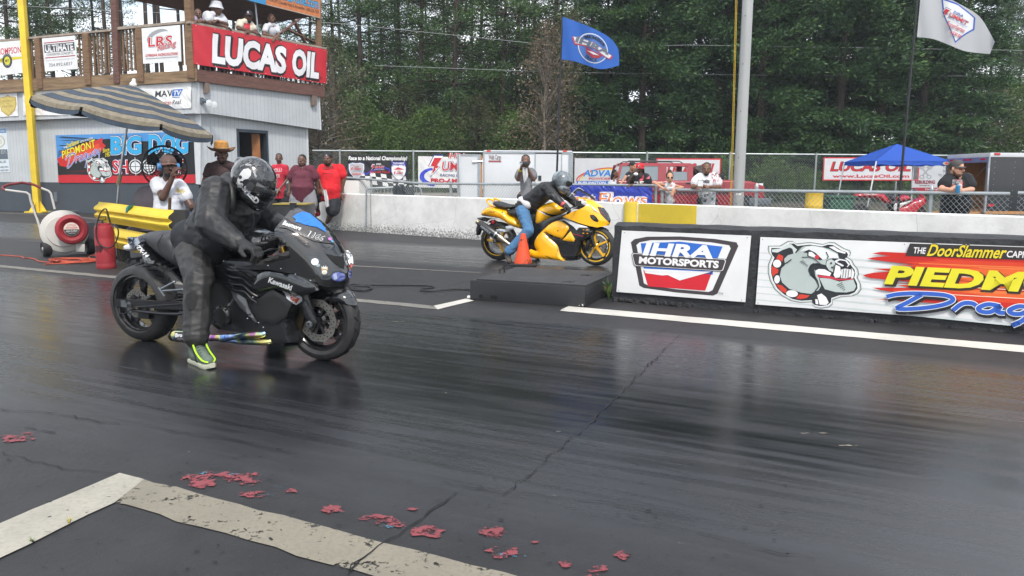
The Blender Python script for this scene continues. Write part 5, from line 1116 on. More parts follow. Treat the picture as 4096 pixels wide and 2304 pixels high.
def art1(a):
 a.ell(.80,.49,.36,.39,'#c9ccd2',30).up();a.ell(.80,.49,.335,.365,'#3a5f9f',30).up();a.poly([(.28,.60),(.36,.42),(.8,.50),(1.26,.34),(1.30,.50),(.8,.66)],'#9c2f3e').up();a.poly([(.32,.61),(.38,.46),(.8,.53),(1.22,.38),(1.26,.50),(.8,.65)],'#c9ccd2').up();a.poly([(.62,.46),(.8,.43),(1.05,.42),(.98,.30),(.82,.24),(.66,.32)],'#8a2534').up()
 a.text('IHRA',.37,.50,.15,'#565f6e',w_=.82,off=.05,shear=.2).up();a.text('MEMBER',.80,.46,.08,'#141a26',arc=.29,al='c',w_=.46,off=.02);a.text('TRACK',.80,.53,.08,'#141a26',arc=-.37,al='c',w_=.36,off=.02)
 a.poly([(.66,.38),(.8,.40),(.97,.38),(.82,.34)],'#c9ccd2')
FB=leafmat if False else None
def clothmat(name,c):
 m=bpy.data.materials.new(name);m.use_nodes=True;t=m.node_tree;b=t.nodes['Principled BSDF'];b.inputs['Base Color'].default_value=(*lin(c),1);b.inputs['Roughness'].default_value=.75
 tr=N(t,'ShaderNodeBsdfTranslucent');tr.inputs['Color'].default_value=(*lin(c),1);ms=N(t,'ShaderNodeMixShader');ms.inputs[0].default_value=.35;t.links.new(b.outputs[0],ms.inputs[1]);t.links.new(tr.outputs[0],ms.inputs[2]);t.links.new(ms.outputs[0],t.nodes['Material Output'].inputs['Surface']);return m
flag('flag',('slim black pole behind the yellow motorcycle rider','blue member track flag waving from the slim black pole'),'flag',((2249,58),(2226,740)),sc([(308,83),(380,108),(470,145),(545,190),(585,245)]),sc([(300,292),(360,300),(430,322),(500,340),(586,322)]),16.9,.3,clothmat('blue_flag_cloth','#2f62b4'),True,art1)
def art2(a):
 S_=[(.42,.94),(.72,.99),(1.06,.90),(1.12,.62),(.86,.10),(.50,.60)]
 a.poly([(.79+(x-.79)*1.0,.6+(y-.6)*1.0)for x,y in S_],'#31509c').up();a.poly([(.79+(x-.79)*.9,.6+(y-.6)*.9)for x,y in S_],'#d6d8da').up()
 summit(a,.52,.60,.46,sub='#2a3a80',top='#3c5aa8',halo='#d6d8da');a.text('SuperSeries',.60,.42,.11,'#c0606a',w_=.36,off=.02,shear=.2);a.text('LUCAS OIL',.70,.27,.08,'#b03040',w_=.24,off=.03,shear=.2)
flag('flag',('slim black pole rising in front of the blue canopy','white series flag with a blue shield waving at the top right'),'flag',((3680,-120),(3596,800)),sc([(2072,-70),(2160,-30),(2260,20),(2360,85),(2432,205)]),sc([(2050,182),(2130,192),(2210,222),(2290,252),(2408,266)]),14.2,1.1,clothmat('white_flag_cloth','#b4b6b9'),False,art2)
C12=crop(1200,500,1.8114);YT=25.0
def dt(x,y,yy=YT):return D(*C12(x,y),yy)
TW=M('trailer_white','#bbbec1',.35,var=.05,scale=1.5);ALU=M('aluminium_trim','#9fa4a8',.35,.8,var=.1)
a_,b_=dt(1330,190),dt(1975,178);t_=thing('cargo_trailer','white enclosed cargo trailer with its rear door swung open','trailer',(a_.x,YT,0));zt=(a_.z+b_.z)/2
MB().box((a_.x,YT,.45),(b_.x,YT+2.0,zt)).build('body',TW,t_,bevel=.03)
MB().box((a_.x-.01,YT-.02,zt-.10),(b_.x+.01,YT,zt-.03)).build('roof_trim',ALU,t_);MB().box((b_.x-.12,YT-.02,.5),(b_.x+.02,YT,zt-.1)).build('corner_trim',ALU,t_)
MB().box((a_.x-.02,YT-.025,.42),(a_.x+.03,YT,zt-.1)).build('corner_trim',ALU,t_)
for x in(1368,1920):q=dt(x,189);MB().box((q.x-.06,YT-.04,q.z-.025),(q.x+.06,YT-.02,q.z+.025)).build('marker_lamp',M('amber_lamp','#c03a22',.3),t_)
d0,d1=dt(1708,208),dt(1893,206);mb=MB()
for(x0,z0,x1,z1)in((d0 .x-.03,.6,d0 .x,d0 .z),(d1 .x,.6,d1 .x+.03,d0 .z),(d0 .x-.03,d0 .z,d1 .x+.03,d0 .z+.03)):mb.box((x0,YT-.02,z0),(x1,YT,z1))
sd_=MB().box((d0 .x,YT-.012,.6),(d1 .x,YT,d0 .z)).build('side_door',TW,t_);mb.build('door_frame',ALU,sd_);q=dt(1737,385);MB().box((q.x-.05,YT-.03,q.z-.08),(q.x+.05,YT-.012,q.z+.08)).build('door_latch',BLKP,sd_)
q=dt(1412,250);a=Art(lambda u,v_,h=0:Vector((q.x+u,YT-h,q.z+v_)),.004,.001);a.text('Wells Cargo',-.2,0,.16,'#6e6266',w_=.4,off=.03);a.rect(-.2,-.09,.2,-.03,'#8a4a52');a.build('lettering',t_)
e0,e1=dt(1140,212),dt(1310,208);dz0=.5
dd_=MB().box((e0 .x,YT-.05,dz0),(e1 .x,YT,e0 .z)).build('rear_door',TW,t_)
mb=MB();
for x0,x1 in((e0 .x-.01,e0 .x+.07),(e1 .x-.1,e1 .x)):mb.box((x0,YT-.065,dz0),(x1,YT-.05,e0 .z))
mb.box((e0 .x+.07,YT-.065,e0 .z-.05),(e1 .x-.1,YT-.05,e0 .z));mb.build('door_frame',ALU,dd_)
e2=dt(1326,210);MB().box((e1 .x+.002,YT-.02,dz0),(e2 .x-.02,YT,e0 .z-.03)).build('door_edge',M('plywood_edge','#a9743f',.7,var=.15),dd_)
mb=MB();q1,q2=dt(1250,268),dt(1326,264);mb.tube([q1+Vector((0,-.08,0)),q2+Vector((0,-.05,0))],.03,8);q3=dt(1160,230);mb.tube([Vector((q3 .x,YT-.09,dz0)),Vector((q3 .x,YT-.09,e0 .z))],.02,8);mb.build('bar_lock',CHROME,dd_)
for x_ in(a_.x+1.2,a_.x+2.0):MB().lathe([(.1,-.1),(.28,-.1),(.32,-.05),(.32,.05),(.28,.1),(0,.1)],(x_,YT+.05,.32),(0,1,0),22).build('wheel',RUB,t_)
C34=CI;YK=22.0;xk=D(*C34(2085,265),YK).x;zk=D(*C34(2100,262),YK).z;t_=thing('cargo_trailer','black enclosed cargo trailer with open rear end at the right edge','trailer',(xk,YK,0));KB=M('trailer_black',(.010,.012,.015),.14,var=.15,scale=2,coat=.5);PLY=M('plywood','#a27443',.7,var=.2,scale=2.5,stretch=(6,1,1))
MB().box((xk,YK,.5),(xk+5,YK+.04,zk-.12)).build('side_panel',KB,t_);MB().box((xk,YK+2.06,.5),(xk+5,YK+2.1,zk-.12)).build('side_panel',KB,t_)
MB().box((xk+.0,YK+2.03,.5),(xk+4.95,YK+2.058,zk-.14)).build('lining',PLY,t_);MB().box((xk+4.9,YK+.05,.5),(xk+4.95,YK+2.03,zk-.14)).build('lining',PLY,t_);MB().box((xk,YK,.42),(xk+5,YK+2.1,.5)).build('floor',PLY,t_)
MB().box((xk-.03,YK-.03,zk-.118),(xk+5,YK+2.13,zk)).build('roof',M('trailer_white','#bbbec1',.35),t_,bevel=.01)
mb=MB();mb.box((xk-.05,YK-.02,.45),(xk,YK+.06,zk-.12));mb.box((xk-.05,YK+2.04,.45),(xk,YK+2.12,zk-.12));mb.box((xk-.05,YK+.06,zk-.26),(xk,YK+2.04,zk-.12));mb.build('rear_frame',ALU,t_)
for y_,w2 in((YK+1.0,.2),(YK+.25,.1),(YK+1.8,.1)):MB().box((xk-.07,y_-w2,zk-.20),(xk-.05,y_+w2,zk-.15)).build('marker_lamp',M('red_lamp','#b01420',.25),t_)
q=D(*C34(2168,281),YK);MB().box((q.x-.08,YK-.05,q.z-.025),(q.x+.08,YK-.031,q.z+.025)).build('marker_lamp',M('red_lamp','#b01420',.25),t_);q=D(*C34(2078,1040),YK);MB().box((q.x-.08,YK-.02,q.z-.03),(q.x+.08,YK,q.z+.03)).build('marker_lamp',M('red_lamp','#b01420',.25),t_)
mb=MB()
for i in range(5):
 for z in np.linspace(.6,zk-.25,9):mb.lathe([(.012,0),(.008,.006),(0,.007)],(xk+.15+i*.55,YK,z),(0,-1,0),6)
mb.build('rivet_row',STEEL,t_)
MB().tube([D(*C34(2055,490),YK-.06),D(*C34(2030,860),YK-.06)],.025,8).build('bar_lock',CHROME,t_);MB().tube([D(*C34(1820,665),YK+1.6),D(*C34(2065,415),YK)],.012,6).build('ramp_cable',STEEL,t_)
MB().sheet([Vector((xk-.02,YK+.1,.48)),Vector((xk-.02,YK+2.0,.48)),Vector((xk-1.9,YK+2.0,.06)),Vector((xk-1.9,YK+.1,.06))],(0,0,1),.05).build('ramp_door',PLY,t_)
for x_ in(2.6,3.4):MB().lathe([(.1,-.1),(.28,-.1),(.33,-.05),(.33,.05),(.28,.1),(0,.1)],(xk+x_,YK+.05,.33),(0,1,0),22).build('wheel',RUB,t_)
FLc,FRc=D(*CI(385,440),24),D(*CI(1502,462),24);zv=FLc.z;ze=D(*CI(385,378),24).z;W_=FRc.x-FLc.x;t_=thing('canopy_tent','blue pop up canopy with white legs over the red race bike','canopy',(FLc.x,24,0));BC=clothmat('blue_canopy_cloth','#2454b4')
cs=[Vector((FLc.x,24,ze)),Vector((FRc.x,24,ze)),Vector((FRc.x,24+W_,ze)),Vector((FLc.x,24+W_,ze))];pk=Vector((FLc.x+W_/2,24+W_/2,D(*CI(792,132),24+W_/2).z));mb=MB()
for i in range(4):
 a_,b_=cs[i],cs[(i+1)%4];n=10
 for r_ in range(n):
  for s_ in range(n):
   f=lambda r,s:pk.lerp(a_.lerp(b_,s/n),r/n)-Vector((0,0,.10*math.sin(math.pi*r/n)*math.sin(math.pi*s/n)))
   mb.add([f(r_,s_),f(r_+1,s_),f(r_+1,s_+1),f(r_,s_+1)],[(0,1,2,3)],0,True)
 vs=[]
 for s_ in range(25):
  q=a_.lerp(b_,s_/24);o_=Vector(((a_+b_)/2-pk));o_.z=0;o_.normalize();vs+=[q,q+o_*(.015*math.sin(s_*1.3))+Vector((0,0,(zv-ze)*.5)),q+o_*(.02+.015*math.sin(s_*1.9))+Vector((0,0,zv-ze+.015*math.sin(s_*.9)))]
 mb.add(vs,[(3*i_+k,3*i_+3+k,3*i_+4+k,3*i_+1+k)for i_ in range(24)for k in(0,1)],0,True)
mb.build('canopy',BC,t_);q=cs[1].lerp(cs[0],.08)+Vector((0,-.03,(zv-ze)*.55));a=Art(lambda u,v_,h=0:q+Vector((u,-h,v_)),.012,.002);a.ell(0,0,.11,.05,'#c9b9a8').up();a.ell(0,0,.05,.035,'#b84a3a');a.build('badge',t_)
for c_ in cs:mb=MB();o_=Vector((c_.x-.0,c_.y,0));MB().tube([c_-Vector((0,0,.02)),Vector((c_.x-.28 if c_.x<pk.x else c_.x+.0,c_.y-.1,0))],.022,8).build('leg',M('white_leg','#c8cacc',.4,.3),t_)
def barrel(px,py0,yy,r_,h,name,lab,cat,mt):
 q=D(px,py0,yy);t_=thing(name,lab,cat,(q.x,q.y,0));pr=[(r_*.98,.0),(r_,.01)]
 for z in(.33,.66):pr+=[(r_,h*z-.02),(r_*1.035,h*z),(r_,h*z+.02)]
 pr+=[(r_,h-.02),(r_*1.02,h-.01),(r_*1.02,h),(r_*.96,h),(r_*.95,h-.03),(0,h-.03)];zo=q.z-h;MB().lathe(pr,(q.x,q.y,zo),n=32).build('drum',mt,t_);MB().lathe([(0,h-.022),(.03,h-.022),(.03,h-.005),(0,h-.005)],(q.x+r_*.5,q.y-.1,zo),n=12).build('bung',STEEL,t_)
barrel(2900+1443/4.025,540+908/4.025,16.8,.18,.9,'steel_drum','bright yellow steel drum behind the wire fence','drum',M('drum_yellow','#d6b02c',.45,var=.08))
q=D(3352,782,18.5);t_=thing('waste_bin','dark green waste bin behind the fence beside the yellow drum','bin',(q.x,q.y,0));GB=M('bin_green','#1d4a36',.5)
MB().hexa([(q.x-.2,q.y-.2,0),(q.x+.2,q.y-.2,0),(q.x+.2,q.y+.2,0),(q.x-.2,q.y+.2,0)],[(q.x-.29,q.y-.27,q.z-.04),(q.x+.29,q.y-.27,q.z-.04),(q.x+.29,q.y+.27,q.z-.04),(q.x-.29,q.y+.27,q.z-.04)]).build('body',GB,t_,bevel=.03);MB().box((q.x-.32,q.y-.3,q.z-.06),(q.x+.32,q.y+.3,q.z)).build('rim',GB,t_,bevel=.02)
a_,b_=D(*CFA(100,640),19.5),D(*CFA(522,650),19.5);t_=thing('white_board','plain white board standing behind the left end of the low fence','board',(a_.x,19.5,0));MB().box((a_.x,19.5,.1),(b_.x,19.56,a_.z)).build('panel',C('#cfcfcc'),t_,bevel=.01);MB().box((a_.x+.05,19.56,0),(a_.x+.12,19.9,a_.z-.1)).build('leg',ALU,t_);MB().box((b_.x-.12,19.56,0),(b_.x-.05,19.9,a_.z-.1)).build('leg',ALU,t_)
YB=18.6;db=lambda x,y:D(*CFA(x,y),YB);t_=thing('crowd_barrier','grey tube crowd barrier behind the low fence','barrier',(db(880,760).x,YB,0));mb=MB();P_=[db(440,850),db(455,790),db(500,768),db(900,748),db(1250,732),db(1295,745),db(1325,800),db(1330,870)];P_[0].z=P_[-1].z=.1;mb.tube(P_,.022,8);fr_=mb.build('frame',GALV,t_)
for i in range(14):x_=520+i*56;q=db(x_,770);MB().tube([Vector((q.x,YB,.15)),Vector((q.x,YB,q.z+.02))],.008,6).build('bar',GALV,t_)
t_=thing('draped_cloth','dark jacket cloth draped over the grey crowd barrier','cloth',db(1060,760));mb=MB();nu,nv=28,10;vs=[]
for i in range(nu+1):
 x_=885+i*(1225-885)/nu;yt=720+16*math.sin(i*.9)+(10 if i>20 else-12 if i<7 else 0)
 for j in range(nv+1):q=db(x_+6*math.sin(j*.8+i),yt+(880-yt)*j/nv);vs.append((q.x,YB-.03-.05*abs(math.sin(i*.75+.3*math.sin(j*.5)))*(j/nv)**.5-.02,q.z))
mb.add(vs,[(i*(nv+1)+j,(i+1)*(nv+1)+j,(i+1)*(nv+1)+j+1,i*(nv+1)+j+1)for i in range(nu)for j in range(nv)],0,True);mb.build('fabric',M('dark_jacket','#2b3136',.8,var=.5,scale=9,stretch=(3,1,.4)),t_)
YS=24.6;SV=crop(2250,580,3.68);S2=crop(2900,540,4.025)
def ds(x,y,yy=YS,c=SV):return D(*c(x,y),yy)
REDC=M('red_car_paint','#7d0f1c',.3,var=.06,coat=.6);GLS=M('tinted_glass','#5b666c',.05,var=0,trans=0,spec=.8,coat=1);DRK=M('dark_trim','#17181a',.5)
t_=thing('suv','red utility wagon parked behind the fence with roof rails and open windows','car',(ds(1600,600).x,YS,0));Wd=1.95
low=[ds(775,420),ds(790,610),ds(785,800),ds(800,880),ds(2500,900),ds(640,1000,YS,S2)*1,ds(640,830,YS,S2),ds(610,795,YS,S2),ds(420,745,YS,S2),ds(310,735,YS,S2),ds(2420,512),ds(1900,520),ds(1200,520),ds(830,512)]
for q in low[3:6]:q.z=max(q.z,.42)
low[3].z=low[4].z=low[5].z=.45;low[2].z=.6;low[0]=ds(800,515)
mb=MB();n=len(low);cols=[]
for yy,ins in((0,.05),(.06,0),(Wd-.06,0),(Wd,.05)):cols.append([Vector((q.x,YS+yy,q.z-(ins if q.z>.9 else-ins*.5)))for q in low])
mb.loft(cols,sm=False);mb.build('body',REDC,t_,bevel=.02)
zr=ds(1400,262).z;belt=ds(1400,522).z
top=[ds(880,268),ds(1960,268)];mb=MB();mb.hexa([(top[0].x-.02,YS+.16,zr-.1),(top[1].x+.1,YS+.16,zr-.1),(top[1].x+.1,YS+Wd-.16,zr-.1),(top[0].x-.02,YS+Wd-.16,zr-.1)],[(top[0].x+.05,YS+.25,zr),(top[1].x-.1,YS+.25,zr),(top[1].x-.1,YS+Wd-.25,zr),(top[0].x+.05,YS+Wd-.25,zr)]);mb.build('roof',REDC,t_,bevel=.02)
for side in(0,1):
 yb0,yt0=(YS+.05,YS+.17)if side==0 else(YS+Wd-.05,YS+Wd-.17)
 def pil(x0b,x0t,w_,m=REDC,nm='pillar'):
  a_,b_=ds(x0b,522),ds(x0t,285);MB().hexa([(a_.x-w_/2,yb0,belt-.03),(a_.x+w_/2,yb0,belt-.03),(a_.x+w_/2,yb0+(.06 if side==0 else-.06),belt-.03),(a_.x-w_/2,yb0+(.06 if side==0 else-.06),belt-.03)],[(b_.x-w_/2,yt0,zr-.05),(b_.x+w_/2,yt0,zr-.05),(b_.x+w_/2,yt0+(.06 if side==0 else-.06),zr-.05),(b_.x-w_/2,yt0+(.06 if side==0 else-.06),zr-.05)]).build(nm,m,t_)
 pil(815,875,.08);pil(1470,1490,.26);pil(1890,1895,.18);pil(2390,2080,.10)
 def pane(xa,xb,xta,xtb,m,nm='side_window',f0=0,f1=1):
  pts=[]
  for xx,xt,f in((xta,xa,f1),(xtb,xb,f1),(xtb,xb,f0),(xta,xa,f0)):
   b_,a_=ds(xx,285),ds(xt,522);yy=yb0+(yt0-yb0)*f+(.02 if side==0 else-.02);pts.append(Vector((a_.x+(b_.x-a_.x)*f,yy,belt-.02+(zr-.07-belt)*f)))
  MB().sheet(pts,(0,-1 if side==0 else 1,.3),.008).build(nm,m,t_)
 pane(830,1430,885,1450,GLS);
 pane(1510,1860,1520,1865,GLS,f1=.62)if side==0 else None
wsb,wst=ds(2400,512),ds(2075,275)
MB().sheet([Vector((wst.x,YS+.2,zr-.06)),Vector((wst.x,YS+Wd-.2,zr-.06)),Vector((wsb.x,YS+Wd-.1,belt)),Vector((wsb.x,YS+.1,belt))],(1,0,1),.01).build('windscreen',M('clear_screen','#aab4b8',.05,trans=.9,var=0),t_)
MB().sheet([Vector((ds(880,0).x,YS+.2,zr-.1)),Vector((ds(880,0).x,YS+Wd-.2,zr-.1)),Vector((ds(812,0).x,YS+Wd-.1,belt)),Vector((ds(812,0).x,YS+.1,belt))],(-1,0,.3),.01).build('rear_window',GLS,t_)
mb=MB();q1,q2=ds(950,250),ds(1800,252)
for yy in(YS+.32,YS+Wd-.32):mb=MB();mb.tube([Vector((q1 .x,yy,zr+.0)),Vector((q1 .x+.1,yy,zr+.06)),Vector((q2 .x-.1,yy,zr+.06)),Vector((q2 .x,yy,zr))],.018,6);mb.build('roof_rail',DRK,t_)
z1=ds(1500,690).z;MB().box((ds(800,0).x,YS-.02,z1-.06),(ds(2480,0).x,YS,z1+.02)).build('side_moulding',M('moulding_dark','#3a1218',.5),t_)
for xx in(1505,1895,2380):q=ds(xx,600);MB().box((q.x-.006,YS-.006,.6),(q.x+.006,YS+.0,belt-.05)).build('door_seam',DRK,t_)
for xx in(1460,1850):q=ds(xx,560);MB().box((q.x-.07,YS-.03,q.z-.02),(q.x+.07,YS-.002,q.z+.02)).build('door_handle',DRK,t_)
mir=ds(2330,500);MB().box((mir.x-.1,YS-.2,mir.z-.02),(mir.x+.05,YS-.01,mir.z+.16)).build('wing_mirror',DRK,t_,bevel=.02)
for xx,c_ in((980,SV),(400,S2)):
 q=ds(xx,0,YS,c_);MB().lathe([(.44,0),(.44,.01),(.36,.012)],(q.x,YS-.001,.40),(0,-1,0),28).build('wheel_arch',DRK,t_);wh=MB().lathe([(.18,-.12),(.33,-.12),(.37,-.07),(.37,.07),(.33,.12),(.2,.12)],(q.x,YS+.1,.37),(0,-1,0),28).build('wheel',RUB,t_);MB().lathe([(.2,.08),(.22,.11),(.12,.09),(.06,.12),(0,.12)],(q.x,YS+.1,.37),(0,-1,0),24).build('rim',CHROME,wh)
q=ds(600,840,YS,S2);MB().box((q.x-.12,YS+.02,q.z-.25),(q.x+.03,YS+.42,q.z+.12)).build('headlight',M('lamp_lens','#c9ced2',.1,coat=.6,var=0),t_);q=ds(640,1020,YS,S2);MB().box((q.x-.5,YS-.06,.5),(q.x+.2,YS+Wd+.06,.75)).build('bumper',M('bumper_grey','#565c62',.4,.3),t_,bevel=.04)
# ------------------------------------------------------------------ trees
def leafmat(name,c0,c1,c2,rough=.55):
 m=bpy.data.materials.new(name);m.use_nodes=True;t=m.node_tree;b=t.nodes['Principled BSDF']
 ge=N(t,'ShaderNodeNewGeometry');r=N(t,'ShaderNodeValToRGB');e=r.color_ramp.elements;e[0].color=(*c0,1);e[1].color=(*c2,1);e[0].position=.0
 k=e.new(.6);k.color=(*c1,1)
 co=N(t,'ShaderNodeTexCoord').outputs['Object'];cl=nnoise(t,co,1.1,3,.6,.3,.7)
 t.links.new(nmath(t,'MULTIPLY_ADD',cl,.45,nmath(t,'MULTIPLY',ge.outputs['Random Per Island'],.55)),r.inputs[0]);t.links.new(r.outputs[0],b.inputs['Base Color']);b.inputs['Roughness'].default_value=rough
 b.inputs['Specular IOR Level'].default_value=.3
 tr=N(t,'ShaderNodeBsdfTranslucent');t.links.new(r.outputs[0],tr.inputs['Color']);ms=N(t,'ShaderNodeMixShader');ms.inputs[0].default_value=.2
 t.links.new(b.outputs[0],ms.inputs[1]);t.links.new(tr.outputs[0],ms.inputs[2]);t.links.new(ms.outputs[0],t.nodes['Material Output'].inputs['Surface'])
 return m
CEDAR=leafmat('cedar_foliage',(.010,.028,.014),(.034,.082,.028),(.125,.21,.055))
PINE=leafmat('pine_needles',(.014,.034,.014),(.045,.098,.028),(.13,.205,.05))
BROAD=leafmat('broad_leaves',(.03,.062,.016),(.085,.155,.035),(.16,.25,.06))
DRY=leafmat('dry_foliage',(.06,.046,.03),(.14,.105,.068),(.22,.17,.12))
OLIVE=leafmat('olive_foliage',(.03,.042,.018),(.075,.09,.04),(.14,.14,.06))
BARK=M('pine_bark','#332a24',.95,var=.4,scale=4,bump=.6,bscale=9,stretch=(3,3,.6));TWIG=M('grey_twig','#6d655c',.95,var=.3,scale=3)
def leaves(C_,D_,L,Wd,rng,jit=.6):
 """N leaf quads at C_ (N,3) pointing along D_ (N,3); numpy arrays of vertices"""
 n=len(C_);d=D_+rng.normal(0,jit,(n,3));d/=np.linalg.norm(d,axis=1)[:,None]+1e-9
 u=np.cross(d,rng.normal(0,1,(n,3)));u/=np.linalg.norm(u,axis=1)[:,None]+1e-9
 L=(L*rng.uniform(.6,1.3,n))[:,None];w_=(Wd*rng.uniform(.6,1.3,n))[:,None]
 v0=C_;v1=C_+d*L*.5+u*w_*.5;v2=C_+d*L;v3=C_+d*L*.5-u*w_*.5
 return np.stack([v0,v1,v2,v3],1).reshape(-1,3)
def leaf_object(name,V_,mat,parent):
 n=len(V_)//4;me=bpy.data.meshes.new(name);me.vertices.add(n*4);me.vertices.foreach_set('co',V_.astype(np.float32).ravel())
 me.loops.add(n*4);me.loops.foreach_set('vertex_index',np.arange(n*4,dtype=np.int32));me.polygons.add(n);me.polygons.foreach_set('loop_start',np.arange(0,n*4,4,dtype=np.int32));me.polygons.foreach_set('loop_total',np.full(n,4,dtype=np.int32))
 me.update(calc_edges=True);me.materials.append(mat);o=bpy.data.objects.new(name,me);COL.objects.link(o);o.parent=parent;return o
def lump(th,z,seed):return noise.noise(Vector((math.cos(th)*1.3+seed,math.sin(th)*1.3,z*.45)))
def cedar(name,label,H,Rm,seed,mat=None,nclump=1500,base=.2,group=None,per=24):
 rng=np.random.default_rng(seed);t_=thing(name,label,'tree',(0,0,0),0,group);mb=MB()
 mb.tube([(0,0,-.3),(.05,0,H*.4),(0,.05,H*.92)],[.22,.14,.03],8)
 Cs=[];Ds=[]
 for i in range(nclump//11):
  f=rng.uniform(0,1)**1.1;z=base+(H-base)*f;th=rng.uniform(0,2*math.pi)
  r_=Rm*(1-f**1.7)**.8*(1+.30*lump(th,z,seed))*rng.uniform(.72,1.12)*(.6+.4*min(1,(z-base+.4)/1.2));o=np.array([math.cos(th),math.sin(th),-.1+.45*f]);sd_=np.array([-math.sin(th),math.cos(th),0])
  if i%3==0:mb.tube([(0,0,z-.3),tuple(np.array([0,0,z-.1])+o*r_*.55),tuple(np.array([0,0,z])+o*r_*.95)],[.03,.018,.006],4)
  for k in range(13):
   q_=.38+.66*(k/12)**.8;wd=.62*(1.15-q_)+.10
   c=np.array([0,0,z-.22*q_*q_])+o*r_*q_+sd_*rng.normal(0,wd*.55)+np.array([0,0,rng.normal(0,.08)])
   g_=rng.normal(0,1,(per,3))*np.array([.20,.20,.10]);Cs.append(c+g_);Ds.append(np.tile(o,(per,1))+g_*1.6)
 mb.build('trunk',BARK,t_);leaf_object('crown',leaves(np.concatenate(Cs),np.concatenate(Ds),.20,.07,rng,.5),mat or CEDAR,t_);return t_
def pine(name,label,H,z0,seed,mat=None,nb=70,group=None,dens=1.0,spread=2.6,r0=.2):
 rng=np.random.default_rng(seed);t_=thing(name,label,'tree',(0,0,0),0,group);mb=MB();lx,ly=rng.uniform(-.35,.35,2)
 ax=lambda z:np.array([lx*math.sin(z*.12+seed),ly*math.sin(z*.1+seed*2),z])
 mb.tube([tuple(ax(z))for z in np.linspace(-.3,H,12)],[r0*(1-.85*i/11)for i in range(12)],9);Cs=[];Ds=[]
 for i in range(nb):
  f=rng.uniform(0,1);z=z0+(H-z0)*f;th=rng.uniform(0,6.283);L=spread*(1-.6*f)*rng.uniform(.5,1.15);up=rng.uniform(-.12,.35)
  d=np.array([math.cos(th),math.sin(th),up]);p0=ax(z);pts=[p0,p0+d*L*.5+np.array([0,0,-.06*L]),p0+d*L+np.array([0,0,.05*L])]
  mb.tube([tuple(p)for p in pts],[.035,.02,.006],4)
  bare=rng.random()>dens*.9
  for k in range(0 if bare else rng.integers(4,8)):
   s_=rng.uniform(.35,1.05);c=p0+d*L*s_+rng.normal(0,.18,3)*np.array([1,1,.6]);n=int(26*dens)+4
   q=rng.normal(0,1,(n,3))*np.array([.2,.2,.11]);Cs.append(c+q);Ds.append(q*3+d*.4)
  if rng.random()<.5:
   e=pts[1]+np.array([rng.normal(0,.6),rng.normal(0,.6),rng.uniform(-.3,.4)]);mb.tube([tuple(pts[1]),tuple(e)],[.014,.004],3)
 mb.build('trunk',BARK,t_);leaf_object('crown',leaves(np.concatenate(Cs),np.concatenate(Ds),.17,.045,rng,.8),mat or PINE,t_);return t_
def bush(name,label,H,Rm,seed,mat,n=420,group=None,cat='tree',per=26,twig=60,ls=.11):
 rng=np.random.default_rng(seed);t_=thing(name,label,cat,(0,0,0),0,group);mb=MB();mb.tube([(0,0,-.3),(.05,.05,H*.5),(.1,0,H*.85)],[.09,.05,.015],6);Cs=[];Ds=[]
 for i in range(n):
  f=rng.uniform(.02,1);th=rng.uniform(0,6.283);z=H*f;r_=Rm*math.sin(math.pi*min(1,(f*.8+.2)))**.6*(1+.55*lump(th,z*1.5,seed))*rng.uniform(.35,1.05)
  c=np.array([r_*math.cos(th),r_*math.sin(th),z]);q=rng.normal(0,1,(per,3))*np.array([.2,.2,.15]);Cs.append(c+q);Ds.append(q*2+np.array([math.cos(th),math.sin(th),.2]))
  if i<twig:
   m_=c*np.array([.45,.45,.8]);e=c+rng.normal(0,.35,3);mb.tube([(0,0,z*.78),tuple(c*np.array([.55,.55,.95])),tuple(c),tuple(e)],[.02,.013,.008,.003],4)
 mb.build('trunk',TWIG if twig>80 else BARK,t_);leaf_object('crown',leaves(np.concatenate(Cs),np.concatenate(Ds),ls,ls*.55,rng,.9),mat,t_);return t_
_tn=[0]
def put(proto,px,y,rot,sc=1.0,label=None,group=None,first=False):
 o=proto if first else copy_tree(proto)
 d=ray(px*1.59006,650);x=d.x/d.y*y;o.location=(x,y,verge_z(y)-.05 if y<60 else.8);o.rotation_euler=(0,0,rot);o.scale=(sc,sc,sc*(1+.08*math.sin(px)))
 if label:o['label']=label
 if group:o['group']=group
 return o
GC,GP,GL='cedars behind the tall fence','pines in the wood','pines behind the tower'
lc_='dense dark cedar in the wall of evergreens right of the blue flag'
protos=[cedar('cedar_tree',lc_,13.5,2.7,3,group=GC),cedar('cedar_tree',lc_,12.5,3.0,8,group=GC),cedar('cedar_tree',lc_,14.5,2.8,15,group=GC)]
used=set()
def row(ps,spec,label,group):
 for i,(px,y,sc)in enumerate(spec):
  p=ps[i%len(ps)];first=p.name not in used;used.add(p.name);put(p,px,y,i*1.7,sc,label,group,first)
row(protos,[(1520,35,.86),(1612,34.5,1),(1700,36,1.05),(1800,35,1),(1905,34.2,1.02),(2005,35.5,1.0),(2105,34,1.05),(2205,35,.98),(2310,34.6,1.03),(2405,35.5,.92),(1570,39,1.02),(1660,40,1.1),(1750,39,1.1),(1855,40,1.1),(1955,39,1.1),(2055,40,1.1),(2155,39,1.1),(2260,40,1.1),(2355,39,1.05)],lc_,GC)
lp_='tall pine with bare trunk and loose crown in the wood between tower and cedars'
pp=[pine('pine_tree',lp_,17,3.2,21,nb=92,group=GP,spread=3.0,r0=.16),pine('pine_tree',lp_,19,4.6,34,nb=84,group=GP,spread=2.8,r0=.15),pine('pine_tree',lp_,16,2.6,55,nb=96,group=GP,dens=.9,spread=2.6,r0=.14)]
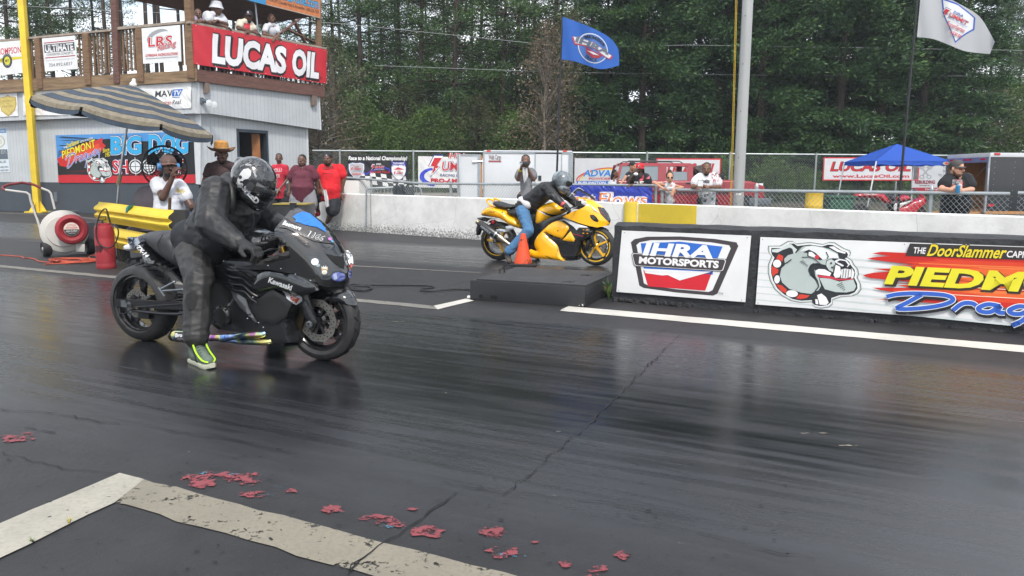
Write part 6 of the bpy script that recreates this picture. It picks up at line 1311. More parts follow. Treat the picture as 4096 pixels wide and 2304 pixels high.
row(pp,[(845,41,.9),(905,38,1),(960,44,1),(1010,40,.95),(1055,38.5,1),(1108,45,1),(1150,37.5,1),(1205,43,1),(1262,38,1),(1300,41,1),(1345,45,1),(1400,39,1),(1450,43,1),(1490,41,1),(870,50,1.1),(935,53,1.1),(1000,52,1.1),(1075,54,1.1),(1130,51,1.1),(1180,54,1.15),(1240,53,1.1),(1320,52,1.1),(1380,54,1.1),(1430,52,1.1),(2500,47,.95),(2590,44,.9),(2545,52,1.0),(2470,55,1.0),(2640,49,1.0)],lp_,GP)
ll_='tall pine seen over the wooden deck of the tower'
pl3=[pine('pine_tree',ll_,18,5.2,71,nb=62,group=GL,spread=3.0,r0=.14),pine('pine_tree',ll_,20,9.5,88,nb=44,group=GL,dens=.45,spread=2.2,r0=.13)]
row(pl3[:1],[(-30,40,1),(45,37,1.0),(95,43,1.05),(150,39,1),(205,42,1.05),(255,46,1),(-90,45,1.05),(120,51,1.1),(320,47,.9),(600,44,.95),(700,43,.95),(790,43,.95)],ll_,GL)
row(pl3[1:],[(290,38,1),(335,41,1),(378,37,1),(402,40,1),(428,38,1),(470,41,1),(515,40,1)],'slim bare trunked pine against bright sky over the wooden deck','bare pines over the deck')
lb_='leafy green understory bush between the pine trunks'
bb=[bush('understory_bush',lb_,4.6,2.0,5,BROAD,group='understory bushes',n=380),bush('understory_bush',lb_,3.8,2.1,6,BROAD,group='understory bushes',n=340),bush('understory_bush',lb_,5.2,2.2,9,OLIVE,group='understory bushes',n=380)]
row(bb,[(900,36,.9),(960,37,1),(1020,38,.9),(1085,36.5,.9),(1140,39,1),(1200,37,.85),(1255,38.5,1),(1310,36.5,.95),(1440,36,.9),(1000,46,1.2),(1100,48,1.3),(1210,47,1.3),(1300,48,1.2),(930,48,1.3),(1390,47,1.3),(850,47,1.2),(790,44,1.1),(2470,38,1.0),(2530,40,1.3),(2600,38,1.1),(2660,41,1.3)],lb_,'understory bushes')
lm_='tall leafy broadleaf tree filling the wood behind the pine trunks'
mb_=[bush('broadleaf_tree',lm_,9.5,2.7,61,BROAD,n=520,group='broadleaf trees in the wood',per=22,ls=.15),bush('broadleaf_tree',lm_,8.5,2.9,67,OLIVE,n=520,group='broadleaf trees in the wood',per=22,ls=.15)]
row(mb_,[(885,45,.9),(980,47,1),(1065,46,.9),(1160,48,1),(1225,46,.9),(1290,45,.95),(1420,44,.95),(1480,46,1.1),(2560,58,1.1),(1345,50,1.1)],lm_,'broadleaf trees in the wood')
ls_='low green shrub growing behind the tall fence under the cedars'
sb=[bush('fence_shrub',ls_,1.7,1.1,12,BROAD,n=120,group='shrubs under the cedars',cat='shrub')]
row(sb,[(1950,31,.9),(2010,31.5,.8),(2065,32,.7),(2250,31.5,.9),(2320,32,.7),(1480,31.5,.8),(1720,32,.7),(1830,31.5,.9)],ls_,'shrubs under the cedars')
put(bush('dead_bush','brown half dead bush drooping beside the right edge of the tower',6.2,1.7,23,OLIVE,n=300,twig=150),838,33.5,0,1.0,first=True)
put(bush('dead_bush','grey brown dead tree tangled behind the left end of the black banner',4.6,1.8,29,DRY,n=160,twig=150,per=14),800,32,1,1.0,first=True)
put(bush('dead_bush','tall grey dead bush with bare twigs behind the blue flag pole',6.6,1.35,31,DRY,n=300,twig=130,per=18),1372,33,2,1.0,first=True)
put(bush('dead_bush','rusty brown dying cedar between the blue flag and the green cedars',8.0,1.4,37,OLIVE,n=330,twig=120),1432,34,3,1.0,first=True)
mb=MB()
for i,(pa,pb,y)in enumerate((((-300,2),(2800,330),31.5),((1200,55),(2300,120),33),((-100,330),(2700,350),33))):pass
for nm,pts in(('power_line',[(-200,8,33),(400,40,33),(1000,66,33),(1400,98,33),(2300,190,33),(2750,180,33),(4300,205,33)]),('power_line',[(1500,262,34),(2280,290,34),(3000,300,34),(4300,306,34)])):
 tag(MB().tube([D(x,y,d)for x,y,d in pts],.006,5).build(nm,M('cable_grey','#a7abad',.5)),'thin power line strung across the trees, '+('the upper one by the tower roof' if pts[0][0]<0 else 'the lower one level with the blue flag'),'cable')
hz=bpy.data.materials.new('thin_haze');hz.use_nodes=True;t=hz.node_tree;t.nodes.clear();pv=N(t,'ShaderNodeVolumePrincipled');pv.inputs['Color'].default_value=(.86,.93,1,1);pv.inputs['Density'].default_value=.0008;pv.inputs['Anisotropy'].default_value=.2
t.links.new(pv.outputs[0],N(t,'ShaderNodeOutputMaterial').inputs['Volume'])
hb=MB().box((-260,-70,-1.2),(260,330,34),0).build('haze',hz);hb['kind']='stuff';hb['label']='thin bluish tyre smoke haze hanging over the track'
# ------------------------------------------------------------------ motorcycles
from mathutils.bvhtree import BVHTree
class Frame:
 def __init__(s,rear,front):
  s.h=(front-rear).normalized();s.o=(rear+front)/2;s.l=Vector((-s.h.y,s.h.x,0));s.m=Matrix(((s.h.x,s.l.x,0,s.o.x),(s.h.y,s.l.y,0,s.o.y),(0,0,1,0),(0,0,0,1)))
 def T(s,q,y):
  d=ray(*q);o=s.o+s.l*y;p=CAM+d*((o-CAM).dot(s.l)/d.dot(s.l))-s.o;return(p.dot(s.h),p.z)
 def P(s,q,y):x,z=s.T(q,y);return s.o+s.h*x+s.l*y+Vector((0,0,z))
 def L(s,x,y,z):return s.o+s.h*x+s.l*y+Vector((0,0,z))
 def put(s,mb,name,mat,parent,**k):return mb.xf(s.m).build(name,mat,parent,**k)
def resample(poly,step):
 o=[];tagl=[]
 n=len(poly)
 for i in range(n):
  a,b=poly[i],poly[(i+1)%n];k=max(1,int(math.dist(a,b)/step))
  for j in range(k):o.append((a[0]+(b[0]-a[0])*j/k,a[1]+(b[1]-a[1])*j/k));tagl.append(i)
 return o,tagl
def roundpoly(p,k=2):
 for _ in range(k):
  o=[]
  for i in range(len(p)):
   a,b=p[i],p[(i+1)%len(p)];o+=[(a[0]*.75+b[0]*.25,a[1]*.75+b[1]*.25),(a[0]*.25+b[0]*.75,a[1]*.25+b[1]*.75)]
  p=o
 return p
def segdist(P,A,B):
 P,A,B=np.asarray(P),np.asarray(A),np.asarray(B);d=np.full(len(P),1e9)
 for a,b in zip(A,B):
  ab=b-a;t_=np.clip(((P-a)@ab)/max(ab@ab,1e-12),0,1);d=np.minimum(d,np.linalg.norm(P-(a+t_[:,None]*ab),axis=1))
 return d
def plate(poly,step=.025):
 bd,tg=resample(poly,step);n=len(bd);xs_=[p[0]for p in bd];zs_=[p[1]for p in bd];pts=list(bd)
 A=np.array(bd);B=np.roll(A,-1,0);gx=np.arange(min(xs_),max(xs_),step);gz=np.arange(min(zs_),max(zs_),step);gp=np.array([(x+(step/2 if j%2 else 0),z)for j,z in enumerate(gz)for x in gx])
 if len(gp):
  ok=segdist(gp,A,B)>step*.6;pts+=[tuple(q)for q in gp[ok]]
 r_=delaunay_2d_cdt([Vector(p)for p in pts],[(i,(i+1)%n)for i in range(n)],[tuple(range(n))],1,1e-6)
 V2=np.array([tuple(p)for p in r_[0]]);F=[tuple(f)for f in r_[2]];return V2,F,A,B,tg
def slab(poly,W,r,step=.025,soft=None,yc=0,e=2.0,w0=0.0):
 """a body with the side outline poly (x, z); half width W (number or function), rounded over r towards its soft edges"""
 V2,F,A,B,tg=plate(poly,step)
 if soft is not None:k=[i for i in range(len(A))if soft(tg[i])];d=segdist(V2,A[k],B[k])
 else:d=segdist(V2,A,B)
 f=np.clip(d/r,0,1);prof=(1-(1-f)**e)**(1/e);w_=np.array([W(x,z)for x,z in V2])if callable(W)else np.full(len(V2),W);y=w_*(w0+(1-w0)*prof)
 n=len(V2);vs=[(p[0],yc-q,p[1])for p,q in zip(V2,y)]+[(p[0],yc+q,p[1])for p,q in zip(V2,y)]
 mb=MB();mb.add(vs,[tuple(f_)for f_ in F]+[tuple(i+n for i in reversed(f_))for f_ in F],0,True)
 cnt={}
 for f_ in F:
  for i in range(len(f_)):a,b=f_[i],f_[(i+1)%len(f_)];cnt[(min(a,b),max(a,b))]=cnt.get((min(a,b),max(a,b)),0)+1
 mb.add([],[]);o=0
 for(a,b),c_ in cnt.items():
  if c_==1:mb.f.append((a,b,b+n,a+n));mb.m.append(1 if max(y[a],y[b])>.02 else 0);mb.s.append(False)
 return mb
def panel(poly,ysurf,bulge,r,th=.012,step=.02):
 """a shell on the right side (negative y) with outline poly, standing bulge proud in its middle"""
 V2,F,A,B,tg=plate(poly,step);d=segdist(V2,A,B);f=np.clip(d/r,0,1);prof=np.sqrt(1-(1-f)**2);n=len(V2)
 y=np.array([ysurf(x,z)for x,z in V2])if callable(ysurf)else np.full(n,ysurf)
 vs=[(p[0],q-th-bulge*k,p[1])for p,q,k in zip(V2,y,prof)]+[(p[0],q,p[1])for p,q in zip(V2,y)];mb=MB();mb.add(vs,F+[tuple(i+n for i in reversed(f_))for f_ in F],0,True);cnt={}
 for f_ in F:
  for i in range(len(f_)):a,b=f_[i],f_[(i+1)%len(f_)];k=(min(a,b),max(a,b));cnt[k]=cnt.get(k,0)+1
 for(a,b),c_ in cnt.items():
  if c_==1:mb.f.append((a,b,b+n,a+n));mb.m.append(0);mb.s.append(False)
 return mb
class Skin:
 def __init__(s,objs):
  vs,fs=[],[]
  for o in objs:
   m=wm(o);k=len(vs);vs+=[m@q.co for q in o.data.vertices];fs+=[tuple(i+k for i in p.vertices)for p in o.data.polygons]
  s.b=BVHTree.FromPolygons(vs,fs);s.last=None
 def __call__(s,x,y,h=0):
  d=ray(x,y);loc,nr,i,ds_=s.b.ray_cast(CAM,d)
  if loc is None:
   if s.last is None:return CAM+d*8
   loc,nr=s.last;t_=(loc-CAM).dot(d);return CAM+d*t_
  if nr.dot(d)>0:nr=-nr
  s.last=(loc,nr);return loc+nr*h-d*h*.3
def art_on(objs,name,parent,fn_draw,cr=None,maxlen=12,base=.003,step=.0009):
 sk=Skin(objs);a=Art((lambda u,v_,h=0:sk(*cr(u,v_),h))if cr else sk,base,step,maxlen);fn_draw(a)
 return a.build(name,parent)
TYRE=M('tyre_rubber',(.016,.016,.017),.62,var=.35,scale=14,bump=.15,bscale=60)
def wheel(fr,parent,x,z,R_,wd,rimm,spk,n,disc_r,discs,rim_r=.222,stripe=None,twist=.5,lab=None,hubr=.05,ds=.0):
 prof=[(rim_r,-wd*.36),(rim_r+.012,-wd*.43),(R_-wd*.42,-wd*.5),(R_-wd*.22,-wd*.46),(R_-wd*.08,-wd*.33),(R_-.006,-wd*.17),(R_,0),(R_-.006,wd*.17),(R_-wd*.08,wd*.33),(R_-wd*.22,wd*.46),(R_-wd*.42,wd*.5),(rim_r+.012,wd*.43),(rim_r,wd*.36)]
 c_=(x,0,z);rb=MB();rw=wd*.38
 rb.lathe([(rim_r+.004,-rw),(rim_r-.012,-rw-.002),(rim_r-.024,-rw*.8),(rim_r-.034,-rw*.3),(rim_r-.034,rw*.3),(rim_r-.024,rw*.8),(rim_r-.012,rw+.002),(rim_r+.004,rw)],c_,(0,1,0),56,0,closed=True)
 rb.lathe([(.0,-.05),(hubr*.6,-.05),(hubr,-.035),(hubr,.035),(hubr*.6,.05),(0,.05)],c_,(0,1,0),20,1)
 for i in range(n):
  a0=2*math.pi*(i+ds)/n+.3
  def pt(a,r_):return Vector((x+math.cos(a)*r_,0,z+math.sin(a)*r_))
  for sg in((0,)if twist==0 else(-.10*twist,.10*twist)):rb.beam(pt(a0,hubr*.7),pt(a0+sg*1.3,rim_r-.02),.03,.026 if twist else.10,up=(0,1,0),m=1)
 ob=fr.put(rb,'wheel',[rimm,spk],parent)
 fr.put(MB().lathe(prof,c_,(0,1,0),72,closed=True),'tyre',TYRE,ob)
 for dy in discs:
  db_=MB();k=64
  for i in range(k):
   pass
  rr_=lambda a:disc_r*(1+.022*math.cos(a*10))
  vs=[];N_=80
  for i in range(N_):
   a=2*math.pi*i/N_
   for r_ in(rr_(a),disc_r*.66):
    for yy in(dy-.003,dy+.003):vs.append((x+math.cos(a)*r_,yy,z+math.sin(a)*r_))
  fs=[]
  for i in range(N_):
   j=(i+1)%N_;q=lambda i_,k_:i_*4+k_
   fs+=[(q(i,0),q(j,0),q(j,2),q(i,2)),(q(i,1),q(i,3),q(j,3),q(j,1)),(q(i,0),q(i,1),q(j,1),q(j,0)),(q(i,2),q(j,2),q(j,3),q(i,3))]
  db_.add(vs,fs,0)
  for i in range(6):a=2*math.pi*i/6;db_.beam((x+math.cos(a)*hubr*.9,dy,z+math.sin(a)*hubr*.9),(x+math.cos(a)*disc_r*.68,dy,z+math.sin(a)*disc_r*.68),.012,.016,up=(0,1,0),m=1)
  for i in range(40):
   a=2*math.pi*i/40;r_=disc_r*(.74 if i%2 else.88);db_.lathe([(0,.0036),(.0055,.0036)],(x+math.cos(a)*r_,dy,z+math.sin(a)*r_),(0,-1,0),8,2)
  fr.put(db_,'brake_disc',[M('disc_steel','#8d8a84',.32,.85,var=.15),BLKP,M('void_black',(.002,.002,.002),.9,var=0)],ob)
 if stripe:
  sb_=MB()
  for i in range(n):
   a0=2*math.pi*(i+ds)/n+.42;k=14;vs=[]
   for j in range(k+1):
    a=a0+(2*math.pi/n-.24)*j/k
    for r_ in(rim_r-.002,rim_r+.016):vs.append((x+math.cos(a)*r_,-wd*.43-.004,z+math.sin(a)*r_))
   sb_.add(vs,[(2*j,2*j+2,2*j+3,2*j+1)for j in range(k)],0)
  fr.put(sb_,'rim_stripe',stripe,ob)
 return ob
GB_=M('gloss_black_paint',(.006,.0065,.0075),.10,var=.1,coat=1.0,scale=3,spec=.6);SB_=M('satin_black',(.009,.0095,.011),.26,var=.2);SEATM=M('seat_vinyl',(.022,.023,.026),.5,var=.15,bump=.12,bscale=120);ALUB=M('bike_alloy','#7b7f83',.3,.8);GOLD=M('gold_anodised','#a5813a',.28,.9)
TITAN=bpy.data.materials.new('burnt_titanium');TITAN.use_nodes=True;t=TITAN.node_tree;b=t.nodes['Principled BSDF'];co=N(t,'ShaderNodeTexCoord').outputs['Object'];n_=nnoise(t,co,5,3,.5,.3,.7);r_=N(t,'ShaderNodeValToRGB');e=r_.color_ramp.elements
e[0].color=(.10,.12,.35,1);e[1].color=(.35,.42,.55,1)
for p_,c_ in((.25,(.35,.12,.40,1)),(.45,(.62,.48,.16,1)),(.62,(.45,.55,.28,1)),(.8,(.12,.22,.5,1))):e.new(p_).color=c_
t.links.new(n_,r_.inputs[0]);t.links.new(r_.outputs[0],b.inputs['Base Color']);b.inputs['Metallic'].default_value=.95;b.inputs['Roughness'].default_value=.2
K=crop(400,600,1.61)
# ---- the near, black one
nb=Frame(G(*v(370,856)),G(*v(825,906)));bike=thing('motorcycle','black sport motorcycle with stretched rear end and coloured exhaust in the near lane','motorcycle',nb.o)
tk=lambda pts,y:[nb.T(K(*q),y)for q in pts]
BR=M('black_wheel',(.008,.008,.009),.22,var=.1,coat=.5)
wheel(nb,bike,-.868,.312,.312,.19,BR,BR,5,.112,(-.075,),twist=.9,hubr=.055)
wheel(nb,bike,.832,.300,.300,.122,BR,BR,6,.155,(-.062,.062),twist=.55,hubr=.05)
rw_=[c for c in bike.children if c.name.startswith('wheel')]
mb=MB()
for(x,R_,wd,nn)in((-.868,.312,.19,26),(.832,.300,.122,22)):
 for i in range(nn):
  a=2*math.pi*i/nn
  for sg in(-1,1):
   pts=[]
   for f in np.linspace(.12,.62,5):
    yy=sg*wd*.5*f;rr_=R_-.004-(abs(f)**2.2)*wd*.20+.0046;aa=a+f*.25+(.12 if sg>0 else 0);pts.append((x+math.cos(aa)*rr_,yy,R_+math.sin(aa)*rr_))
   mb.tube(pts,.0035,4)
nb.put(mb,'tread_groove',M('groove_black',(.004,.004,.004),.9,var=0),bike)
SW=M('swingarm_black',(.012,.012,.014),.3,var=.1);y1=-.135
sw=MB();(xa,za),(xb,zb2)=nb.T(K(105,1005),y1),nb.T(K(560,1020),y1)
for sg in(1,-1):sw.beam((xa,sg*y1,.318),(-.12,sg*y1,.345),.03,.058)
sw.beam((-.5,-.13,.335),(-.5,.13,.335),.05,.05);sw.tube([(-.85,y1,.265),(-.55,y1,.262),(-.4,y1,.27),(-.15,y1,.31)],.013,8);nb.put(sw,'swingarm',SW,bike)
mb=MB();mb.lathe([(0,.03),(.016,.03),(.018,.0),(.026,.0),(.026,-.01)],(-.868,y1-.02,.312),(0,-1,0),6);mb.box((-.95,y1-.02,.29),(-.90,y1-.016,.345));nb.put(mb,'axle_nut',ALUB,bike)
mb=MB();mb.box((-.83,-.105,.24),(-.72,-.05,.20));mb.tube([(-.98,y1-.012,.28),(-.97,y1-.02,.24),(-.93,y1-.012,.235),(-.80,y1-.02,.30),(-.3,y1-.02,.36)],.005,6);nb.put(mb,'rear_caliper',SW,bike)
chn=MB();chn.tube([(-.868,.10,.39),(-.1,.10,.36)],.012,6);chn.tube([(-.868,.10,.235),(-.1,.10,.29)],.012,6);nb.put(chn,'chain',ALUB,bike)
tail=roundpoly(tk([(162,585),(185,555),(215,545),(260,610),(330,665),(440,735),(560,800),(560,830),(470,790),(395,752),(335,765),(292,755),(272,705),(222,655),(175,622)],-.11),1)
tl_=nb.put(slab(tail,lambda x,z:.075+.10*min(1,max(0,(x+.9)/.3)),.05,.02),'tail_cowl',[GB_,SB_],bike)
se=tk([(232,552),(262,532),(312,524),(400,528),(470,548),(500,590),(540,640),(620,690),(720,690),(720,740),(600,790),(520,775),(420,715),(330,652),(262,596)],-.12)
st_=nb.put(slab(roundpoly(se,1),lambda x,z:.12+.05*min(1,max(0,(x+.75)/.25)),.07,.02,w0=.35),'seat',[SEATM,SEATM],bike)
mb=MB();pz=nb.T(K(190,620),-.06);mb.ell((pz[0],-.04,pz[1]-.01),(.05,.07,.03),14);nb.put(mb,'tail_light',M('clear_lens','#b9bcc0',.08,var=0,coat=.6),bike)
MBs=MB();MBs.tube([nb.P(K(405,545),-.172),nb.P(K(368,600),-.178),nb.P(K(372,650),-.178)],.004,6);MBs.build('seat_strap',BLKP,bike)
a=tk([(395,735),(430,760),(570,885),(545,890)],-.14);nb.put(slab(a,.15,.03,.03,w0=.8),'subframe',[SB_,SB_],bike)
mb=MB()
for q1,q2 in(((395,895),(475,852)),((405,908),(535,898)),((375,885),(415,940))):mb.tube([nb.P(K(*q1),-.19),nb.P(K(*q2),-.17)],.010,8)
for q in((478,850),(537,898)):mb.ell(nb.P(K(*q),-.175),.014,8)
mb.build('foot_peg_bracket',ALUB,bike)
nb.put(slab(roundpoly([(-.05,.80),(.02,.86),(.12,.92),(.26,.945),(.38,.93),(.46,.87),(.46,.76),(.2,.70),(.0,.74)],1),lambda x,z:.17,.12,.03),'fuel_tank',[GB_,GB_],bike)
nb.put(slab(roundpoly([(-.22,.30),(-.24,.62),(.0,.74),(.45,.74),(.55,.55),(.5,.22),(.3,.14),(-.1,.16)],1),.17,.06,.04),'engine',[SB_,SB_],bike)
ex=nb.P(K(800,1065),-.20);mb=MB();mb.lathe([(.075,0),(.075,.03),(.06,.045),(.02,.05),(0,.05)],ex,-nb.l,28)
for i in range(8):mb.lathe([(.008,.03),(.008,.045),(0,.045)],ex+nb.h*.07*math.cos(i*.785)+Vector((0,0,.07*math.sin(i*.785))),-nb.l,6)
mb.build('clutch_cover',M('engine_cast','#2c2e30',.35,.6),bike)
q=nb.P(K(720,1045),-.2);MB().lathe([(.016,.0),(.016,.02),(.008,.022),(.008,.01),(0,.01)],q,-nb.l,12).build('frame_plug',ALUB,bike)
cen=[nb.T(K(*q),0)for q in((1262,372),(1310,392),(1400,462),(1470,540),(1520,605),(1560,680),(1592,770),(1600,830),(1575,885))]
side=[nb.T(K(*q),-.20)for q in((1480,905),(1420,892))]+[nb.T(K(*q),-.235)for q in((1250,800),(1100,770),(1000,768),(900,750),(1060,735),(1225,695))]+[nb.T(K(*q),-.20)for q in((1245,680),(1235,625),(1160,560),(1142,510))]+[nb.T(K(1195,430),-.14)]
nose=cen+side;nc=len(cen)
def wn(x,z):
 k=min(1,max(0,(1.16-x)/.45));top_=min(1,max(.45,1-(z-.93)*2.2))if z>.93 else 1
 return(.06+.185*k**.7)*top_
ns_=nb.put(slab(nose,wn,.17,.018,soft=lambda i:i<nc-1,e=2.2),'nose_fairing',[GB_,SB_],bike)
yS=-.225
mid=roundpoly(tk([(1050,772),(1130,766),(1260,800),(1422,892),(1300,948),(1180,908),(1110,892),(1010,925),(960,900),(990,820)],yS),1)
low_=roundpoly(tk([(800,690),(880,745),(1060,765),(1110,890),(1290,945),(1255,1000),(1205,1080),(1215,1180),(1235,1270),(1150,1285),(1045,1245),(880,1190),(760,1180),(735,1090),(790,1000),(850,930),(800,820)],-.19),1)
lf_=nb.put(slab(low_,.195,.045,.025,w0=.55),'lower_fairing',[SB_,SB_],bike)
mf=nb.put(panel(mid,yS+.03,.022,.07,.03),'side_panel',GB_,bike)
tri=tk([(848,905),(880,915),(945,960),(962,1020),(1018,1112),(1000,1105),(900,1010),(870,960)],-.20);tp_=nb.put(panel(tri,-.197,.012,.03),'side_panel',M('grey_gloss_panel',(.045,.047,.052),.22,coat=.7,var=.1),bike)
flatp=tk([(985,985),(1112,896),(1180,935),(1240,985),(1200,1080),(1130,1120),(1020,1100),(975,1030)],-.205);nb.put(panel(flatp,-.2,.006,.02),'duct_panel',M('duct_black',(.009,.009,.010),.5),bike)
cp_=tk([(1062,735),(1240,690),(1243,660),(1200,650),(1010,720),(990,745)],-.225);nb.put(panel(cp_,-.2,.015,.03),'inner_cowl',M('matt_grey_plastic',(.028,.027,.027),.45),bike)
mb=MB()
for i,y_ in enumerate((765,810,855,895)):
 mb.tube(smooth([nb.P(K(800+i*10,y_-12),-.205),nb.P(K(850+i*10,y_+10),-.225),nb.P(K(910+i*8,y_+18),-.235),nb.P(K(960+i*5,y_+58),-.235),nb.P(K(1030-i*6,y_+86),-.22)],4),[.006]*2+[.012]*18+[.005],6,flat=.6)
mb.build('louvre_fin',SB_,bike)
mb=MB()
for q in((798,715),(1165,765),(1258,800),(1355,840),(985,948),(1052,1142),(950,1085),(1082,745),(1022,1112)):MB().ell(nb.P(K(*q),-.245),.006,8).build('fastener',CHROME,bike)
for sg in(-1,1):
 mb=MB();mb.tube([(.63,sg*.105,.86),(.735,sg*.105,.56)],.027,12);nb.put(mb,'fork_tube',GOLD if sg>0 else SB_,bike);mb=MB();mb.tube([(.725,sg*.105,.60),(.80,sg*.105,.36),(.825,sg*.10,.29)],[.034,.032,.03],12);mb.box((.80,sg*.105-.02,.26),(.87,sg*.105+.02,.33));nb.put(mb,'fork_slider',SB_,bike)
 mb=MB();mb.hexa([(.66,sg*.075-.02,.28),(.70,sg*.075-.02,.22),(.70,sg*.075+.03,.22),(.66,sg*.075+.03,.28)],[(.72,sg*.075-.02,.42),(.77,sg*.075-.02,.40),(.77,sg*.075+.03,.40),(.72,sg*.075+.03,.42)]);nb.put(mb,'caliper',M('caliper_dark','#3c3326',.35,.6),bike,bevel=.008)
q=nb.P(K(1355,1120),-.145);MB().lathe([(.026,0),(.026,.018),(.014,.02),(.012,.006),(0,.006)],q,-nb.l,6).build('axle_cap',ALUB,bike)
fd=tk([(1345,985),(1380,945),(1440,922),(1510,905),(1560,895),(1600,925),(1628,970),(1642,1015),(1605,1018),(1560,1000),(1500,985),(1420,985),(1370,1010)],-.03);nb.put(slab(roundpoly(fd,1),lambda x,z:.075*min(1,max(.35,(1.19-x)/.12)),.06,.016,w0=.2),'front_fender',[GB_,SB_],bike)
fk=tk([(1275,985),(1330,965),(1400,1110),(1385,1150),(1330,1090)],-.13);nb.put(panel(fk,-.13,.01,.02),'fork_guard',SB_,bike)
mb=MB();mu0,mu1=nb.P(K(476,1193),-.20),nb.P(K(690,1208),-.20);mb.tube([mu0,mu0 .lerp(mu1,.12),mu0 .lerp(mu1,.85),mu1],[.038,.05,.05,.036],20);MBm=mb.build('muffler',TITAN,bike)
MB().lathe([(.036,0),(.046,-.004),(.044,-.012),(.028,-.006),(.026,.03),(0,.03)],mu0+(mu0-mu1).normalized()*.002,(mu1-mu0),20).build('muffler_tip',SB_,MBm)
mb=MB();mb.tube([mu1,nb.P(K(780,1208),-.20),nb.P(K(830,1205),-.2)],.027,14);mb.tube(smooth([nb.P(K(820,1208),-.20),nb.P(K(880,1200),-.21),nb.P(K(950,1192),-.21),nb.P(K(1045,1188),-.19),nb.P(K(1120,1160),-.12)],4),.027,14);mb.tube(smooth([nb.P(K(840,1222),-.19),nb.P(K(900,1232),-.2),nb.P(K(990,1236),-.2),nb.P(K(1085,1236),-.19),nb.P(K(1180,1200),-.1)],4),.023,14);mb.tube([nb.P(K(785,1212),-.2),nb.P(K(820,1210),-.2)],.033,14);mb.build('exhaust_pipe',TITAN,bike)
mb=MB()
for i in range(4):mb.tube(smooth([nb.L(.50-.02*i,-.10+.05*i,.42),nb.L(.60-.02*i,-.10+.05*i,.34),nb.L(.60-.02*i,-.1+.05*i,.22),nb.L(.48-.03*i,-.10+.04*i,.12)],5),.022,10)
mb.build('header_pipe',M('dark_header','#27262a',.3,.8),bike)
for sg,c1,c2 in((-1,(.46,-.20,.845),(.375,-.40,.825)),(1,(.46,.20,.845),(.375,.40,.825))):
 mb=MB();mb.tube([nb.L(.56,sg*.11,.86),nb.L(*c1),nb.L(*c2)],.012,8);nbh=mb.build('handlebar',BLKP,bike);MB().tube([nb.L(*c1),nb.L(*c2)],.017,10).build('grip',RUB,nbh)
mb=MB();mb.tube(smooth([nb.P(K(985,690),-.42),nb.P(K(1030,668),-.38),nb.P(K(1090,642),-.30),nb.P(K(1140,640),-.24)],4),.007,8);mb.build('brake_lever',SB_,bike)
mb=MB();mb.tube([nb.P(K(1175,625),-.1),nb.P(K(1190,670),-.1)],.024,12);mb.build('fork_cap',GOLD,bike)
mb=MB();mb.box((.50,-.13,.835),(.62,.13,.865));nb.put(mb,'top_yoke',SB_,bike,bevel=.01)
mb=MB()
for i in range(7):mb.tube(smooth([nb.L(.44+.02*i,-.16+.02*i,.86+.008*i),nb.L(.50,-.20+.03*i,.90+.01*(i%3)),nb.L(.58,-.14+.04*i,.88),nb.L(.66,-.1+.03*i,.82)],4),.005,5)
mb.tube([nb.P(K(1080,585),-.2),nb.P(K(1150,575),-.12)],.014,8);mb.build('control_cable',BLKP,bike)
mb=MB();mb.box((.57,-.11,.87),(.66,.11,.97));nb.put(mb,'instrument_cluster',BLKP,bike,bevel=.02)
SKN=[ns_]
def o_headlight(a):
 a.poly([(1322,674),(1374,680),(1436,717),(1486,775),(1498,815),(1472,836),(1428,832),(1390,785),(1350,722)],'#3c4247').up();a.poly([(1332,682),(1372,688),(1430,724),(1476,778),(1486,812),(1470,826),(1434,824),(1398,780),(1358,722)],M('lamp_inner','#23282c',.08,var=0,coat=1)).up();a.ell(1384,720,24,22,M('lamp_bright','#d9dee2',.1,var=0,coat=1),16,rot=0);a.ell(1405,742,12,10,'#8e979d');a.ell(1445,780,24,22,'#43474a',16).up()
 a.ell(1445,786,17,15,'#d8d5c8');a.poly([(1428,765),(1424,748),(1434,756),(1440,744),(1446,756),(1454,744),(1458,758),(1466,750),(1462,768)],'#d8d5c8');a.ell(1432,768,6,7,'#b88a2a');a.ell(1460,768,6,7,'#b88a2a');a.up();a.line([(1438,790),(1446,794),(1454,790)],2.4,'#222222')
art_on(SKN,'headlight',bike,o_headlight,K)
def o_low(a):a.ell(1535,815,50,35,'#0c0e12',20).up();a.ell(1534,815,44,30,M('blue_lens','#46508a',.06,var=.25,coat=1,scale=30),20).up();a.poly([(1500,800),(1520,792),(1528,830),(1506,836)],'#8d97b4')
art_on(SKN,'headlight',bike,o_low,K)
def o_left(a):a.poly([(1580,648),(1600,645),(1626,680),(1632,730),(1612,760),(1596,720)],M('lamp_bright','#d9dee2',.1,var=0,coat=1)).up();a.poly([(1610,700),(1630,705),(1632,738),(1616,760)],M('amber_lens','#d2452a',.1,var=0,coat=1));a.ell(1608,800,14,30,M('blue_lens','#46508a',.06,coat=1))
art_on(SKN,'headlight',bike,o_left,K)
def o_scoop(a):a.poly([(1452,668),(1510,682),(1568,688),(1574,730),(1570,768),(1548,758),(1500,722)],M('intake_void',(.003,.003,.003),.8,var=0))
art_on(SKN,'air_intake',bike,o_scoop,K)
def o_mirror(a):a.poly([(1252,562),(1285,566),(1335,590),(1358,612),(1346,630),(1318,618),(1280,590)],SB_).up();a.ell(1290,582,9,7,'#050505');a.ell(1328,606,12,9,'#050505').up();a.ell(1330,608,5,4,'#6a6e72')
art_on(SKN,'mirror_mount',bike,o_mirror,K)
SCR=M('taped_screen',(.050,.048,.049),.32,var=.2,scale=6,coat=.3)
